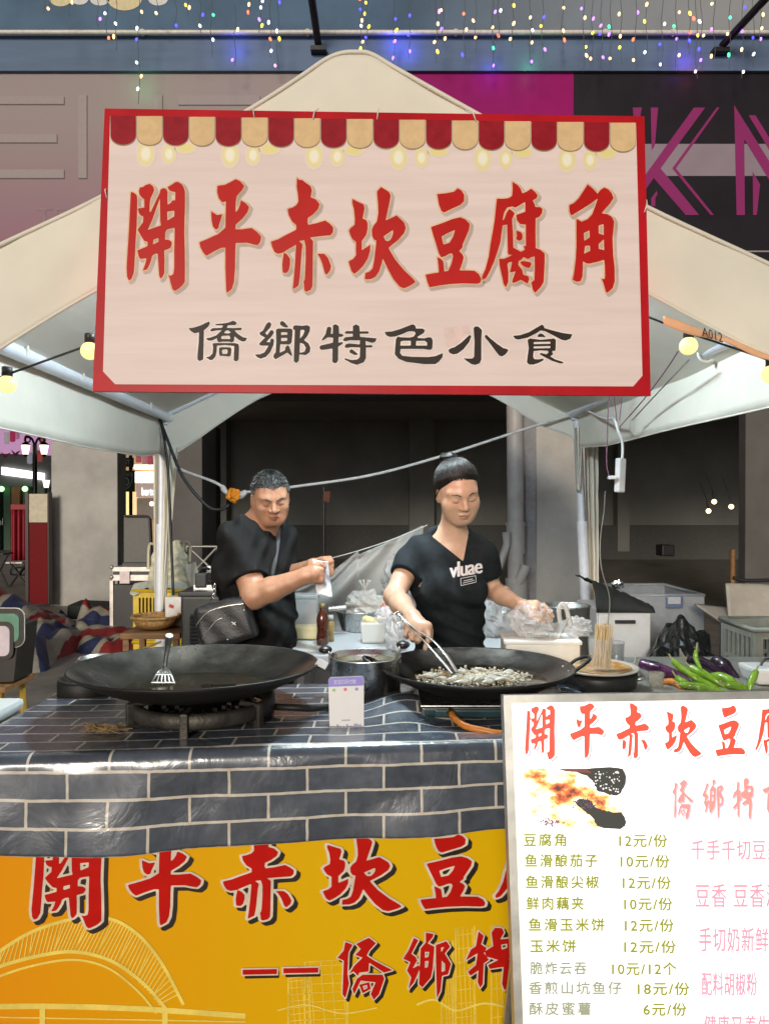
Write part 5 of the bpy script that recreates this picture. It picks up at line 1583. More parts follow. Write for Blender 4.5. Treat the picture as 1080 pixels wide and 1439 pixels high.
wom = thing('person', 'woman in charcoal V-neck T-shirt turning food in the wok with tongs', 'person', (0.24, 2.88, 0))
WH = Head(at(643, 691, 2.74), 13, 22, 7, 0.94, False)
wS1, wE1, wW1 = A_(580, 781, 2.86), A_(554, 838, 2.74), A_(578, 868, 2.52)
wS2, wE2, wW2 = A_(679, 783, 2.80), A_(689, 828, 2.87), A_(731, 851, 2.70)
nk0, nk1 = A_(634, 766, 2.84), np.array(WH.wor((0, -0.03, 0.055)), np.float32)


def w_torso(P, g=0.0):
    d = sd_ell(P, A_(630, 806, 2.86), (0.138 + g, 0.098 + g, 0.16 + g))
    d = smin(d, sd_cap(P, A_(592, 779, 2.87), A_(671, 782, 2.82), 0.046 + g, 0.044 + g), 0.05)
    d = smin(d, sd_ell(P, A_(634, 868, 2.86), (0.112 + g, 0.088 + g, 0.14 + g)), 0.06)
    d = smin(d, sd_ell(P, A_(632, 940, 2.87), (0.148 + g, 0.108 + g, 0.14 + g)), 0.06)
    d = smin(d, sd_ell(P, A_(615, 828, 2.775), (0.058 + g * .5, 0.05 + g * .5, 0.055 + g * .5)), 0.04)
    d = smin(d, sd_ell(P, A_(662, 828, 2.755), (0.058 + g * .5, 0.05 + g * .5, 0.055 + g * .5)), 0.04)
    return d


def w_trap(P, g=0.0):
    d = sd_cap(P, nk0 + np.array([0, 0.01, 0.045], np.float32), A_(592, 773, 2.87), 0.045 + g, 0.036 + g)
    return np.minimum(d, sd_cap(P, nk0 + np.array([0, 0.01, 0.045], np.float32), A_(674, 777, 2.83), 0.045 + g, 0.036 + g))


def hand_tongs(P):
    k = lambda x, y, D: A_(x, y, D)
    palm = sd_cap(P, k(580, 868, 2.515), k(590, 884, 2.475), 0.026, 0.030)
    palm = smin(palm, sd_cap(P, k(574, 880, 2.49), k(600, 881, 2.465), 0.019, 0.018), 0.02)
    fi = finger(P, [k(600, 881, 2.462), k(602, 896, 2.440), k(597, 911, 2.435)], [0.0112, 0.0098, 0.0082])
    fm = finger(P, [k(590, 883, 2.458), k(588, 899, 2.440), k(586, 902, 2.47)], [0.0112, 0.0102, 0.0090])
    fr_ = finger(P, [k(581, 883, 2.465), k(578, 897, 2.452), k(580, 900, 2.48)], [0.0108, 0.0098, 0.0085])
    fp = finger(P, [k(573, 881, 2.478), k(569, 892, 2.470), k(572, 896, 2.492)], [0.0096, 0.0086, 0.0078])
    th = finger(P, [k(592, 874, 2.505), k(604, 886, 2.49), k(604, 899, 2.462)], [0.015, 0.012, 0.0095])
    d = palm
    for f in (fi, fm, fr_, fp): d = smin(d, f, 0.006)
    return smin(d, th, 0.010)


def hand_rest(P):
    k = lambda x, y, D: A_(x, y, D)
    palm = sd_cap(P, k(733, 851, 2.69), k(752, 853, 2.66), 0.021, 0.024)
    d = smin(palm, sd_cap(P, k(749, 851, 2.70), k(751, 857, 2.63), 0.018, 0.016), 0.02)
    for (y0, D0, x1, y1, x2, y2) in ((849, 2.70, 765, 852, 774, 860), (851, 2.675, 767, 855, 776, 866), (854, 2.65, 766, 860, 773, 871), (858, 2.628, 761, 866, 765, 875)):
        d = smin(d, finger(P, [k(752, y0, D0), k(x1, y1, D0 - 0.005), k(x2, y2, D0 - 0.005)], [0.0108, 0.0095, 0.0078]), 0.006)
    return smin(d, finger(P, [k(738, 856, 2.655), k(748, 866, 2.625), k(757, 873, 2.615)], [0.014, 0.0115, 0.009]), 0.010)


def w_body(P):
    d = WH.sdf(P)
    d = smin(d, sd_cap(P, nk0, nk1, 0.050, 0.047), 0.03)
    d = smin(d, smin(w_torso(P), w_trap(P), 0.04), 0.035)
    a1 = smin(sd_cap(P, wS1, wE1, 0.047, 0.038), sd_cap(P, wE1, wE1 * 0.6 + wW1 * 0.4, 0.038, 0.040), 0.02)
    a1 = smin(a1, sd_cap(P, wE1 * 0.6 + wW1 * 0.4, wW1, 0.040, 0.027), 0.01)
    a1 = smin(a1, hand_tongs(P), 0.018)
    a2 = smin(sd_cap(P, wS2, wE2, 0.044, 0.037), sd_cap(P, wE2, wE2 * 0.6 + wW2 * 0.4, 0.037, 0.037), 0.02)
    a2 = smin(a2, sd_cap(P, wE2 * 0.6 + wW2 * 0.4, wW2, 0.037, 0.024), 0.01)
    a2 = smin(a2, hand_rest(P), 0.016)
    d = smin(d, a1, 0.02)
    return smin(d, a2, 0.02)


V, F = sdf_mesh(w_body, (-0.02, 2.38, 0.72), (0.70, 3.02, 1.66), 0.0036)
body = mesh_obj('body', V, F, m_sk1, wom, 2)


def folds(P, amp, a, b, c, f):
    t = P @ np.array([a, b, c], np.float32)
    w = np.sin(f * t + 3.0 * np.sin(9 * P[:, 0] + 4 * P[:, 2]) + 1.5 * np.sin(13 * P[:, 2]))
    return amp * w


def w_tee(P):
    d = smin(w_torso(P, 0.017), w_trap(P, 0.007), 0.03)
    s1e = wS1 * 0.48 + wE1 * 0.52
    s2e = wS2 * 0.45 + wE2 * 0.55
    d = smin(d, sd_cap(P, wS1, s1e, 0.056, 0.060), 0.03)
    d = smin(d, sd_cap(P, wS2, s2e, 0.052, 0.054), 0.03)
    zz = P[:, 2]
    low = np.clip((1.14 - zz) / 0.2, 0, 1)
    d = d + folds(P, 0.0055, 0.25, 0.1, 1.0, 85) * low + folds(P, 0.005, 0.8, 0.2, 0.7, 48) * np.clip((zz - 0.9) / 0.2, 0, 1)
    # sleeve ends
    for S, E, f in ((wS1, wE1, 0.50), (wS2, wE2, 0.52)):
        ax = (E - S) / np.linalg.norm(E - S)
        c = S + (E - S) * f
        pl = (P - c) @ ax
        near = sd_cap(P, S, E + (E - S) * 0.3, 0.075, 0.075)
        d = np.where(near < 0, np.maximum(d, pl), d)
    # neck opening
    zv = 1.226; xa = 0.277
    dz = zz - zv
    cut = np.maximum(np.maximum((xa - 1.22 * dz) - P[:, 0], P[:, 0] - (xa + 0.22 * dz + 0.02)) * 0.75, P[:, 1] - 2.82)
    d = np.maximum(d, -cut)
    d = np.maximum(d, -sd_cap(P, nk0 - np.array([0, 0, 0.01], np.float32), nk1, 0.058, 0.060))
    return np.maximum(d, 0.835 + 0.012 * np.sin(P[:, 0] * 30) - zz)


V, F = sdf_mesh(w_tee, (0.0, 2.60, 0.80), (0.62, 3.04, 1.42), 0.004)
tee = mesh_obj('t_shirt', V, F, m_tee1, wom, 2)
m_print = mat('white shirt print', (0.72, 0.74, 0.76), 0.7)
vs, fs = text_mesh('vluae', 1.0, 0.92)
x0 = min(v.x for v in vs); x1 = max(v.x for v in vs); y1 = max(v.y for v in vs)
q = MB(); PV = []
for dxx in (0.0, 0.9, 1.7):
    PV = []
    for v in vs:
        u, w = (v.x - x0) / (x1 - x0), v.y / y1
        p = march(631 + 45 * u + dxx, 812 - 7 * u - 21 * w, w_tee, 2.6, 3.0)
        PV.append((p or at(650, 800, 2.75)) + Vector((0, -0.0016 - 0.0003 * dxx, 0)))
    q.add(PV, fs)
q.build('shirt_lettering', m_print, tee)
q = MB()
for a, b in (((647, 813), (668, 809)), ((668, 809), (668.5, 818)), ((647.5, 823), (668.5, 818)), ((647, 813), (647.5, 823)), ((651, 816.5), (664, 813.5)), ((650, 819.5), (666, 815.5))):
    P = [march(a[0] + (b[0] - a[0]) * t, a[1] + (b[1] - a[1]) * t, w_tee, 2.6, 3.0) for t in np.linspace(0, 1, 7)]
    q.tube([p + Vector((0, -0.001, 0)) for p in P if p], 0.0011, 5)
q.build('shirt_label', m_print, tee)

WF = Vector((0.24, 2.90, 0))
def trousers(P, hip, feet, g):
    d = sd_ell(P, hip, (0.150 + g, 0.112 + g, 0.13 + g))
    for (fx, fy) in feet:
        kn = (hip[0] + (fx - hip[0]) * 0.8, fy - 0.02, 0.47)
        l = smin(sd_cap(P, (hip[0] + (fx - hip[0]) * 0.65, hip[1], hip[2] - 0.05), kn, 0.085 + g, 0.062 + g), sd_cap(P, kn, (fx, fy + 0.01, 0.06), 0.062 + g, 0.046 + g), 0.03)
        d = smin(d, l, 0.03)
    return d + folds(P, 0.004, 0.2, 0.3, 1, 40)


def shoes(parent, feet, yaw):
    for fx, fy in feet:
        q = MB()
        R = Matrix.Rotation(math.radians(yaw), 4, 'Z')
        q.xf = Matrix.Translation((fx, fy, 0)) @ R
        q.ell((0, -0.05, 0.035), (0.045, 0.12, 0.035)); q.ell((0, 0.02, 0.055), (0.042, 0.055, 0.055)); q.box((0, -0.045, 0.008), (0.085, 0.24, 0.016), bev=0.006)
        q.xf = None
        q.build('shoe', m_shoe, parent)


hipw = A_(632, 945, 2.87)
V, F = sdf_mesh(lambda P: np.maximum(trousers(P, hipw, ((0.16, 2.92), (0.33, 2.90)), 0.004), P[:, 2] - 0.86), (-0.02, 2.68, -0.02), (0.52, 3.1, 0.90), 0.008)
mesh_obj('trousers', V, F, m_trs, wom, 2)
shoes(wom, ((0.16, 2.92), (0.33, 2.90)), 0)


def hair_w(P):
    q = WH.loc(P)
    st = 0.0
    d = sd_ell(q, (0, -0.018, 0.146), (0.0890, 0.1045, 0.0985))
    d = smin(d, sd_ell(q, (0, -0.085, 0.09), (0.05, 0.035, 0.06)), 0.03) + st
    f = ((q[:, 1] - 0.022) * 0.62 - (q[:, 2] - 0.150) * 0.78 + 0.004 * np.sin(q[:, 0] * 70) - 0.004)
    f2 = np.maximum(q[:, 1] + 0.012 + 0.05 * np.clip(q[:, 2] - 0.13, -0.1, 0.02), 0.055 - q[:, 2])
    d = d + 0.0105 * np.clip(1 + np.minimum(f, f2) / 0.030, 0, 1)
    d = np.maximum(d, np.minimum(f, f2))
    bun = sd_ell(q, (0.010, -0.085, 0.226), (0.036, 0.030, 0.022)) + 0.004 * np.sin(q[:, 0] * 160 + q[:, 2] * 120) + 0.002 * np.sin(q[:, 1] * 400)
    return smin(d, bun, 0.012)


c = WH.C
V, F = sdf_mesh(lambda P: hair_w(P), np.array(WH.wor((0, 0, 0.14))) - 0.17, np.array(WH.wor((0, 0, 0.14))) + 0.17, 0.0028)
hair = mesh_obj('hair', V, F, m_hair1, wom, 1)
q = MB()
rr = random.Random(5)
EC = Vector((0, -0.018, 0.146)); ER = Vector((0.0895, 0.1055, 0.0995))
def on_scalp(d, lift=0.0):
    d = d.normalized()
    return Vector((EC.x + d.x * (ER.x + lift), EC.y + d.y * (ER.y + lift), EC.z + d.z * (ER.z + lift)))
KN = Vector((0.008, -0.080, 0.214)) - EC
KN = Vector((KN.x / ER.x, KN.y / ER.y, KN.z / ER.z)).normalized()
for k in range(900):   # hair combed back from the hairline to the knot
    th = rr.uniform(-2.3, 2.3)
    x = math.sin(th)
    c_ = math.cos(th)
    el = 0.43 if abs(th) < 0.9 else 0.43 - 0.62 * (abs(th) - 0.9) / 0.8
    el = max(el, -0.75) + rr.uniform(-0.13, 0.22)
    d0 = Vector((x * math.cos(el), c_ * math.cos(el), math.sin(el)))
    P = []
    wob = rr.uniform(-.10, .10)
    for i in range(7):
        t = i / 6
        d = d0.lerp(KN, t) + Vector((wob * math.sin(math.pi * t), 0, 0))
        P.append(WH.wor(on_scalp(d, -0.0145 * max(0, 1 - t / 0.30) - 0.0008 + rr.uniform(0, 0.0022))))
    q.m = 1 if rr.random() < 0.22 else 0  # lighter strands put highlight streaks into the hair colour
    q.tube(P, [0.0005, 0.0011, 0.0015, 0.0015, 0.0014, 0.0012, 0.0010], 4, cap=False)
tag(q.build('combed_strands', [m_hair1, mat('lighter hair strand', (0.035, 0.030, 0.026), 0.4, spec=0.3)], hair), kind='stuff')
q = MB()
for k in range(150):   # the knot: wound locks
    a0 = rr.uniform(0, 6.28); r0 = rr.uniform(0.010, 0.034); tl = rr.uniform(-.8, .8)
    P = []
    for i in range(6):
        a = a0 + i * 0.45
        P.append(WH.wor((0.008 + r0 * math.cos(a) * 1.1, -0.085 + r0 * math.sin(a) * 0.9, 0.230 + 0.013 * math.sin(a * 1.3 + tl) + rr.uniform(-.003, .003))))
    q.tube(P, [0.0007, 0.0014, 0.0016, 0.0016, 0.0013, 0.0006], 4, cap=False)
tag(q.build('knot_locks', m_hair1, hair), kind='stuff')
q = MB()
for k in range(34):   # loose strands round the crown, temples and nape
    t = rr.uniform(-1, 1)
    if k < 22:
        t *= 0.6
        a = (t * 0.075, rr.uniform(-0.08, 0.0), 0.21 + 0.02 * (1 - t * t)); b = (a[0] * 1.12 + rr.uniform(-.012, .012), a[1] - 0.02, a[2] + rr.uniform(0.0, 0.010)); e = (a[0] * 1.25, a[1] - 0.045, a[2] + rr.uniform(-0.02, 0.006))
    elif k < 34:
        s_ = 1 if rr.random() < 0.6 else -1
        a = (s_ * 0.078, 0.01, 0.15 + rr.uniform(-.02, .03)); b = (s_ * (0.084 + rr.uniform(0, .004)), -0.01, a[2] - 0.03); e = (s_ * (0.082 + rr.uniform(0, .008)), -0.02, a[2] - rr.uniform(0.04, 0.09))
    else:
        a = (rr.uniform(-.03, .04), -0.06, 0.245); b = (a[0] + rr.uniform(-.03, .03), -0.08, 0.26 + rr.uniform(0, .012)); e = (a[0] + rr.uniform(-.05, .05), -0.09, 0.25 + rr.uniform(-.01, .02))
    q.tube(catmull([WH.wor(a), WH.wor(b), WH.wor(e)], 4), 0.0007, 4)
tag(q.build('loose_strands', m_hair1, hair), kind='stuff')
for s_ in (-1, 1):
    WH.stroke('eyebrow', [(s_ * 0.016, 0.1325), (s_ * 0.030, 0.1375), (s_ * 0.048, 0.134)], [0.0022, 0.0026, 0.0014], m_brow, wom)
    WH.stroke('eyelashes', [(s_ * 0.019, 0.1075), (s_ * 0.032, 0.1035), (s_ * 0.046, 0.107)], [0.0010, 0.0015, 0.0012], m_brow, wom)
WH.stroke('upper_lip', [(-0.021, 0.0495), (-0.008, 0.0530), (0, 0.0520), (0.008, 0.0530), (0.021, 0.0495)], [0.0020, 0.0034, 0.0034, 0.0020], m_lip1, wom, lift=-0.0004)
WH.stroke('lower_lip', [(-0.018, 0.0455), (0, 0.0418), (0.018, 0.0455)], [0.0024, 0.0042, 0.0024], m_lip1, wom, lift=-0.0010)
WH.stroke('mouth_line', [(-0.0215, 0.0480), (0, 0.0472), (0.0215, 0.0480)], [0.0008, 0.0011, 0.0008], mat('mouth shadow line', (0.12, 0.035, 0.03), 0.6), wom, lift=0.0010)
q = MB(); q.ell(WH.wor((-0.079, 0.002, 0.074)), 0.0032, 8, 6); q.build('earring', mat('silver', (0.8, 0.8, 0.8), 0.2, metal=1), wom)

# ================================================================== man with the cross-body bag
K = 1.15   # he stands further back than first laid out
M_ = lambda x, y, D: np.array(at(x, y, D * K), np.float32)


def mcap(P, a, b, ra, rb): return sd_cap(P, a, b, ra * K, rb * K)
def mell(P, c, r, R=None): return sd_ell(P, c, tuple(x * K for x in r), R)
def mfinger(P, pts, r): return finger(P, pts, [x * K for x in r])


man = thing('person', 'man in black T-shirt with a cross-body bag folding a white napkin', 'person', (-0.58, 3.47, 0))
MH = Head(at(380, 698, 2.93 * K), 19, 22, 5, 0.99, True)
mS1, mE1, mW1 = M_(336, 757, 2.90), M_(357, 838, 2.80), M_(428, 810, 2.75)
mS2, mE2, mW2 = M_(392, 757, 3.14), M_(398, 812, 3.12), M_(440, 796, 2.90)
mn0, mn1 = M_(360, 748, 3.01), np.array(MH.wor((0, -0.03, 0.05)), np.float32)
TR = Matrix.Rotation(math.radians(-62 + 90), 3, 'Z')
mR = np.array(Matrix.Rotation(math.radians(62), 3, 'Z'), np.float32)   # torso turned: narrow side towards the camera


def m_torso(P, g=0.0):
    d = mell(P, M_(358, 800, 3.02), (0.195 + g, 0.130 + g, 0.20 + g), mR)
    d = smin(d, mcap(P, M_(338, 757, 2.93), M_(388, 757, 3.12), 0.066 + g, 0.062 + g), 0.07)
    d = smin(d, mell(P, M_(364, 872, 3.02), (0.170 + g, 0.128 + g, 0.18 + g), mR), 0.07)
    d = smin(d, mell(P, M_(365, 945, 3.03), (0.180 + g, 0.135 + g, 0.15 + g), mR), 0.07)
    return d


def m_trap(P, g=0.0):
    d = mcap(P, mn0, M_(340, 752, 2.93), 0.060 + g, 0.052 + g)
    return np.minimum(d, mcap(P, mn0, M_(384, 752, 3.12), 0.060 + g, 0.052 + g))


def m_hands(P):
    k = lambda x, y, D: M_(x, y, D)
    d = mcap(P, k(430, 809, 2.75), k(442, 806, 2.745), 0.030, 0.033)           # near fist
    for i, (y0, y1) in enumerate(((798, 801), (804, 807), (810, 812), (815, 816))):
        d = smin(d, mfinger(P, [k(441, y0, 2.735), k(452, y1, 2.735), k(450, y1 + 2, 2.765), k(443, y1 + 1, 2.775)], [0.0125, 0.0115, 0.0105, 0.010]), 0.006)
    d = smin(d, mfinger(P, [k(436, 800, 2.76), k(447, 794, 2.775), k(455, 797, 2.79)], [0.016, 0.0125, 0.010]), 0.010)
    e = mcap(P, k(442, 795, 2.89), k(452, 795, 2.875), 0.028, 0.030)           # far hand
    for i, (y0, y1, y2) in enumerate(((786, 785, 789), (790, 791, 795), (796, 798, 801), (801, 804, 806))):
        e = smin(e, mfinger(P, [k(453, y0, 2.865), k(463, y1, 2.85), k(466, y2, 2.83), k(461, y2 + 3, 2.82)], [0.012, 0.0112, 0.0102, 0.0092]), 0.006)
    e = smin(e, mfinger(P, [k(447, 789, 2.87), k(455, 786, 2.84), k(461, 789, 2.82)], [0.015, 0.012, 0.0095]), 0.010)
    return np.minimum(d, e)


def m_body(P):
    d = MH.sdf(P)
    d = smin(d, mcap(P, mn0, mn1, 0.068, 0.064), 0.035)
    d = smin(d, smin(m_torso(P), m_trap(P), 0.05), 0.04)
    a = smin(mcap(P, mS1, mE1, 0.062, 0.048), mcap(P, mE1, mE1 * 0.65 + mW1 * 0.35, 0.048, 0.047), 0.02)
    a = smin(a, mcap(P, mE1 * 0.65 + mW1 * 0.35, mW1, 0.047, 0.031), 0.015)
    b = smin(mcap(P, mS2, mE2, 0.058, 0.046), mcap(P, mE2, mW2, 0.045, 0.030), 0.02)
    ab = np.minimum(a, b)
    return smin(d, smin(ab, m_hands(P), 0.018), 0.02)


V, F = sdf_mesh(m_body, (-0.95, 3.02, 0.70), (-0.12, 3.84, 1.74), 0.0042)
mesh_obj('body', V, F, m_sk2, man, 2)


def m_tee(P):
    d = smin(m_torso(P, 0.012), m_trap(P, 0.008), 0.04)
    d = smin(d, mcap(P, mS1, mS1 * 0.3 + mE1 * 0.7, 0.076, 0.070), 0.035)
    d = smin(d, mcap(P, mS2, mS2 * 0.3 + mE2 * 0.7, 0.070, 0.066), 0.035)
    zz = P[:, 2]
    d = d + folds(P, 0.007, 0.5, 0.1, 0.9, 46) + folds(P, 0.004, 0.9, 0.3, -0.5, 70)
    for S, E, f in ((mS1, mE1, 0.70), (mS2, mE2, 0.72)):
        ax = (E - S) / np.linalg.norm(E - S)
        pl = (P - (S + (E - S) * f)) @ ax
        near = mcap(P, S + (E - S) * 0.35, E + (E - S) * 0.3, 0.095, 0.095)
        tor = m_torso(P, 0.012)
        d = np.where((near < 0) & (pl > 0), np.maximum(np.minimum(d, tor + 0.0), np.where(tor < 0.004, tor, pl)), d)
    d = np.maximum(d, -mcap(P, mn0 + np.array([0.005, -0.01, 0.035], np.float32), mn1 + (mn1 - mn0) * 0.8, 0.076, 0.090))
    return np.maximum(d, 0.66 - zz)


V, F = sdf_mesh(m_tee, (-0.97, 3.05, 0.62), (-0.16, 3.88, 1.56), 0.0050)
mtee = mesh_obj('t_shirt', V, F, m_tee2, man, 2)
hipm = M_(365, 950, 3.03)
MF = ((-0.60, 3.38), (-0.54, 3.58))
V, F = sdf_mesh(lambda P: np.maximum(trousers(P, hipm, MF, 0.012), P[:, 2] - 0.84), (-0.96, 3.08, -0.02), (-0.20, 3.90, 0.90), 0.008)
mesh_obj('trousers', V, F, m_trs, man, 2)
shoes(man, MF, 60)


def hair_m(P):
    q = MH.loc(P)
    d = sd_ell(q, (0, -0.016, 0.146), (0.0805, 0.0975, 0.0915))
    fr_ = 0.010 * np.cos(q[:, 0] * 52) + 0.003 * np.sin(q[:, 0] * 170)
    f = (q[:, 1] - 0.040) * 0.55 - (q[:, 2] - 0.168 + fr_) * 0.83
    f2 = np.maximum(q[:, 1] - 0.018 + 0.25 * (0.14 - q[:, 2]), 0.098 - q[:, 2])
    f3 = np.maximum(q[:, 1] + 0.03, 0.045 - q[:, 2])
    return np.maximum(d, np.minimum(np.minimum(f, f2), f3))


hc = np.array(MH.wor((0, 0, 0.14)))
V, F = sdf_mesh(hair_m, hc - 0.16, hc + 0.16, 0.0028)
mh = mesh_obj('hair', V, F, m_hair2, man, 1)
q = MB()
for k in range(4200):   # cropped bristles, grey at the sides
    th, ph = rr.uniform(0, 2 * math.pi), rr.uniform(0.02, 1.75)
    n_ = Vector((math.sin(ph) * math.cos(th), math.sin(ph) * math.sin(th), math.cos(ph)))
    p = Vector((n_.x * 0.0800, n_.y * 0.0970 - 0.016, n_.z * 0.0910 + 0.146))
    f = (p.y - 0.040) * 0.55 - (p.z - 0.168 + 0.010 * math.cos(p.x * 52)) * 0.83
    f2 = max(p.y - 0.018 + 0.25 * (0.14 - p.z), 0.098 - p.z)
    if min(f, f2) > rr.uniform(-.002, .003): continue
    if n_.y < -0.35: continue
    t_ = n_ * 0.7 + Vector((n_.x * 0.3 + rr.uniform(-.35, .35), 0.75 * max(0, n_.z) + rr.uniform(-.3, .3), -0.35 + rr.uniform(-.4, .2)))
    q.m = 1 if rr.random() < (0.12 + 0.6 * max(0, abs(n_.x) - 0.45)) else 0
    q.tube([MH.wor(p), MH.wor(p + t_.normalized() * rr.uniform(0.006, 0.013))], [0.0010, 0.0004], 3, cap=False)
tag(q.build('bristles', [mat('dark bristle', (0.022, 0.022, 0.022), 0.5), mat('grey bristle', (0.22, 0.22, 0.215), 0.5)], mh), kind='stuff')
for s_ in (-1, 1):
    MH.stroke('eyebrow', [(s_ * 0.013, 0.1305), (s_ * 0.030, 0.137), (s_ * 0.050, 0.134)], [0.0032, 0.0034, 0.0018], m_brow, man)
    MH.stroke('eyelashes', [(s_ * 0.018, 0.1075), (s_ * 0.032, 0.104), (s_ * 0.046, 0.1075)], [0.0012, 0.0016, 0.0012], m_brow, man)
MH.stroke('upper_lip', [(-0.024, 0.0485), (-0.008, 0.0525), (0, 0.0515), (0.008, 0.0525), (0.024, 0.0485)], [0.0020, 0.0034, 0.0034, 0.0020], m_lip2, man, lift=-0.0004)
MH.stroke('lower_lip', [(-0.020, 0.0450), (0, 0.0410), (0.020, 0.0450)], [0.0026, 0.0046, 0.0026], m_lip2, man, lift=-0.0010)
MH.stroke('mouth_line', [(-0.0245, 0.0475), (0, 0.0470), (0.0245, 0.0475)], [0.0010, 0.0013, 0.0010], mat('mouth line dark', (0.08, 0.02, 0.02), 0.6), man, lift=0.0010)

# what they hold and wear
m_leather = mat('black leather', (0.016, 0.016, 0.017), 0.36, var=0.2, scale=40, bump=0.25, bscale=150)
m_steel = mat('stainless steel', (0.62, 0.62, 0.60), 0.22, metal=1.0, var=0.08, scale=30)
bag = thing('cross_body_bag', 'black leather bag hanging at the hip of the man', 'bag', at(318, 900, 2.80 * K))
bc = at(318, 874, 2.80 * K)
bR = Matrix.Rotation(math.radians(-14), 3, 'Y')


def bagf(P):
    q = (P - np.array(bc, np.float32)) @ np.array(bR, np.float32)
    e = np.abs(q) - np.array([0.094, 0.02, 0.067], np.float32)
    return np.sqrt((np.maximum(e, 0) ** 2).sum(1)) + np.minimum(e.max(1), 0) - 0.030 + 0.002 * np.sin(q[:, 0] * 60 + q[:, 2] * 30)


V, F = sdf_mesh(bagf, np.array(bc) - 0.2, np.array(bc) + 0.2, 0.005)
mesh_obj('pouch', V, F, m_leather, bag, 1)
bw = lambda x, z, y=-0.052: bc + bR @ Vector((x * 1.15, y, z * 1.15))
q = MB(); q.tube(catmull([bw(-0.10, 0.02), bw(-0.05, 0.055), bw(0.02, 0.062), bw(0.09, 0.055)], 6), 0.0022, 6); q.build('top_zip', m_steel, bag)
q = MB(); q.tube(catmull([bw(-0.09, -0.035), bw(-0.03, 0.015), bw(0.0, 0.022)], 6), 0.0020, 6); q.build('pocket_zip', m_steel, bag)
q = MB(); q.tube([bw(0.03, 0.0), bw(0.042, -0.016)], 0.004, 6); q.tube([bw(0.028, -0.012), bw(0.046, -0.004)], 0.003, 6); q.build('emblem', m_steel, bag)
for x, z in ((0.0, -0.06), (0.085, 0.03)):
    q = MB(); q.ell(bw(x, z), 0.005, 8, 6); q.build('stud', m_steel, bag)
q = MB()
strap = [bw(-0.10, 0.06, -0.01), Vector(at(300, 838, 2.83 * K)), Vector(at(303, 800, 2.90 * K)), Vector(at(318, 745, 3.0 * K))]
q.tube(catmull(strap, 6), 0.009, 6, flat=0.3); q.build('rear_strap', m_leather, bag)
q = MB()
pts = [march(x, y, m_tee, 2.9, 3.8) for x, y in ((392, 742), (390, 765), (387, 785), (382, 808))]
pts = [p + Vector((0, -0.004, 0)) for p in pts if p]
q.tube(catmull(pts, 5), 0.011, 6, flat=0.3); q.build('front_strap', mat('grey webbing', (0.045, 0.05, 0.055), 0.7), bag)
q = MB()
for i in range(3):
    c_ = Vector(at(300 + i * 0.8, 838 - i * 7, 2.82 * K))
    q.tube([c_ + Vector((0.005 * math.cos(t), 0, 0.011 * math.sin(t))) for t in np.linspace(0, 2 * math.pi, 11)[:-1]], 0.0017, 5, closed=True)
q.build('chain_link', m_steel, bag)

nap = MB()
def napf(u, v):
    p = Vector(at(437 + 22 * u + 8 * v, 786 + 50 * v + 3 * u, 2.80 * K)) + Vector((0, -0.012 * math.sin(3 * u + 4 * v) + 0.012 * vnoise((u, v, 0), 5), 0))
    if v < 0.45: p.x += 0.012 * (0.45 - v)
    return p
nap.grid(napf, 14, 22)
tag(nap.build('paper_napkin', mat('white paper', (0.78, 0.80, 0.82), 0.8, var=0.03, bump=0.1), None, loc=at(450, 830, 2.8 * K), solid=0.0012), 'white paper napkin held in the hands of the man', 'napkin')

tg = thing('tongs', 'steel tongs reaching from the hand of the woman into the wok', 'tongs', at(640, 945, 2.30))
for k, (dx, dz) in enumerate(((0, 0), (9, -4))):
    q = MB()
    P = [at(560, 862, 2.50), at(575 + dx * .3, 880 + dz * .3, 2.455), at(600 + dx, 905 + dz, 2.42), at(618 + dx, 925 + dz, 2.36), at(636 + dx * .6, 947 + dz * .4, 2.31)]
    q.tube(catmull(P, 5), [0.0058] * 8 + [0.0066] * 6 + [0.0085] * 4 + [0.010] * 3, 8, flat=0.35)
    q.build('arm', m_steel, tg)
q = MB(); q.tube([at(559 + 7 * math.cos(t), 868 + 8 * math.sin(t), 2.50) for t in np.linspace(0, 2 * math.pi, 13)[:-1]], 0.003, 6, closed=True); q.build('spring_end', m_steel, tg)

# ------------------------------------------------------------------ things behind and left of the table
m_blkp = mat('black plastic', (0.018, 0.018, 0.019), 0.45, var=0.2, scale=20)
m_whtp = mat('white plastic', (0.70, 0.70, 0.68), 0.4, var=0.04)
m_foam = mat('white foam', (0.78, 0.78, 0.74), 0.8, var=0.04, bump=0.1, bscale=200)
m_yel = mat('yellow plastic crate', (0.58, 0.40, 0.015), 0.4, var=0.1, scale=12)
m_wood = mat('brown wood', (0.22, 0.11, 0.04), 0.6, var=0.25, scale=6, stretch=(1, 6, 6))
m_film = mat('clear film', (0.80, 0.80, 0.80), 0.12, var=0.0, alpha=0.34, spec=0.8)


def bagmat(name, c, alpha, rough=0.25):
    return mat(name, c, rough, var=0.1, scale=9, alpha=alpha, spec=0.6, bump=0.35, bscale=28)


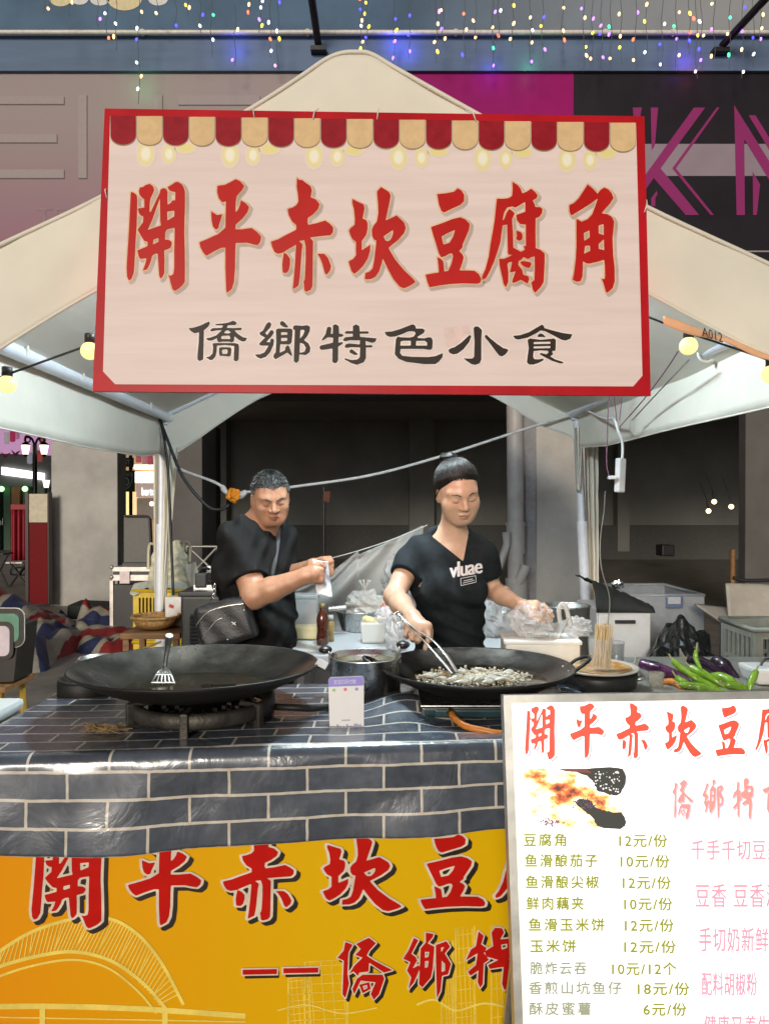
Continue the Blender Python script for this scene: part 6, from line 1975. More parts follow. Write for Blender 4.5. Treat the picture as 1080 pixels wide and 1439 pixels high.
def blob_bag(name, label, c, r, m, seed, amp=0.18, n=30, mm=22, group=None, fz=1.0, knot=None, cat='plastic bag'):
    """crumpled bag: an ellipsoid creased by sharp folds"""
    t = thing(name, label, cat, (c[0], c[1], c[2] - r[2]), group)
    V, F = [], []
    rs = random.Random(seed)
    dirs = [Vector((rs.gauss(0, 1), rs.gauss(0, 1), rs.gauss(0, 1))).normalized() for _ in range(26)]
    for i in range(mm + 1):
        ph = math.pi * i / mm
        for k in range(n):
            th = 2 * math.pi * k / n
            d = Vector((math.sin(ph) * math.cos(th), math.sin(ph) * math.sin(th), math.cos(ph)))
            f = 1.0
            for j, e in enumerate(dirs):
                s = d.dot(e)
                f += amp * 0.35 * (abs(math.sin(7.0 * s + j)) - 0.6) * (0.5 + 0.5 * s)
            z = d.z * r[2] * f
            if z < -r[2] * 0.86: z = -r[2] * 0.86 + 0.1 * (z + r[2] * 0.86)
            V.append((c[0] + d.x * r[0] * f, c[1] + d.y * r[1] * f, c[2] + z))
    for i in range(mm):
        for k in range(n):
            l = (k + 1) % n
            F.append((i * n + k, (i + 1) * n + k, (i + 1) * n + l, i * n + l))
    q = MB(); q.add(V, F, False); q.build('film', m, t)
    if knot:
        q = MB(); a = Vector(c) + Vector((0, 0, r[2] * 0.85))
        for s in range(7):
            th = s * 0.9
            q.tube(catmull([a, a + Vector((0.012 * math.cos(th), 0.012 * math.sin(th), knot * 0.5)), a + Vector((0.03 * math.cos(th), 0.03 * math.sin(th), knot))], 4), [0.007, 0.006, 0.006, 0.005, 0.005, 0.005, 0.006, 0.007, 0.008], 5, flat=0.2)
        q.build('gathered_top', m, t)
    return t


# striped woven tarpaulin, two heaps
def tarp_mat(ax):
    m = mat('striped tarpaulin', (0.4, 0.4, 0.4), 0.45, var=0)
    nt = m.node_tree; b = nt.nodes['Principled BSDF']
    uv = nt.nodes.new('ShaderNodeUVMap'); sx = nt.nodes.new('ShaderNodeSeparateXYZ')
    nt.links.new(uv.outputs[0], sx.inputs[0])
    ml = nt.nodes.new('ShaderNodeMath'); ml.operation = 'FRACT'
    nt.links.new(sx.outputs[ax], ml.inputs[0])
    cr = nt.nodes.new('ShaderNodeValToRGB'); cr.color_ramp.interpolation = 'CONSTANT'
    e = cr.color_ramp.elements
    e[0].position, e[0].color = 0, (0.26, 0.022, 0.022, 1)
    e[1].position, e[1].color = 0.30, (0.36, 0.33, 0.26, 1)
    for p, c in ((0.46, (0.03, 0.04, 0.105, 1)), (0.74, (0.36, 0.33, 0.26, 1)), (0.90, (0.26, 0.022, 0.022, 1))):
        k = e.new(p); k.color = c
    nt.links.new(ml.outputs[0], cr.inputs[0])
    nz = nt.nodes.new('ShaderNodeTexNoise'); nz.inputs['Scale'].default_value = 60
    mx = nt.nodes.new('ShaderNodeMixRGB'); mx.blend_type = 'MULTIPLY'; mx.inputs[0].default_value = 0.4
    nt.links.new(cr.outputs[0], mx.inputs[1]); nt.links.new(nz.outputs[0], mx.inputs[2])
    nt.links.new(mx.outputs[0], b.inputs['Base Color'])
    n2 = nt.nodes.new('ShaderNodeTexNoise'); n2.inputs['Scale'].default_value = 11; n2.inputs['Detail'].default_value = 6
    bp = nt.nodes.new('ShaderNodeBump'); bp.inputs['Strength'].default_value = 0.6; bp.inputs['Distance'].default_value = 0.03
    nt.links.new(n2.outputs[0], bp.inputs['Height']); nt.links.new(bp.outputs[0], b.inputs['Normal'])
    return m


def heap(name, label, outline, peaks, uvk, m, seed):
    """outline: ground outline in metres; peaks: (x, y, height, spread)"""
    xs = [p[0] for p in outline]; ys = [p[1] for p in outline]
    x0, x1, y0, y1 = min(xs), max(xs), min(ys), max(ys)
    OL = np.array(outline, float)

    def inside(x, y):
        d, c = 1e9, False
        for i in range(len(OL)):
            a, b = OL[i], OL[(i + 1) % len(OL)]
            ab = b - a; t = max(0, min(1, ((x - a[0]) * ab[0] + (y - a[1]) * ab[1]) / (ab @ ab)))
            d = min(d, math.hypot(x - a[0] - t * ab[0], y - a[1] - t * ab[1]))
            if (a[1] > y) != (b[1] > y) and x < a[0] + (y - a[1]) * ab[0] / ab[1]: c = not c
        return d if c else -d

    def hgt(x, y):
        e = inside(x, y)
        if e < 0: return -0.02
        z = 0
        for (px, py, h, s) in peaks:
            r2 = ((x - px) ** 2 + (y - py) ** 2) / (s * s)
            z = max(z, h * math.exp(-r2 ** 0.75))
        z += 0.06 + 0.045 * abs(vnoise((x, y, 0), 4.5, seed)) + 0.05 * abs(vnoise((x, y, 0.5), 9, seed + 3)) + 0.02 * vnoise((x, y, 1), 20, seed)
        return z * min(1, e / 0.09) ** 0.5
    nu, nv = 80, 70
    q = MB()
    q.grid(lambda u, v: Vector((x0 + u * (x1 - x0) + 0.03 * vnoise((u * 3, v * 3, 0), 5, seed), y0 + v * (y1 - y0), hgt(x0 + u * (x1 - x0), y0 + v * (y1 - y0)))), nu, nv,
           uvfn=lambda u, v: uvk(x0 + u * (x1 - x0), y0 + v * (y1 - y0)))
    tag(q.build(name, m, None, loc=((x0 + x1) / 2, (y0 + y1) / 2, 0)), label, 'tarpaulin')


g = lambda px, py, z=0.0: atz(px, py, z)
o1 = [g(-60, 905), g(-40, 930), g(30, 948), g(60, 944), g(85, 925), g(120, 912), g(140, 906), g(100, 880), g(60, 862), g(0, 856), g(-60, 858)]
o1 = [(p.x, p.y) for p in o1]
pk = lambda px, py, D, s: (at(px, py, D).x, D, at(px, py, D).z - 0.08, s)
heap('striped_tarpaulin', 'red white and blue striped tarpaulin heaped beside the red pillar sign', o1, [pk(-30, 815, 8.0, 0.55), pk(5, 838, 7.6, 0.45), pk(50, 872, 7.2, 0.40), pk(45, 890, 6.6, 0.3), pk(90, 885, 7.2, 0.3)], lambda x, y: (x * 1.7 + 0.55 * y + 0.25 * math.sin(y * 3), y), tarp_mat('X'), 2.0)
o2 = [g(96, 905), g(110, 918), g(150, 922), g(200, 915), g(215, 900), g(200, 868), g(160, 860), g(118, 865)]
o2 = [(p.x, p.y) for p in o2]
heap('striped_tarpaulin', 'striped tarpaulin standing up in a peak against the black flight case', o2, [pk(120, 838, 7.9, 0.16), pk(140, 855, 7.8, 0.30), pk(165, 880, 7.6, 0.3)], lambda x, y: (x * 0.9 - 1.9 * y + 0.3 * math.sin(x * 5), y), tarp_mat('X'), 5.0)
q = MB(); q.box(at(150, 858, 8.7), (0.75, 0.5, 0.16), rot=(0, 0.06, 0.1), bev=0.02)
tag(q.build('black_mat_roll', mat('dark cloth', (0.02, 0.025, 0.025), 0.8), None, loc=at(120, 868, 8.7)), 'dark folded mat lying behind the striped tarpaulin', 'mat')

# flight case and the grey monitor back standing on it
fc = thing('flight_case', 'black flight case with pale metal edges left of the tent leg', 'flight case', g(190, 905))
D = 7.6
q = MB(); pbox(q, 158, 240, 822, 905, D, D + 0.55); q.build('box', mat('black laminate', (0.015, 0.014, 0.014), 0.4), fc)
m_alue = mat('pale metal edge', (0.55, 0.50, 0.46), 0.35, metal=0.6)
for y0, y1 in ((797, 803), (808, 816)):
    q = MB(); pbox(q, 158, 240, y0, y1, D - 0.012, D + 0.55); q.build('edge_strip', m_alue, fc)
q = MB(); pbox(q, 159, 240, 803, 808, D, D + 0.55); q.build('lid', m_blkp, fc)
q = MB(); pbox(q, 154, 159, 816, 900, D - 0.014, D + 0.04); q.build('corner_strip', m_alue, fc)
q = MB(); pbox(q, 168, 182, 803, 820, D - 0.03, D - 0.013); q.build('latch', mat('latch metal', (0.35, 0.30, 0.30), 0.4, metal=0.7), fc)
for y in (797, 811):
    q = MB(); q.ell(at(157, y, D - 0.01), (0.022, 0.022, 0.022), 10, 8); q.build('ball_corner', m_alue, fc)
q = MB(); q.slab([at(x, y, D + 0.2) for x, y in ((174, 795), (213, 795), (210, 730), (206, 725), (174, 725))][::-1], 0.08)
q2 = thing('display_panel', 'dark grey display panel standing on the flight case', 'display', at(193, 795, D + 0.2)); q.build('panel', mat('grey panel', (0.11, 0.105, 0.095), 0.55, var=0.1), q2)
q = MB(); q.tube([at(x, y, D + 0.16) for x, y in ((213, 795), (210, 730), (206, 725), (174, 725))], 0.012, 8); q.build('rim', m_blkp, q2)
q = MB(); pbox(q, 172, 216, 791, 796.5, D + 0.1, D + 0.3); q.build('foot', m_blkp, q2)

# stacked yellow crates (perforated sides)
def crate(name, label, x0, x1, Y, dep, z0, z1, m, nx, nz, cat='crate', grp=None):
    t = thing(name, label, cat, ((x0 + x1) / 2, Y + dep / 2, z0), grp)
    H = z1 - z0
    for side in range(4):
        q = MB()
        if side < 2: f = lambda u, w, s=side: Vector((x0 + u * (x1 - x0), Y + (dep if s else 0), z0 + w * H)); W_ = x1 - x0
        else: f = lambda u, w, s=side: Vector((x0 if s == 2 else x1, Y + u * dep, z0 + w * H)); W_ = dep
        bars = []
        for (u0, u1, w0, w1) in [(0, 1, 0, .10), (0, 1, .86, 1), (0, .09, .10, .86), (.91, 1, .10, .86), (.09, .91, .44, .50)]: bars.append((u0, u1, w0, w1))
        for i in range(nx): bars.append((.09 + .82 * (i + .55) / nx, .09 + .82 * (i + 1.0) / nx, .10, .44)); bars.append((.09 + .82 * (i + .55) / nx, .09 + .82 * (i + 1.0) / nx, .50, .86))
        for (u0, u1, w0, w1) in bars:
            a, b = f(u0, w0), f(u1, w1)
            c = (a + b) / 2
            d = (abs(b.x - a.x) or 0.012, abs(b.y - a.y) or 0.012, abs(b.z - a.z))
            q.box(c, d)
        q.build('side_panel', m, t)
    q = MB(); q.box(((x0 + x1) / 2, Y + dep / 2, z0 + 0.012), (x1 - x0 - 0.02, dep - 0.02, 0.018)); q.build('bottom', m, t)
    q = MB(); q.tube([(x0 - .006, Y - .006, z1), (x1 + .006, Y - .006, z1), (x1 + .006, Y + dep + .006, z1), (x0 - .006, Y + dep + .006, z1)], 0.014, 6, closed=True); q.build('rim', m, t)
    return t


YC = 5.62
yx0, yx1 = at(188, 830, YC).x, at(268, 830, YC).x
crate('plastic_crate', 'upper yellow perforated crate behind the left tent leg', yx0, yx1, YC, 0.34, 0.40, 0.775, m_yel, 13, 2, grp='yellow crates')
crate('plastic_crate', 'lower yellow crate of the stack behind the left tent leg', yx0, yx1, YC, 0.34, 0.0, 0.385, m_yel, 13, 2, grp='yellow crates')
# cream carrier bag on the crate
cb = thing('carrier_bag', 'cream plastic carrier bag with loop handles on the yellow crate', 'bag', at(230, 833, YC + 0.1))
m_cbag = mat('cream plastic bag', (0.58, 0.55, 0.40), 0.45, var=0.06, scale=8, bump=0.4, bscale=16)
def cbf(s):
    def fn(u, v):
        px = 214 + u * 50 + (-6 + 4 * math.sin(v * 5)) * (0.5 - u) * 2 * v
        py = 765 + v * 66 + 6 * math.sin(u * 6)
        if v < 0.25: px = 239 + (px - 239) * (0.62 + 1.5 * v)
        bul = 0.08 * math.sin(math.pi * min(1, v * 1.1)) * math.sin(math.pi * u)
        return at(px, py, YC + 0.12) + Vector((0, s * (0.02 + bul) + 0.02 * vnoise((u * 3, v * 3, s), 6), 0))
    return fn
for s in (-1, 1):
    q = MB(); q.grid(cbf(s), 24, 24); q.build('side', m_cbag, cb)
for a, b in ((213, 770), (262, 768)):
    q = MB(); q.tube(catmull([at(a - 5, 800, YC + 0.1), at(a - 4, b, YC + 0.1), at(a, b - 6, YC + 0.08), at(a + 5, b, YC + 0.1), at(a + 4, 790, YC + 0.1)], 6), 0.012, 6, flat=0.3); q.build('handle', m_cbag, cb)
def skirt(u, v): return at(182 + 78 * u, 822 + 12 * v - 5 * math.sin(u * 3.1) + 4 * math.sin(u * 15) * v, YC - 0.02) + Vector((0, 0.10 * (1 - v) - 0.02 * math.sin(u * 20), 0))
q = MB(); q.grid(skirt, 40, 8); q.build('drooping_edge', mat('pale crumpled plastic', (0.5, 0.52, 0.46), 0.4, bump=0.4, bscale=20), cb)
q = MB(); q.grid(lambda u, v: at(258 + 18 * u + 10 * v, 795 + 38 * v - 6 * u, YC + 0.02) + Vector((0, 0.03 * math.sin(u * 4 + v * 3), 0)), 14, 14); q.build('translucent_flap', bagmat('milky film', (0.6, 0.6, 0.55), 0.7), cb)

# black oven cabinet, appliance on it
oc = thing('black_cabinet', 'black metal cabinet with louvred side behind the man', 'cabinet', (at(300, 880, 4.35).x, 4.5, 0))
ox0, ox1 = at(254, 840, 4.3).x, at(352, 840, 4.3).x
zc = at(300, 838, 4.3).z
q = MB(); q.box(((ox0 + ox1) / 2, 4.55, zc / 2), (ox1 - ox0, 0.5, zc - 0.004), bev=0.012); q.build('body', mat('black enamel', (0.018, 0.018, 0.017), 0.4, var=0.2), oc)
q = MB(); q.box(((ox0 + ox1) / 2, 4.55, zc + 0.012), (ox1 - ox0 + 0.03, 0.52, 0.03), bev=0.008); q.build('top', m_blkp, oc)
for k in range(9):
    q = MB(); q.box(at(273, 866 + k * 5.2, 4.29), (0.05, 0.02, 0.010), rot=(0.5, 0, 0)); q.build('louvre', m_blkp, oc)
ap = thing('small_stove', 'small silver and black stove on the black cabinet', 'stove', at(292, 830, 4.5))
q = MB(); q.box(at(294, 826, 4.5), (0.16, 0.16, 0.05), bev=0.006); q.build('base', m_stl, ap)
q = MB(); q.box(at(284, 815, 4.45), (0.07, 0.08, 0.09), bev=0.01); q.build('motor', m_blkp, ap)
q = MB(); q.box(at(300, 806, 4.55), (0.08, 0.06, 0.10), bev=0.01); q.build('frame', m_stl, ap)
q = MB(); q.tube(catmull([at(280, 806, 4.45), at(286, 798, 4.42), at(294, 800, 4.45)], 5), 0.008, 6); q.build('lever', m_blkp, ap)
# folding trestle in the background
tr = thing('folding_trestle', 'grey folding trestle behind the cream bag', 'trestle', g(282, 880))
for a, b in (((262, 768), (305, 768)), ((266, 770), (303, 805)), ((304, 770), (270, 806))):
    q = MB(); q.tube([at(*a, 7.5), at(*b, 7.5)], 0.014, 6); q.build('bar', mat('grey tube', (0.25, 0.24, 0.22), 0.4, metal=0.6) if a == (262, 768) else bpy.data.materials['grey tube'], tr)
for x in (262, 305):
    q = MB(); p = at(x, 768, 7.5); q.tube([p, Vector((p.x, p.y, 0))], 0.014, 6); q.build('leg', bpy.data.materials['grey tube'], tr)

# stool with basket and carton
zs = 0.655
stl = thing('low_stool', 'low wooden stool under the bamboo basket', 'stool', (at(225, 900, 4.6).x, 4.6, 0))
sx_ = at(222, 900, 4.6).x
q = MB(); q.box((sx_, 4.62, zs - 0.02), (0.36, 0.36, 0.036), bev=0.006); q.build('seat', m_wood, stl)
for dx in (-.15, .15):
    for dy in (-.15, .15):
        q = MB(); q.box((sx_ + dx, 4.62 + dy, (zs - 0.04) / 2), (0.035, 0.035, zs - 0.04)); q.build('leg', m_wood, stl)
m_bamb = mat('woven bamboo', (0.36, 0.20, 0.065), 0.6, var=0.35, scale=60, bump=0.6, bscale=130)
bk = thing('bamboo_basket', 'round shallow bamboo basket behind the large wok', 'basket', (at(220, 895, 4.6).x, 4.6, zs))
cK = Vector((at(219, 880, 4.6).x, 4.6, zs + 0.002))
q = MB(); q.lathe([(0.0005, 0), (0.07, 0.002), (0.115, 0.03), (0.140, 0.075), (0.146, 0.076), (0.120, 0.024), (0.07, -0.001), (0.0005, -0.001)], cK, 40); q.build('bowl', m_bamb, bk)
q = MB(); q.tube([cK + Vector((0.143 * math.cos(t), 0.143 * math.sin(t), 0.077)) for t in np.linspace(0, 2 * math.pi, 37)[:-1]], 0.009, 8, closed=True); q.build('rim', m_bamb, bk)
q = MB()
for k in range(28):
    th = 2 * math.pi * k / 28
    q.tube([cK + Vector((0.146 * math.cos(th), 0.146 * math.sin(th), 0.066)), cK + Vector((0.152 * math.cos(th + .03), 0.152 * math.sin(th + .03), 0.077)), cK + Vector((0.140 * math.cos(th + .06), 0.140 * math.sin(th + .06), 0.087))], 0.003, 4)
tag(q.build('rim_binding', m_bamb, bk), kind='stuff')
for k in range(5):
    q = MB(); q.tube([cK + Vector((0.152 - .014 * k, 0, 0.068 - .013 * k)).lerp(cK, 0) if False else cK + Vector(((0.138 - .016 * k) * math.cos(t), (0.138 - .016 * k) * math.sin(t), 0.068 - 0.0135 * k)) for t in np.linspace(0, 2 * math.pi, 33)[:-1]], 0.004, 5, closed=True); q.build('weave_hoop', m_bamb, bk)
ctn = thing('paper_carton', 'small white carton with a red mark beside the black cabinet', 'carton', at(246, 880, 4.72))
q = MB(); cpos = at(246, 861, 4.72); q.box((cpos.x, 4.72, zs + 0.095), (0.10, 0.09, 0.185), bev=0.003); q.build('box', mat('white carton', (0.62, 0.58, 0.52), 0.7), ctn)
q = MB(); q.box((cpos.x - 0.01, 4.673, zs + 0.13), (0.03, 0.002, 0.02), rot=(0, 0.4, 0)); q.build('red_mark', mat('red print', (0.4, 0.03, 0.03), 0.6), ctn)
sx2 = cpos.x
# rounded retro case at the far left edge, on a stool
rc = thing('rounded_case', 'dark case with rounded green and pink panels at the left edge', 'case', at(0, 960, 3.0))
def rrect(x0, y0, x1, y1, r, n=5):
    P = []
    for cx, cy, a0 in ((x1 - r, y0 + r, -90), (x1 - r, y1 - r, 0), (x0 + r, y1 - r, 90), (x0 + r, y0 + r, 180)):
        for k in range(n + 1):
            a = math.radians(a0 + 90 * k / n); P.append((cx + r * math.cos(a), cy + r * math.sin(a)))
    return P
RPn = Plane(at(0, 850, 3.0), at(30, 852, 3.0), at(0, 950, 3.0))
q = MB(); q.slab([RPn.pt(x, y, 0) for x, y in ((-90, 880), (27, 880), (19, 958), (-90, 962))][::-1], -0.16); q.build('body', mat('dark brown case', (0.022, 0.018, 0.014), 0.5), rc)
for k, (x0, y0, x1, y1, r, c, lf) in enumerate(((-90, 854, 35, 910, 13, (0.62, 0.60, 0.55), 0.002), (-90, 855, 34, 909, 12, (0.025, 0.02, 0.016), 0.006), (-90, 862, 28, 902, 9, (0.10, 0.24, 0.16), 0.010), (-90, 873, 21, 926, 11, (0.03, 0.022, 0.018), 0.014), (-90, 879, 16, 921, 8, (0.60, 0.52, 0.56), 0.018))):
    q = MB(); q.slab([RPn.pt(x, y, lf) for x, y in rrect(x0, y0, x1, y1, r)], 0.004); q.build('rounded_panel', mat('case panel', c, 0.4), rc)
ws = thing('wooden_stool', 'brown wooden stool under the rounded case at the left edge', 'stool', at(-20, 980, 3.0))
z0 = at(0, 962, 3.0).z
xs0 = at(-20, 960, 3.05).x
q = MB(); q.box((xs0, 3.08, z0 - 0.012), (0.26, 0.26, 0.024), bev=0.004); q.build('seat', m_wood, ws)
for dx in (-.10, .10):
    for dy in (-.1, .1):
        q = MB(); q.tube([(xs0 + dx * 1.1, 3.08 + dy * 1.1, 0), (xs0 + dx * 0.9, 3.08 + dy * .9, z0 - 0.02)], 0.014, 8); q.build('leg', mat('yellow varnish', (0.42, 0.26, 0.03), 0.4) if 'yellow varnish' not in bpy.data.materials else bpy.data.materials['yellow varnish'], ws)
# foam box beside the table
fb = thing('foam_box', 'white foam box at the left end of the table', 'foam box', (-1.36, 1.95, 0.55))
q = MB(); q.box((-1.345, 1.93, 0.69), (0.50, 0.58, 0.24), bev=0.02); q.build('box', m_foam, fb)
q = MB(); q.box((-1.345, 1.93, 0.825), (0.52, 0.60, 0.035), bev=0.014); q.build('lid', m_foam, fb)
fs = thing('plastic_stool', 'pale stool under the white foam box', 'stool', (-1.36, 1.95, 0))
q = MB(); q.box((-1.36, 1.93, 0.55), (0.34, 0.34, 0.036), bev=0.01); q.build('seat', m_whtp, fs)
for dx in (-.14, .14):
    for dy in (-.14, .14):
        q = MB(); q.tube([(-1.36 + dx * 1.2, 1.93 + dy * 1.2, 0), (-1.36 + dx, 1.93 + dy, 0.54)], 0.018, 8); q.build('leg', m_whtp, fs)

# ------------------------------------------------------------------ back table in the middle
BZ = 0.755
bt = thing('back_table', 'white work table behind the woman', 'table', (0.2, 3.6, 0))
q = MB(); q.box((0.17, 3.60, BZ - 0.018), (1.20, 0.62, 0.036), bev=0.005); q.build('table_top', mat('pale laminate', (0.60, 0.64, 0.66), 0.4, var=0.06, scale=6), bt)
for X in (-0.38, 0.72):
    for Y in (3.34, 3.86):
        q = MB(); q.tube([(X, Y, 0), (X, Y, BZ - 0.03)], 0.016, 8); q.build('leg', m_pole, bt)


def onbt(px, py): return atz(px, py, BZ + 0.002)


# square oil tub
ot = thing('oil_tub', 'clear square tub of yellow oil behind the man', 'tub', onbt(428, 902))
p = onbt(428, 900)
q = MB(); q.box(p + Vector((0, 0.05, 0.105)), (0.125, 0.11, 0.205), bev=0.014); q.build('tub', mat('clear plastic', (0.72, 0.74, 0.72), 0.15, var=0, alpha=0.30), ot)
q = MB(); q.box(p + Vector((0, 0.05, 0.035)), (0.116, 0.10, 0.062), bev=0.010); q.build('oil', mat('yellow oil', (0.55, 0.42, 0.10), 0.2), ot)
q = MB(); q.box(p + Vector((0, 0.05, 0.215)), (0.13, 0.115, 0.02), bev=0.006); q.build('lid', mat('clear plastic lid', (0.6, 0.62, 0.62), 0.2, alpha=0.6), ot)
bo = thing('sauce_bottle', 'brown plastic sauce bottle on the white back table', 'bottle', onbt(453, 907))
p = onbt(453, 906)
q = MB(); q.lathe([(0.0005, 0), (0.026, 0.0), (0.029, 0.008), (0.029, 0.045), (0.025, 0.07), (0.028, 0.095), (0.029, 0.125), (0.022, 0.15), (0.013, 0.168), (0.012, 0.176), (0.0005, 0.176)], p, 24); q.build('body', mat('brown translucent plastic', (0.055, 0.014, 0.008), 0.12, var=0.3, coat=0.5), bo)
q = MB(); q.lathe([(0.0005, 0.196), (0.014, 0.196), (0.0145, 0.176), (0.0005, 0.176)], p, 20); q.build('cap', mat('olive cap', (0.16, 0.12, 0.04), 0.4), bo)
sj = thing('spice_jar', 'small ochre spice jar right of the brown bottle', 'jar', onbt(464, 902))
p = onbt(464, 901)
q = MB(); q.lathe([(0.0005, 0), (0.018, 0), (0.018, 0.09), (0.015, 0.10), (0.0005, 0.10)], p, 20); q.build('body', mat('ochre spice', (0.42, 0.27, 0.08), 0.3, var=0.3, scale=40), sj)
q = MB(); q.lathe([(0.0005, 0.128), (0.016, 0.128), (0.017, 0.10), (0.0005, 0.10)], p, 18); q.build('cap', mat('pale cap', (0.45, 0.42, 0.34), 0.4), sj)
bs = thing('steel_basin', 'round steel basin heaped with plastic bags on the back table', 'basin', onbt(507, 890))
p = onbt(506, 890) + Vector((0, 0.12, 0))
q = MB(); q.lathe([(0.0005, 0), (0.10, 0), (0.105, 0.004), (0.135, 0.10), (0.150, 0.104), (0.151, 0.107), (0.134, 0.106), (0.102, 0.01), (0.0005, 0.008)], p, 44); q.build('basin', m_stl, bs)
blob_bag('clear_bag', 'crumpled clear bag lying in the steel basin', (p.x + 0.02, p.y, p.z + 0.13), (0.10, 0.08, 0.075), bagmat('crumpled clear film', (0.72, 0.70, 0.64), 0.55), 3, 0.3, knot=0.07)
q = MB(); q.tube([at(462, 856, 3.75), at(486, 853, 3.75)], 0.014, 8)
tag(q.build('steel_cup', m_stl, None, loc=at(474, 860, 3.75)), 'steel handle sticking out over the basin rim', 'utensil')
tb = thing('tofu_tub', 'milky plastic tub with pale dough on the back table', 'tub', onbt(523, 905))
p = onbt(524, 905)
q = MB(); q.box(p + Vector((0, 0.05, 0.052)), (0.125, 0.10, 0.10), bev=0.010, taper=0.86); q.build('tub', mat('milky plastic', (0.62, 0.64, 0.62), 0.35, var=0, alpha=0.72), tb)
q = MB()
for k in range(6): q.ell(p + Vector((-0.035 + 0.014 * k, 0.045 + rnd.uniform(-.02, .02), 0.105 + rnd.uniform(-.004, .01))), (0.022, 0.022, 0.018), 10, 7)
q.build('dough', mat('pale dough', (0.62, 0.56, 0.30), 0.5, bump=0.2), tb)
blob_bag('clear_bag', 'grey plastic bag beside the milky tub', (at(556, 880, 3.35).x, 3.40, BZ + 0.08), (0.045, 0.06, 0.085), bagmat('grey film', (0.55, 0.55, 0.56), 0.75), 8, 0.25)
blob_bag('clear_bag', 'clear bag resting on top of the milky tub', (at(543, 872, 3.4).x, 3.47, BZ + 0.15), (0.055, 0.05, 0.04), bagmat('thin film', (0.65, 0.66, 0.68), 0.55), 12, 0.3)
q = MB()
for k in range(7):
    a = at(536 + k * 2.5, 850 + rnd.uniform(-3, 6), 3.85); q.tube([a, a + Vector((rnd.uniform(0.02, 0.07), rnd.uniform(-.05, 0), rnd.uniform(-.07, .03)))], 0.010, 5)
rp = q.build('red_packaging', mat('red wrapper', (0.42, 0.07, 0.04), 0.4, var=0.4, scale=30, col2=(0.5, 0.25, 0.18)), None, loc=at(545, 870, 3.85))
tag(rp, 'crumpled red food wrappers behind the milky tub', 'wrappers')
blob_bag('clear_bag', 'large clear bag behind the elbow of the woman', (at(560, 820, 4.2).x, 4.2, 1.0), (0.09, 0.08, 0.12), bagmat('dim film', (0.45, 0.45, 0.45), 0.5), 21, 0.3, knot=0.05)
blob_bag('clear_bag', 'pale bag bundle behind the waist of the woman', (at(700, 868, 3.75).x, 3.75, BZ + 0.10), (0.085, 0.07, 0.11), bagmat('pale film', (0.55, 0.54, 0.52), 0.7), 25, 0.25)

# grey plastic sheet draped from a line behind the back table
def sheet(u, v):
    xt = 405 + u * 190
    yt = 812 - 74 * max(0, (u - 0.10)) / 0.9 + (8 * math.sin(u * 8) if u < 0.5 else 0)
    if u < 0.3: yt = 806 + 4 * math.sin(u * 20)
    yb = 895
    conv = (u - 0.93) * (1 - v) * 0.30
    px = xt - conv * 120 * (0 if u < 0.3 else 1) * 0.3
    p = at(px, yt + (yb - yt) * v, 4.35)
    w = (u - 0.95) / (0.25 + v)
    p.y += 0.045 * math.sin(w * 8 + 0.8 * vnoise((u, v, 0), 3)) * (0.2 + v) + 0.025 * vnoise((u * 1.2, v * 0.6, 0), 4, 3)
    return p
q = MB(); q.grid(sheet, 90, 40)
tag(q.build('plastic_sheet', mat('grey plastic sheet', (0.44, 0.435, 0.41), 0.38, var=0.12, scale=5, alpha=0.66, bump=0.08, bscale=12), None, loc=at(500, 890, 4.35), solid=0.001), 'translucent grey plastic sheet hung behind the back table', 'plastic sheet')
q = MB(); q.tube(sag(at(440, 790, 4.3), at(600, 738, 4.3), 0.02), 0.003, 5)
tag(q.build('cord', mat('pale cord', (0.6, 0.6, 0.57), 0.6), None, loc=at(520, 770, 4.3)), 'thin pale cord holding up the grey plastic sheet', 'cord')
# dark stand in the hall
ms = thing('dark_stand', 'dark thin stand with a hanging bundle in the unlit hall', 'stand', g(455, 800))
zb = at(455, 783, 12).z
q = MB(); q.tube([at(455, 684, 12), Vector((at(455, 783, 12).x, 12, 0.0))], 0.022, 6); q.build('pole', m_blkp, ms)
q = MB()
for k in range(3):
    th = k * 2.1; b0 = Vector((at(455, 783, 12).x, 12, 0.45)); q.tube([b0, Vector((b0.x + 0.5 * math.cos(th), 12 + 0.5 * math.sin(th), 0))], 0.02, 6)
q.build('tripod_base', m_blkp, ms)
q = MB(); q.box(at(459, 698, 11.95), (0.12, 0.05, 0.18), rot=(0, 0.1, 0), bev=0.02); q.build('bundle', mat('dark red cloth', (0.10, 0.035, 0.02), 0.8, var=0.4, scale=30), ms)

# ------------------------------------------------------------------ right side table and what stands on and behind it
SZ = 0.80
st2 = thing('side_table', 'grey side table holding the vegetables behind the menu board', 'table', (1.15, 2.5, 0))
q = MB(); q.box((1.17, 2.52, SZ - 0.018), (1.06, 1.04, 0.036), bev=0.004); q.build('table_top', mat('grey laminate', (0.22, 0.215, 0.19), 0.45, var=0.12, scale=6), st2)
for X in (0.70, 1.64):
    for Y in (2.06, 2.98):
        q = MB(); q.tube([(X, Y, 0), (X, Y, SZ - 0.03)], 0.017, 8); q.build('leg', m_pole, st2)


def onst(px, py): return atz(px, py, SZ + 0.002)


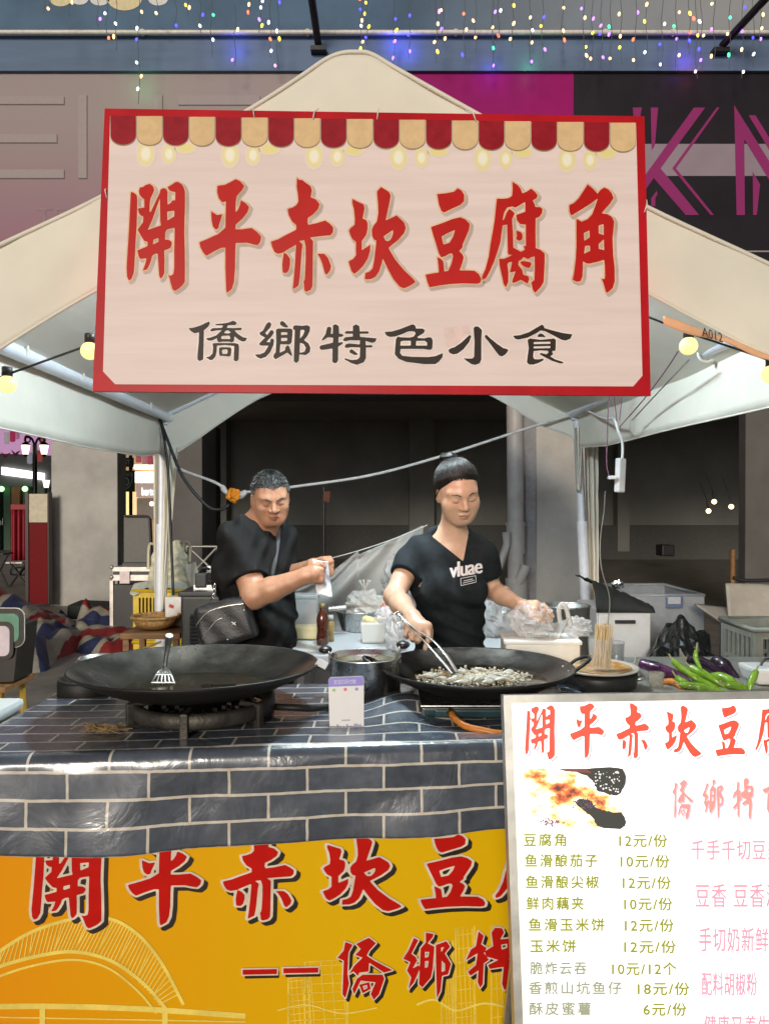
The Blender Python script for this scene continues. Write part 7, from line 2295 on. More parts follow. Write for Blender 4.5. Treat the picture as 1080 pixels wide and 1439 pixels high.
# black hot plate with its dish
hp = thing('hot_plate', 'round black hot plate with a stained dish on the side table', 'hot plate', onst(840, 968))
c = Vector((at(838, 945, 2.52).x, 2.52, SZ + 0.002))
q = MB(); q.lathe([(0.0005, 0), (0.115, 0), (0.128, 0.01), (0.135, 0.05), (0.130, 0.056), (0.0005, 0.056)], c, 48); q.build('base', m_blkp, hp)
q = MB(); q.lathe([(0.0005, 0.058), (0.105, 0.058), (0.134, 0.066), (0.140, 0.072), (0.134, 0.073), (0.100, 0.064), (0.0005, 0.063)], c, 48); q.build('rim_tray', mat('cream enamel', (0.55, 0.50, 0.40), 0.3), hp)
q = MB(); q.lathe([(0.0005, 0.0655), (0.06, 0.0655), (0.115, 0.0705)], c, 40); q.build('egg_sauce', mat('orange sauce', (0.62, 0.24, 0.02), 0.2, var=0.3, scale=16, col2=(0.60, 0.50, 0.30)), hp)
for sgn in (-1, 1):
    q = MB(); q.tube(catmull([c + Vector((sgn * 0.128, -0.02, 0.03)), c + Vector((sgn * 0.155, -0.02, 0.035)), c + Vector((sgn * 0.155, 0.02, 0.035)), c + Vector((sgn * 0.128, 0.02, 0.03))], 5), 0.006, 6); q.build('handle', m_stl, hp)
# cup of bamboo skewers
cupc = c + Vector((0.0, -0.045, 0.072))
sk = thing('skewer_cup', 'clear cup packed with short bamboo sticks on the hot plate', 'cup', cupc)
q = MB(); q.lathe([(0.0005, 0), (0.034, 0), (0.036, 0.004), (0.043, 0.105), (0.041, 0.105), (0.034, 0.006), (0.0005, 0.004)], cupc, 24); q.build('cup', mat('clear cup', (0.75, 0.75, 0.72), 0.12, var=0, alpha=0.14), sk)
m_bst = mat('bamboo stick', (0.60, 0.45, 0.24), 0.55, var=0.12, scale=30)
for k in range(34):
    a, r0 = rnd.uniform(0, 6.28), 0.028 * math.sqrt(rnd.random())
    b, r1 = a + rnd.uniform(-.5, .5), 0.034 * math.sqrt(rnd.random())
    q = MB(); q.tube([cupc + Vector((r0 * math.cos(a), r0 * math.sin(a), 0.008)), cupc + Vector((r1 * math.cos(b) + 0.012, r1 * math.sin(b), 0.140 + rnd.uniform(0, .014)))], 0.0026, 5); q.build('stick', m_bst, sk)
jg = thing('measuring_jug', 'smoky clear jug behind the cup of sticks', 'jug', onst(860, 935))
p = Vector((at(860, 920, 2.75).x, 2.75, SZ + 0.002))
q = MB(); q.lathe([(0.0005, 0), (0.040, 0), (0.043, 0.11), (0.045, 0.112), (0.041, 0.11), (0.038, 0.004), (0.0005, 0.004)], p, 28); q.build('body', mat('smoky clear', (0.30, 0.31, 0.30), 0.12, var=0, alpha=0.5), jg)
q = MB(); q.tube(catmull([p + Vector((0.04, -.02, 0.02)), p + Vector((0.07, -.03, 0.04)), p + Vector((0.075, -.03, 0.07))], 5), 0.006, 6, flat=0.4); q.build('spout', mat('clear lip', (0.6, 0.6, 0.58), 0.15, alpha=0.6), jg)
# white foam tray box with the crumpled bag the woman touches
tbx = thing('foam_tray', 'white foam box in front of the woman holding clear bags', 'foam box', (at(762, 920, 2.62).x, 2.66, SZ))
x0, x1 = at(708, 900, 2.66).x, at(818, 900, 2.58).x
q = MB(); q.box(((x0 + x1) / 2, 2.68, SZ + 0.068), (x1 - x0, 0.17, 0.13), rot=(0, 0, -0.05), bev=0.008); q.build('box', m_foam, tbx)
q = MB(); q.box(((x0 + x1) / 2, 2.68, SZ + 0.139), (x1 - x0 + 0.012, 0.182, 0.014), rot=(0, 0, -0.05), bev=0.005); q.build('rim', m_foam, tbx)
m_crk = mat('crinkled clear bag', (0.82, 0.82, 0.82), 0.10, var=0.12, scale=25, alpha=0.34, spec=1.0, bump=0.9, bscale=32)
zt = SZ + 0.146
blob_bag('clear_bag', 'crinkled clear bag under the hand of the woman', (at(748, 875, 2.64).x, 2.66, zt + 0.060), (0.072, 0.06, 0.062), m_crk, 31, 0.34, n=40, mm=30)
vb = thing('vest_bag', 'thin clear vest bag with upright loop handle on the foam box', 'plastic bag', (at(790, 890, 2.66).x, 2.68, zt))
q = MB(); q.grid(lambda u, v: at(770 + 40 * u, 872 + 24 * v + 5 * math.sin(u * 7), 2.66) + Vector((0, 0.03 * math.sin(u * 8 + v * 3), 0)), 24, 14); q.build('film', bagmat('thin white film', (0.66, 0.67, 0.64), 0.5), vb)
q = MB(); q.tube(catmull([at(787, 876, 2.66), at(785, 858, 2.65), at(790, 849, 2.65), at(796, 858, 2.65), at(801, 880, 2.66)], 6), 0.009, 6, flat=0.25); q.build('handle', bagmat('white film loop', (0.72, 0.72, 0.70), 0.8), vb)
blob_bag('clear_bag', 'small clear bag at the right end of the foam box', (at(816, 888, 2.66).x, 2.70, zt + 0.03), (0.045, 0.04, 0.035), m_crk, 37, 0.35)
# aluminium pot behind
pz = at(795, 852, 3.3).z
ap2 = thing('aluminium_pot', 'large aluminium pot behind the clear bags', 'pot', (at(795, 880, 3.3).x, 3.3, 0.55))
c = Vector((at(795, 852, 3.3).x, 3.3, pz))
q = MB(); q.lathe([(0.0005, -0.24), (0.096, -0.24), (0.10, -0.23), (0.104, 0), (0.108, 0.003), (0.100, 0.002), (0.096, -0.22), (0.0005, -0.228)], c, 40); q.build('body', mat('dull aluminium', (0.42, 0.42, 0.40), 0.38, metal=0.9, var=0.1), ap2)
q = MB(); q.tube([c + Vector((0.104 * math.cos(t), 0.104 * math.sin(t), 0.002)) for t in np.linspace(0, 2 * math.pi, 33)[:-1]], 0.005, 6, closed=True); q.build('rim', m_stl, ap2)
bx = thing('stand_box', 'plain carton under the aluminium pot', 'carton', (c.x, 3.3, 0))
q = MB(); q.box((c.x, 3.32, (pz - 0.242) / 2), (0.30, 0.30, pz - 0.244), bev=0.004); q.build('box', mat('brown card', (0.28, 0.19, 0.10), 0.8), bx)

# vegetables
m_egg = mat('aubergine skin', (0.030, 0.008, 0.032), 0.16, var=0.4, scale=8, col2=(0.11, 0.018, 0.10), coat=0.4)
m_eggb = mat('dark aubergine skin', (0.018, 0.008, 0.018), 0.18, var=0.3, scale=8, coat=0.4)
m_pep = mat('green pepper skin', (0.13, 0.28, 0.015), 0.2, var=0.25, scale=10, col2=(0.26, 0.42, 0.04), coat=0.4)
m_cal = mat('pale calyx', (0.30, 0.30, 0.12), 0.5)


def veg(name, label, cat, pts, rad, m, stem, grp, seed):
    P = [Vector(p) for p in pts]
    t = thing(name, label, cat, P[len(P) // 2] - Vector((0, 0, max(rad))), grp)
    C = catmull(P, 6)
    n = len(C)
    R = [max(0.002, np.interp(i / (n - 1), np.linspace(0, 1, len(rad)), rad)) * (1 + 0.05 * math.sin(i * 1.1 + seed)) for i in range(n)]
    q = MB(); q.tube(C, R, 14); q.build('fruit', m, t)
    a, b = C[0], C[0] + (C[0] - C[2]).normalized() * stem
    q = MB(); q.tube(catmull([C[1], a, a.lerp(b, 0.5) + Vector((0, 0, 0.004)), b + Vector((0, 0, 0.008))], 4), [R[0] * 1.05, R[0] * 0.9, R[0] * 0.6, 0.004, 0.0035, 0.003, 0.003, 0.003, 0.003, 0.003, 0.003, 0.003, 0.004][:13], 8); q.build('stem', m_cal, t)
    return t


s3 = lambda px, py, z: atz(px, py, SZ + z)
veg('aubergine', 'bright purple aubergine lying left of the green peppers', 'aubergine', [at(900, 932, 2.66), at(920, 939, 2.62), at(945, 948, 2.58), at(968, 958, 2.54)], [0.016, 0.022, 0.023, 0.018, 0.008], m_egg, 0.012, 'aubergines', 1)
veg('aubergine', 'dark aubergine behind the green peppers', 'aubergine', [at(964, 926, 2.74), at(985, 932, 2.72), at(1008, 944, 2.68), at(1024, 958, 2.64)], [0.014, 0.022, 0.024, 0.018, 0.010], m_eggb, 0.012, 'aubergines', 2)
veg('aubergine', 'dark rounded aubergine behind the rightmost peppers', 'aubergine', [at(997, 934, 2.76), at(1010, 930, 2.74), at(1022, 942, 2.70), at(1036, 958, 2.66)], [0.012, 0.022, 0.026, 0.022, 0.010], m_eggb, 0.012, 'aubergines', 3)
veg('aubergine', 'aubergine lying half under the purple aubergine', 'aubergine', [at(912, 942, 2.70), at(940, 946, 2.68), at(965, 955, 2.64)], [0.012, 0.018, 0.020, 0.010], m_eggb, 0.01, 'aubergines', 4)
pp = [((945, 928, 2.62), (956, 938, 2.60), (972, 950, 2.56), (985, 960, 2.54), 0.013), ((970, 938, 2.60), (985, 946, 2.57), (1005, 957, 2.54), (1022, 967, 2.52), 0.016), ((950, 952, 2.54), (960, 961, 2.52), (972, 968, 2.50), (984, 974, 2.48), 0.017),
      ((965, 945, 2.58), (982, 956, 2.55), (1002, 966, 2.52), (1018, 973, 2.50), 0.014), ((1000, 950, 2.62), (1018, 953, 2.58), (1032, 962, 2.55), (1046, 966, 2.53), 0.018), ((978, 968, 2.48), (995, 970, 2.48), (1015, 973, 2.47), (1032, 975, 2.46), 0.014),
      ((1020, 962, 2.50), (1034, 964, 2.50), (1046, 967, 2.5), (1058, 970, 2.5), 0.015), ((1062, 944, 2.52), (1058, 952, 2.50), (1054, 962, 2.49), (1053, 970, 2.48), 0.013), ((978, 914, 2.66), (977, 924, 2.66), (981, 934, 2.64), (986, 942, 2.62), 0.009),
      ((955, 962, 2.50), (972, 964, 2.49), (990, 966, 2.48), (1005, 972, 2.47), 0.013)]
where = ['topmost left', 'long bright', 'lowest left', 'slim middle', 'broad dark', 'front middle', 'small right', 'upright rightmost', 'upright rear', 'short front left']
for k, P in enumerate(pp):
    r = P[4]
    veg('green_pepper', '%s green pepper of the pile on the side table' % where[k], 'pepper', [at(*p) for p in P[:4]], [r * .7, r, r * .95, r * .7, r * .25], m_pep, 0.02, 'green peppers on the side table', k)
# sprigs and a carrot end below them
q = MB(); q.tube(catmull([onst(930, 960), onst(945, 963) + Vector((0, 0, .012)), onst(958, 968)], 5), [0.006, 0.010, 0.012, 0.012, 0.012, 0.012, 0.012, 0.011, 0.010, 0.009, 0.008], 10)
tag(q.build('carrot', mat('carrot', (0.45, 0.15, 0.02), 0.4, var=0.2, scale=40), None, loc=onst(945, 966)), 'orange carrot end under the green peppers', 'carrot')
gl = thing('glass_cup', 'small clear cup lying in front of the purple aubergine', 'cup', onst(920, 965))
q = MB(); q.lathe([(0.022, 0), (0.026, 0.05), (0.0245, 0.05), (0.0205, 0.003), (0.0005, 0.003)], onst(922, 966), 24); q.build('cup', mat('brownish clear plastic', (0.4, 0.36, 0.28), 0.12, var=0, alpha=0.45), gl)
# white tray at the right edge
wt = thing('white_tray', 'white plastic tray with wire handle at the right edge', 'tray', onst(1070, 970))
p = Vector((at(1085, 955, 2.6).x, 2.6, SZ + 0.03))
q = MB(); q.box(p, (0.19, 0.14, 0.055), bev=0.012, taper=0.85); q.build('tray', m_whtp, wt)
q = MB(); q.tube(catmull([at(1066, 950, 2.6), at(1070, 932, 2.6), at(1078, 926, 2.6), at(1090, 930, 2.6)], 5), 0.005, 6); q.build('wire_handle', m_blkp, wt)

# small white fridge with black cloth
fg = thing('small_fridge', 'small white fridge with a dark handle slot beside the grey column', 'fridge', (at(878, 900, 4.5).x, 4.7, 0))
fx0, fx1 = at(838, 880, 4.5).x, at(913, 880, 4.5).x
zf = at(880, 856, 4.5).z
q = MB(); q.box(((fx0 + fx1) / 2, 4.73, zf / 2), (fx1 - fx0, 0.46, zf), bev=0.008); q.build('cabinet', mat('white fridge enamel', (0.55, 0.555, 0.55), 0.4, var=0.04), fg)
q = MB(); q.box(((fx0 + fx1) / 2, 4.49, zf / 2), (fx1 - fx0 - 0.01, 0.02, zf - 0.02), bev=0.006); q.build('door', bpy.data.materials['white fridge enamel'], fg)
q = MB(); q.box(at(878, 874, 4.475), (0.125, 0.012, 0.022), bev=0.004); q.build('handle_slot', m_blkp, fg)
def clothb(u, v):
    X = fx0 - 0.01 + u * (fx1 - fx0 + 0.03)
    z = zf + 0.012 + (0.15 * max(0, 1 - u) ** 0.9 + 0.012 * vnoise((u * 4, v * 4, 0), 4)) * min(1, v / 0.22) ** 0.6
    Y = 4.47 + v * 0.5
    if v < 0.08: z -= 0.03 * (0.08 - v) / 0.08
    return Vector((X, Y, z))
q = MB(); q.grid(clothb, 30, 24)
tag(q.build('black_cloth', mat('black cloth', (0.012, 0.013, 0.012), 0.8, var=0.3, scale=20), None, loc=((fx0 + fx1) / 2, 4.7, zf), solid=0.006), 'black cloth bunched on top of the small fridge', 'cloth')
blob_bag('foil_scrap', 'small shiny foil scrap on the black cloth', tuple(at(868, 822, 4.75)), (0.035, 0.02, 0.03), mat('foil', (0.7, 0.7, 0.7), 0.2, metal=1.0), 41, 0.4, n=14, mm=10, cat='foil')
# translucent storage bin
sbn = thing('storage_bin', 'large translucent storage bin with blue clip behind the fridge', 'storage bin', (at(940, 900, 5.2).x, 5.5, 0.25))
bx0, bx1 = at(885, 840, 5.0).x, at(988, 840, 5.0).x
zt_ = at(940, 837, 5.0).z
m_bin = mat('translucent bin', (0.36, 0.38, 0.40), 0.3, var=0.08, alpha=0.62)
for a, b in (((bx0, 5.0), (bx1, 5.0)), ((bx0, 5.7), (bx1, 5.7)), ((bx0, 5.0), (bx0, 5.7)), ((bx1, 5.0), (bx1, 5.7))):
    q = MB()
    q.slab([(a[0], a[1], 0.25), (b[0], b[1], 0.25), (b[0], b[1], zt_), (a[0], a[1], zt_)], 0.006); q.build('wall', m_bin, sbn)
q = MB(); q.tube([(bx0, 5.0, zt_), (bx1, 5.0, zt_), (bx1, 5.7, zt_), (bx0, 5.7, zt_)], 0.014, 6, closed=True); q.build('rim', m_bin, sbn)
q = MB(); q.box(((bx0 + bx1) / 2, 5.35, 0.26), (bx1 - bx0, 0.7, 0.02)); q.build('floor', m_bin, sbn)
q = MB(); q.box(at(947, 846, 4.985), (0.115, 0.02, 0.085), bev=0.01); q.build('clip', mat('blue grey clip', (0.10, 0.13, 0.22), 0.4), sbn)
q = MB(); q.box(at(947, 844, 4.972), (0.085, 0.012, 0.05), bev=0.006); q.build('clip_window', mat('pale clip window', (0.40, 0.42, 0.43), 0.4), sbn)
q = MB(); q.box(((bx0 + bx1) / 2 - 0.05, 5.3, 0.40), (0.34, 0.4, 0.26), bev=0.01); q.build('contents', mat('dim contents', (0.22, 0.18, 0.16), 0.7, var=0.4, scale=9), sbn)
lb = thing('black_crate', 'black crate under the translucent storage bin', 'crate', ((bx0 + bx1) / 2, 5.35, 0))
q = MB(); q.box(((bx0 + bx1) / 2, 5.35, 0.12), (bx1 - bx0, 0.66, 0.236), bev=0.01); q.build('box', m_blkp, lb)
# black refuse sack
blob_bag('refuse_sack', 'black refuse sack slumped in front of the storage bin', (at(962, 915, 4.2).x, 4.25, 0.36), (0.19, 0.20, 0.36), mat('black film', (0.010, 0.011, 0.010), 0.28, var=0.2), 44, 0.22, n=34, mm=26, knot=0.07)
blob_bag('refuse_sack', 'low black refuse sack right of the slumped one', (at(1020, 915, 4.0).x, 4.1, 0.27), (0.28, 0.22, 0.30), mat('black film dull', (0.012, 0.013, 0.011), 0.35, var=0.2), 47, 0.22, n=34, mm=26)
# beige folding chair
fcx = thing('folding_chair', 'beige folding chair standing before the right column', 'chair', (at(1050, 900, 4.7).x, 4.8, 0))
m_bei = mat('beige cloth', (0.34, 0.30, 0.25), 0.75, var=0.1, scale=9)
q = MB(); q.grid(lambda u, v: at(1019 + 85 * u - 6 * v * (1 - u), 820 + 48 * v + 3 * u, 4.75) + Vector((0, -0.10 * v + 0.02 * math.sin(u * 4), 0)), 16, 10); q.build('backrest', m_bei, fcx, solid=0.012)
q = MB(); q.grid(lambda u, v: at(1002 + 70 * u + 20 * v, 869 + 12 * v + 8 * u * (1 - v), 4.55 - 0.0 * v) + Vector((0, 0.28 * (1 - v), 0.05 * (1 - v))), 14, 10); q.build('seat', m_bei, fcx, solid=0.012)
q = MB(); q.tube(catmull([at(1030, 812, 4.78), at(1050, 816, 4.78), at(1090, 815, 4.78)], 5), 0.014, 6); q.build('top_rail', m_blkp, fcx)
for px in (1014, 1078):
    for dy in (0, 0.36):
        a = at(px, 874, 4.55 + dy); q = MB(); q.tube([a, Vector((a.x, a.y - 0.05 + dy * 0.2, 0))], 0.013, 6); q.build('leg', m_blkp, fcx)
# grey folding crate stack at the right edge
gx0, gx1 = at(1060, 900, 3.3).x, at(1180, 900, 3.3).x
m_gcr = mat('grey green crate', (0.20, 0.21, 0.18), 0.45)
zt2 = at(1070, 885, 3.3).z
crate('folding_crate', 'upper grey folding crate at the right edge', gx0, gx1, 3.3, 0.32, zt2 - 0.30, zt2, m_gcr, 6, 2, grp='grey folding crates')
crate('folding_crate', 'lower grey folding crate at the right edge', gx0, gx1, 3.3, 0.32, zt2 - 0.61, zt2 - 0.31, m_gcr, 6, 2, grp='grey folding crates')
q = MB(); q.box(((gx0 + gx1) / 2, 3.46, (zt2 - 0.62) / 2), (gx1 - gx0, 0.30, zt2 - 0.622))
tag(q.build('carton', bpy.data.materials['brown card'], None, loc=((gx0 + gx1) / 2, 3.46, 0)), 'brown carton under the grey folding crates', 'carton')
# things on the dark hall floor
q = MB(); pbox(q, 930, 948, 766, 782, 16, 16.4, bev=0.03)
tag(q.build('dark_box', m_blkp, None, loc=at(939, 782, 16.2)), 'dark box low against the far hall wall', 'box')
q = MB(); q.tube([at(1029, 772, 8.3), Vector((at(1029, 772, 8.3).x, 8.3, 0))], 0.03, 8)
tag(q.build('wooden_post', m_wood, None, loc=(at(1029, 772, 8.3).x, 8.3, 0)), 'thin wooden post leaning at the right column', 'post')

# ------------------------------------------------------------------ cables, bulbs, fairy lights, street beyond
m_wire = mat('black wire', (0.012, 0.012, 0.012), 0.5)
m_wwire = mat('white rope', (0.72, 0.70, 0.66), 0.6)
m_bulb = mat('lit warm bulb', (0.35, 0.30, 0.12), 0.3, var=0, em=(1.0, 0.86, 0.34), ems=1.15)
for label, wire, bulbs in (('string of round warm bulbs on black wire left of the sign', [(-60, 553, 2.4), (8, 527, 2.4), (118, 487, 2.42), (160, 470, 2.45), (300, 450, 2.5)], [(10, 540, 2.4), (126, 493, 2.42)]),
                           ('string of round warm bulbs on black wire right of the sign', [(880, 436, 2.5), (912, 446, 2.46), (966, 467, 2.42), (1085, 508, 2.36), (1160, 540, 2.34)], [(967, 486, 2.42), (1083, 526, 2.36)])):
    fs_ = thing('festoon_string', label, 'string lights', at(*bulbs[0]), 'festoon bulbs on the tent')
    q = MB(); q.tube(catmull([at(*p) for p in wire], 6), 0.0038, 6); q.build('wire', m_wire, fs_)
    for (x, y, D) in bulbs:
        c = at(x, y, D)
        q = MB(); q.lathe([(0.0005, 0.056), (0.015, 0.056), (0.0165, 0.05), (0.0165, 0.026), (0.0005, 0.026)], c, 16); sk_ = q.build('socket', m_blkp, fs_)
        q = MB(); q.ell(c, 0.029, 20, 14); q.build('bulb', m_bulb, fs_)

# rope across the back with an orange flower, black cables
q = MB()
q.tube(catmull([at(228, 648, 5.22), at(262, 663, 5.2), at(300, 677, 5.15), at(315, 686, 5.15)], 6), 0.011, 6)
q.tube(catmull([at(342, 692, 5.15), at(380, 688, 5.15), at(420, 683, 5.15), at(520, 668, 5.15), at(620, 641, 5.15), at(740, 602, 5.18), at(806, 582, 5.2)], 6), 0.0105, 6)
q.tube(catmull([at(312, 683, 5.14), at(318, 692, 5.12), at(335, 697, 5.12), at(346, 690, 5.14)], 6), [0.013, 0.016, 0.02, 0.022, 0.02, 0.018, 0.016, 0.016, 0.018, 0.02, 0.022, 0.024, 0.026, 0.028, 0.026, 0.022, 0.02, 0.016, 0.012], 8)
tag(q.build('white_rope', m_wwire, None, loc=at(500, 670, 5.15)), 'white rope strung across behind the two cooks', 'rope')
fw = thing('orange_flower', 'orange artificial flower tied on the white rope', 'flower', at(328, 697, 5.08))
fcn = at(328, 696, 5.07)
m_pet = mat('orange petals', (0.80, 0.26, 0.005), 0.6, var=0.2, scale=60)
for k in range(9):
    th = 2 * math.pi * k / 9
    r = 0.034 if k % 2 else 0.028
    q = MB(); q.ell(fcn + Vector((r * math.cos(th), -0.006 * (k % 3), r * math.sin(th))), (0.021, 0.013, 0.021), 10, 7); q.build('petal', m_pet, fw)
q = MB(); q.ell(fcn + Vector((0, -0.014, 0)), (0.024, 0.014, 0.024), 10, 7); q.build('flower_centre', m_pet, fw)
for nm, lab, pts, r in (('black_cable', 'thick black cable looping from the tent corner to the orange flower', [(224, 588, 5.15), (236, 620, 5.1), (258, 672, 5.05), (290, 710, 5.05), (310, 716, 5.05), (322, 709, 5.06)], 0.011),
                        ('black_cable', 'straight black cable running down the left tent leg', [(225, 588, 5.15), (234, 640, 5.12), (238, 700, 5.1), (242, 800, 5.1), (244, 850, 5.0)], 0.010)):
    q = MB(); q.tube(catmull([at(*p) for p in pts], 8), r, 8)
    tag(q.build(nm, m_wire, None, loc=at(*pts[-1])), lab, 'cable')
# power strip on its cord
ps = thing('power_strip', 'white power strip with plug hanging at the right tent leg', 'power strip', at(871, 692, 4.0))
q = MB(); q.box(at(871, 668, 4.0), (0.050, 0.035, 0.185), rot=(0, 0.06, 0.5), bev=0.008); q.build('body', m_whtp, ps)
q = MB(); q.box(at(860, 671, 3.97), (0.045, 0.03, 0.020), bev=0.005); q.build('plug', m_whtp, ps)
q = MB(); q.tube(catmull([at(874, 644, 4.0), at(874, 622, 4.0), at(868, 605, 4.0), at(862, 588, 4.05), at(850, 588, 4.3), at(820, 575, 5.0)], 6), 0.008, 6); q.build('cord', m_whtp, ps)
m_tw = mat('red and blue wire', (0.18, 0.06, 0.12), 0.5)
for k, pts in enumerate(([(855, 668, 3.98), (852, 650, 3.98), (853, 610, 4.0), (854, 580, 4.0), (856, 540, 4.0)], [(870, 600, 4.0), (905, 560, 3.6), (935, 520, 3.2), (952, 494, 3.0)], [(866, 592, 4.0), (864, 570, 4.0), (860, 540, 4.0)], [(870, 590, 4.0), (873, 560, 4.0), (874, 530, 4.0)])):
    q = MB(); q.tube(catmull([at(*p) for p in pts], 6), 0.003, 5); q.build('thin_wire', m_tw, ps)
for lab, pts in (('thin grey wire hanging beside the right tent leg', [(850, 690, 4.4), (848, 720, 4.4), (843, 760, 4.4), (845, 800, 4.4), (856, 840, 4.45), (854, 878, 4.45)]), ('thin wire tied to the right end of the tent valance', [(888, 590, 3.9), (930, 545, 3.4), (968, 505, 3.05)])):
    q = MB(); q.tube(catmull([at(*p) for p in pts], 6), 0.0035, 5)
    tag(q.build('thin_wire', mat('grey wire', (0.25, 0.24, 0.22), 0.5), None, loc=at(*pts[-1])), lab, 'wire')
# orange paper strip lettered A012
TP = Plane(at(930, 450, 2.255), at(1080, 505, 2.255), at(930, 470, 2.255))
ts = thing('pitch_label', 'orange paper strip lettered A012 along the tent hem', 'label strip', at(1000, 480, 2.25))
q = MB()
def strp(u, v): return TP.pt(931 + 152 * u, 444 + 50 * u + 6 * u * u + (12 + 3 * math.sin(u * 9) - 7 * u * u) * v, 0.004 + 0.004 * math.sin(u * 12))
q.grid(strp, 30, 3); q.build('paper', mat('orange paper', (0.80, 0.46, 0.26), 0.6, var=0.06, spec=0.2), ts, solid=0.0006)
vs, fsx = text_mesh('A012', 1.0, 1.0)
mx_, my_ = max(v.x for v in vs), max(v.y for v in vs)
q = MB(); q.add([TP.pt(984 + 29 * v.x / mx_ - 1.5 * v.y, 473 + 9.5 * v.x / mx_ - 13 * v.y / my_, 0.011) for v in vs], fsx); q.build('lettering', mat('black ink', (0.01, 0.01, 0.01), 0.6), ts)

# fairy light curtain in front of the beam
LC = [(1.0, 0.62, 0.25), (0.75, 0.82, 1.0), (0.06, 0.06, 1.0), (0.05, 0.9, 0.35), (1.0, 0.22, 0.65), (1.0, 0.14, 0.06), (0.9, 0.65, 0.06), (0.40, 0.16, 1.0)]
m_led = [mat('lit led', c, 0.3, var=0, em=c, ems=3.2) for c in LC]
rl = random.Random(4)
GLOW = {195: ((0.1, 1.0, 0.35), 1.6, 112), 330: ((0.12, 0.15, 1.0), 3.0, 62), 553: ((0.1, 0.12, 1.0), 4.0, 55), 575: ((0.1, 0.12, 1.0), 4.0, 64), 692: ((0.12, 0.08, 1.0), 3.0, 90), 745: ((0.1, 1.0, 0.4), 2.0, 88), 968: ((0.25, 0.06, 1.0), 4.0, 78), 978: ((1.0, 0.1, 0.1), 1.6, 95)}
strings = [(62, -10, 18, 2), (70, -8, 14, 2), (98, -5, 22, 2), (137, 5, 40, 3), (150, 8, 58, 4), (163, 12, 70, 4), (195, 0, 146, 12), (221, 5, 25, 3), (247, 5, 40, 3), (264, -6, 22, 5), (281, 10, 46, 4), (297, 10, 80, 4), (330, 30, 92, 5), (351, -5, 20, 4), (365, -5, 45, 8), (380, 20, 80, 7), (390, 0, 100, 9), (508, -8, 75, 14), (515, 0, 62, 9), (553, 10, 95, 8), (575, 15, 82, 7), (613, 5, 88, 9), (622, 10, 60, 6), (652, 5, 82, 6), (668, 20, 70, 5), (692, 0, 97, 8), (700, 10, 60, 5), (720, -5, 66, 7), (745, 5, 92, 8), (762, 0, 80, 7), (790, 5, 75, 6), (820, -5, 100, 9), (832, 8, 88, 7), (845, 10, 100, 7), (858, 20, 96, 6), (872, 0, 90, 7), (893, 5, 100, 6), (908, 0, 78, 6), (930, 10, 95, 7), (950, 0, 96, 8), (968, 5, 75, 7), (978, 10, 110, 9), (985, 20, 100, 6), (1003, 0, 84, 7), (1025, -5, 98, 6), (1043, 5, 110, 8), (1058, 0, 95, 7), (1068, 8, 70, 6)]
def ordinal(n):
    a = ['', 'first', 'second', 'third', 'fourth', 'fifth', 'sixth', 'seventh', 'eighth', 'ninth', 'tenth', 'eleventh', 'twelfth', 'thirteenth', 'fourteenth', 'fifteenth', 'sixteenth', 'seventeenth', 'eighteenth', 'nineteenth']
    if n < 20: return a[n]
    t = {2: 'twent', 3: 'thirt', 4: 'fort'}[n // 10]
    return t + ('ieth' if n % 10 == 0 else 'y-' + a[n % 10])
for k, (px, y0, y1, n) in enumerate(strings):
    D = rl.uniform(9.0, 9.6)
    t = thing('fairy_light_string', '%s fairy light string from the left along the blue beam' % ordinal(k + 1), 'fairy lights', at(px, y1, D), 'fairy light curtain above the hoardings')
    P = [at(px + 1.5 * math.sin(i * 1.3 + k), y0 - 25 + (y1 - y0 + 25) * i / 8, D) for i in range(9)]
    q = MB(); q.tube(P, 0.004, 4); q.build('wire', mat('dim green wire', (0.10, 0.11, 0.11), 0.6) if 'dim green wire' not in bpy.data.materials else bpy.data.materials['dim green wire'], t)
    q = MB()
    n = max(1, round(n * 0.46))
    for j in range(n):
        y = y0 + (y1 - y0) * (j + rl.uniform(0.1, 0.9)) / n
        q.m = rl.choice([0, 0, 0, 1, 1, 2, 3, 4, 5, 6, 7, 7])
        c = at(px + rl.uniform(-4, 4), y, D + rl.uniform(-.05, .05))
        q.ell(c, (0.017, 0.017, rl.uniform(0.018, 0.030)), 8, 5, Matrix.Rotation(rl.uniform(-.6, .6), 3, 'Y'))
    tag(q.build('lamps', m_led, t), kind='stuff')
    if px in GLOW:
        gl_ = bpy.data.lights.new('led_glow', 'POINT'); gl_.energy = GLOW[px][1] * 0.5; gl_.color = GLOW[px][0]; gl_.shadow_soft_size = 0.03
        go_ = bpy.data.objects.new('led_glow', gl_); COL.objects.link(go_); go_.parent = t
        go_.location = at(px, GLOW[px][2], FY - 0.26) - Vector(t.location)

# bulbs far inside the dark hall
for k, (x, y) in enumerate(((1003, 705), (995, 718), (1027, 712))):
    t = thing('hall_bulb', ('upper', 'lower', 'rightmost')[k] + ' small warm bulb glowing in the dark hall at right', 'bulb', at(x, y, 14), 'bulbs in the dark hall')
    q = MB(); q.ell(at(x, y, 14), 0.045, 12, 8); q.build('glass', mat('warm hall bulb', (1, 0.7, 0.3), 0.3, var=0, em=(1.0, 0.62, 0.22), ems=7) if k == 0 else bpy.data.materials['warm hall bulb'], t)
    q = MB(); q.tube([at(x, y - 4, 14), at(x - 2, y - 14, 14)], 0.02, 6); q.tube([at(x - 2, y - 14, 14), at(x - 12, y - 40, 14)], 0.006, 4); q.build('socket', m_wire, t)

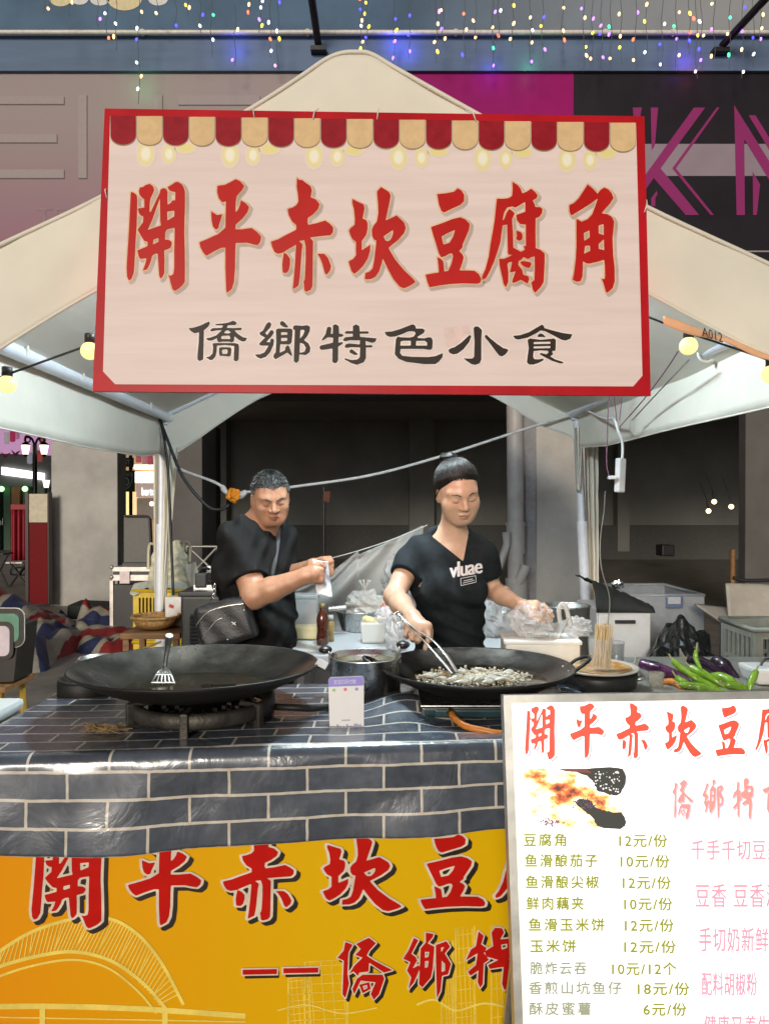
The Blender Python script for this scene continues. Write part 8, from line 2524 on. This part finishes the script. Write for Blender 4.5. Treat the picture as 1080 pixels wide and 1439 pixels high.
# ---------------- street seen to the left of and between the columns
sh = thing('street_shop', 'lit shop front with green pillars far at the left edge', 'shop', at(20, 750, 24))
m_shw = mat('shop grey fascia', (0.20, 0.205, 0.20), 0.6)
q = MB(); pbox(q, -140, 78, 640, 684, 24, 24.4); q.build('fascia', m_shw, sh)
q = MB(); pbox(q, -140, 78, 300, 640, 25, 25.4); q.build('upper_wall', mat('dim upper wall', (0.16, 0.10, 0.15), 0.7), sh)
q = MB(); q.slab([at(x, y, 23.9) for x, y in ((2, 656), (62, 665), (62, 675), (2, 667))], 0.05); q.build('light_strip', mat('white sign light', (1, 1, 1), 0.3, var=0, em=(1, 0.98, 1.0), ems=2.2), sh)
q = MB(); q.slab([at(x, y, 24.6) for x, y in ((-30, 598), (72, 598), (72, 640), (-30, 636))], 0.05); q.build('pink_banner', mat('lit pink banner', (0.6, 0.3, 0.5), 0.5, var=0.2, scale=0.5, em=(0.8, 0.42, 0.72), ems=0.55), sh)
for x0, x1, c in ((-40, 0, (0.03, 0.05, 0.035)), (5, 15, (0.04, 0.12, 0.06)), (16, 28, (0.45, 0.16, 0.07)), (32, 40, (0.05, 0.14, 0.07)), (62, 70, (0.05, 0.10, 0.06))):
    q = MB(); pbox(q, x0, x1, 684, 800, 23.8, 24.2); q.build('pillar', mat('pillar paint', c, 0.5), sh)
q = MB(); pbox(q, -140, 78, 684, 800, 24.5, 24.8); q.build('shop_interior', mat('dim shop interior', (0.10, 0.11, 0.09), 0.6, em=(0.20, 0.24, 0.16), ems=0.25), sh)  # panel glows faintly in place of light inside the shop
for x in (2, 35):
    q = MB(); q.ell(at(x, 687, 23.6), 0.09, 10, 6); q.build('down_light', mat('green down light', (0.4, 1, 0.4), 0.3, var=0, em=(0.35, 1.0, 0.35), ems=2.5) if x == 2 else bpy.data.materials['green down light'], sh)
q = MB(); print_text(q, Plane(at(0, 700, 23.7), at(10, 700, 23.7), at(0, 750, 23.7)), 'ol', (-3, 728, 4, 738), 0.0); q.build('lettering', m_whtp, sh)
# bunting flags
for k, (x, y, c) in enumerate(((10, 615, (0.85, 0.80, 0.82)), (18, 612, (0.75, 0.08, 0.22)), (24, 608, (0.8, 0.4, 0.6)), (42, 643, (0.6, 0.6, 0.75)), (56, 640, (0.7, 0.12, 0.12)), (60, 618, (0.6, 0.15, 0.2)))):
    q = MB(); q.grid(lambda u, v: at(x - 4 + 8 * u, y - 8 + 16 * v + 1.5 * math.sin(u * 3), 19) + Vector((0, 0.05 * math.sin(u * 6), 0)), 4, 4)
    tag(q.build('bunting_flag', mat('flag cloth', c, 0.7, em=c, ems=0.25), None, loc=at(x, y, 19), solid=0.01), '%s flag hanging over the street at the left' % ('large white', 'red', 'pale pink', 'lilac', 'low red', 'dark red')[k], 'flag', 'flags over the street')  # flag cloth given a faint glow in place of street light
for k, (x, y) in enumerate(((8, 640), (22, 637))):
    q = MB(); q.slab([at(x + dx, y + dy, 18.5) for dx, dy in ((0, 0), (-6, -5), (-3, 1), (0, 5), (4, 0), (7, -4), (2, -2))], 0.02)
    tag(q.build('hanging_ornament', mat('red ornament', (0.5, 0.04, 0.05), 0.5) if k == 0 else bpy.data.materials['red ornament'], None, loc=at(x, y, 18.5)), ('left', 'right')[k] + ' red paper ornament hanging above the shop sign', 'ornament')
# lamp post with two lanterns
lp = thing('street_lamp', 'black lamp post with two lit lanterns at the left', 'street lamp', g(49, 810))
D = 16
q = MB(); b0 = at(49, 700, D); q.tube([Vector((b0.x, D, 0)), at(49, 625, D)], 0.05, 10); q.build('post', m_blk, lp)
m_lan = mat('lantern glass', (1, 0.9, 0.75), 0.3, var=0, em=(1.0, 0.86, 0.68), ems=2.6)
for s in (-1, 1):
    q = MB(); q.tube(catmull([at(49, 628, D), at(49 + s * 4, 617, D), at(49 + s * 12, 613, D), at(49 + s * 14, 620, D)], 6), 0.025, 8)
    q.tube([at(49 + s * 10 + 3.5 * math.cos(t), 618 + 3.5 * math.sin(t), D) for t in np.linspace(0, 2 * math.pi, 13)[:-1]], 0.016, 6, closed=True); q.build('scroll_arm', m_blk, lp)
    c = at(49 + s * 13, 632, D)
    q = MB(); q.lathe([(0.0005, -0.10), (0.06, -0.10), (0.10, 0.10), (0.0005, 0.10)], c, 6); ln = q.build('lantern', m_lan, lp)
    q = MB(); q.lathe([(0.12, 0.10), (0.06, 0.15), (0.0005, 0.19)], c, 6); q.lathe([(0.0005, -0.16), (0.03, -0.14), (0.06, -0.10)], c, 6); q.build('lantern_cap', m_blk, ln)
l2 = thing('street_lamp', 'farther lamp post with one lantern half hidden by the column', 'street lamp', g(64, 790))
c = at(65, 680, 20)
q = MB(); q.lathe([(0.0005, -0.10), (0.06, -0.10), (0.10, 0.10), (0.0005, 0.10)], c, 6); q.build('lantern', m_lan, l2)
q = MB(); q.tube([Vector((c.x, 20, 0)), c - Vector((0, 0, 0.1))], 0.04, 8); q.build('post', m_blk, l2)
# red and cream pillar sign
rs_ = thing('pillar_sign', 'upright sign pillar, cream above and red below, by the left column', 'pillar sign', g(53, 850))
Dp = 10.25
q = MB(); pbox(q, 40, 66.5, 694, 734, Dp, Dp + 0.08); q.build('cream_face', mat('cream panel', (0.50, 0.45, 0.32), 0.45), rs_)
q = MB(); pbox(q, 40, 66.5, 734.5, 849, Dp, Dp + 0.08); q.build('red_face', mat('deep red panel', (0.15, 0.005, 0.006), 0.5, spec=0.1, var=0.06), rs_)
for x0, x1 in ((35, 40), (66.5, 68.5)):
    q = MB(); pbox(q, x0, x1, 692, 850, Dp - 0.02, Dp + 0.10); q.build('dark_edge', mat('dark maroon', (0.03, 0.006, 0.006), 0.4) if x0 == 35 else bpy.data.materials['dark maroon'], rs_)
# red draped kiosk
rk = thing('red_kiosk', 'red curtained kiosk beyond the pillar sign', 'kiosk', g(26, 815))
Dk = 14
def drape(u, v): return at(16 + 24 * u, 714 + 76 * v, Dk) + Vector((0, 0.06 * math.sin(u * 22), 0))
q = MB(); q.grid(drape, 40, 4); q.build('curtain', mat('red curtain', (0.28, 0.012, 0.025), 0.6), rk, solid=0.02)
q = MB(); pbox(q, 15, 40, 709, 716, Dk - 0.1, Dk + 0.6); q.build('canopy', bpy.data.materials['red curtain'], rk)
# folding chairs and stool on the plaza
for k, (x0, x1, yt, yb) in enumerate(((-12, 12, 778, 826), (14, 38, 790, 824))):
    t = thing('folding_stool', ('black folding chair cut by the left edge', 'black folding stool with a pale seat in front of the red kiosk')[k], 'stool', g((x0 + x1) / 2, yb))
    Dc = 1.42 * FPX / (yb - HOR)
    for a, b in (((x0, yt), (x1, yb)), ((x1, yt), (x0, yb))):
        for dd in (0, 0.35):
            q = MB(); q.tube([at(*a, Dc + dd), at(*b, Dc + dd)], 0.016, 6); q.build('leg', m_blk, t)
    q = MB(); q.box((at(x0, yt, Dc + .17) + at(x1, yt, Dc + .17)) / 2, (at(x1, yt, Dc).x - at(x0, yt, Dc).x, 0.36, 0.03), bev=0.008); q.build('seat', (m_blkp, m_whtp)[k], t)
bgk = thing('shoulder_bag', 'dark bag hanging under the folding stool seat', 'bag', g(28, 816))
q = MB(); q.box(at(28, 803, 13.2), (0.28, 0.2, 0.14), bev=0.04); q.build('pouch', m_blkp, bgk)
# lit shop between the columns
s2 = thing('lit_shop', 'brightly lit shop front seen in the gap beside the left tent leg', 'shop', at(205, 750, 22))
D2 = 22
q = MB(); pbox(q, 150, 262, 560, 800, D2 + 0.5, D2 + 0.9); q.build('wall', mat('warm shop wall', (0.5, 0.3, 0.16), 0.6, em=(0.75, 0.45, 0.2), ems=0.45), s2)  # wall given its own glow in place of shop light on it
for y0, y1, x0, x1, c, k in ((653, 659, 188, 222, (1, 0.93, 0.8), 2.2), (663, 678, 188, 222, (1, 0.97, 0.92), 2.4), (691, 724, 175, 183, (1, 0.75, 0.3), 1.3), (691, 724, 185, 191, (1, 0.7, 0.35), 1.0)):
    q = MB(); pbox(q, x0, x1, y0, y1, D2, D2 + 0.2); q.build('glow_panel', mat('lit panel', c, 0.4, var=0, em=c, ems=k), s2)  # the two tall amber panels glow in place of a lit wall
q = MB(); pbox(q, 191, 222, 679, 699, D2 + 0.02, D2 + 0.3); q.build('sign_fascia', mat('taupe sign', (0.4, 0.3, 0.25), 0.5, em=(0.6, 0.45, 0.38), ems=0.5), s2)
q = MB(); print_text(q, Plane(at(200, 690, D2 - 0.05), at(210, 690, D2 - 0.05), at(200, 700, D2 - 0.05)), 'barto', (199, 685, 218, 696), 0.0); q.build('sign_lettering', mat('lit lettering', (1, 1, 1), 0.3, var=0, em=(1, 1, 1), ems=2.5), s2)
q = MB(); pbox(q, 192, 222, 700, 730, D2 + 0.02, D2 + 0.3); q.build('display_window', mat('dim display', (0.08, 0.06, 0.05), 0.3, var=0.8, scale=3, em=(0.3, 0.22, 0.15), ems=0.35), s2)  # pane given a weak glow, standing in for light on the display
q = MB(); q.ell(at(213, 708, D2 - 0.1), 0.07, 10, 6); q.build('lamp', m_lan, s2)
q = MB(); pbox(q, 217, 222, 740, 766, D2 - 0.4, D2 - 0.2); q.build('red_neon', mat('red neon', (1, 0.2, 0.05), 0.3, var=0, em=(1, 0.22, 0.04), ems=2.0), s2)
for k, (x, y, c) in enumerate(((195, 643, (0.75, 0.2, 0.25)), (204, 645, (0.8, 0.35, 0.35)), (212, 646, (0.7, 0.15, 0.2)))):
    q = MB(); q.grid(lambda u, v: at(x - 4 + 8 * u, y - 7 + 14 * v, 18) + Vector((0, 0.05 * math.sin(u * 6), 0)), 4, 4)
    tag(q.build('bunting_flag', mat('flag cloth', c, 0.7, em=c, ems=0.3), None, loc=at(x, y, 18), solid=0.01), '%s pink flag in the gap between the columns' % ('left', 'middle', 'right')[k], 'flag', 'flags over the street')  # these flags glow slightly too, instead of being lit from the street
# green street plates behind the column edge
gp = thing('street_plates', 'dark green street plates with white lettering behind the left column', 'street sign', g(182, 850))
m_grn = mat('dark green plate', (0.03, 0.075, 0.05), 0.45)
GP = Plane(at(180, 660, 12.0), at(190, 660, 12.0), at(180, 700, 12.0))
for y0, y1, xr in ((643, 656, 187), (661, 691, 188.5)):
    q = MB(); pbox(q, 160, xr, y0, y1, 12.0, 12.04); q.build('plate', m_grn, gp)
for s, bx in (('ST', (175.5, 646, 182.5, 653)), ('NO.', (176, 664, 187, 669)), ('0', (174, 671, 181.5, 683))):
    q = MB(); print_text(q, GP, s, bx, 0.004); q.build('lettering', m_whtp, gp)
q = MB(); ribbon(q, GP, arc([(186, 664), (185.5, 675), (182, 683), (176, 688)]), 0.8, 0.004); q.build('shield_line', m_whtp, gp)
q = MB(); pz_ = at(183.5, 700, 12.1); q.tube([Vector((pz_.x, 12.1, 0)), at(183.5, 640, 12.1)], 0.03, 8); q.build('post', m_blk, gp)
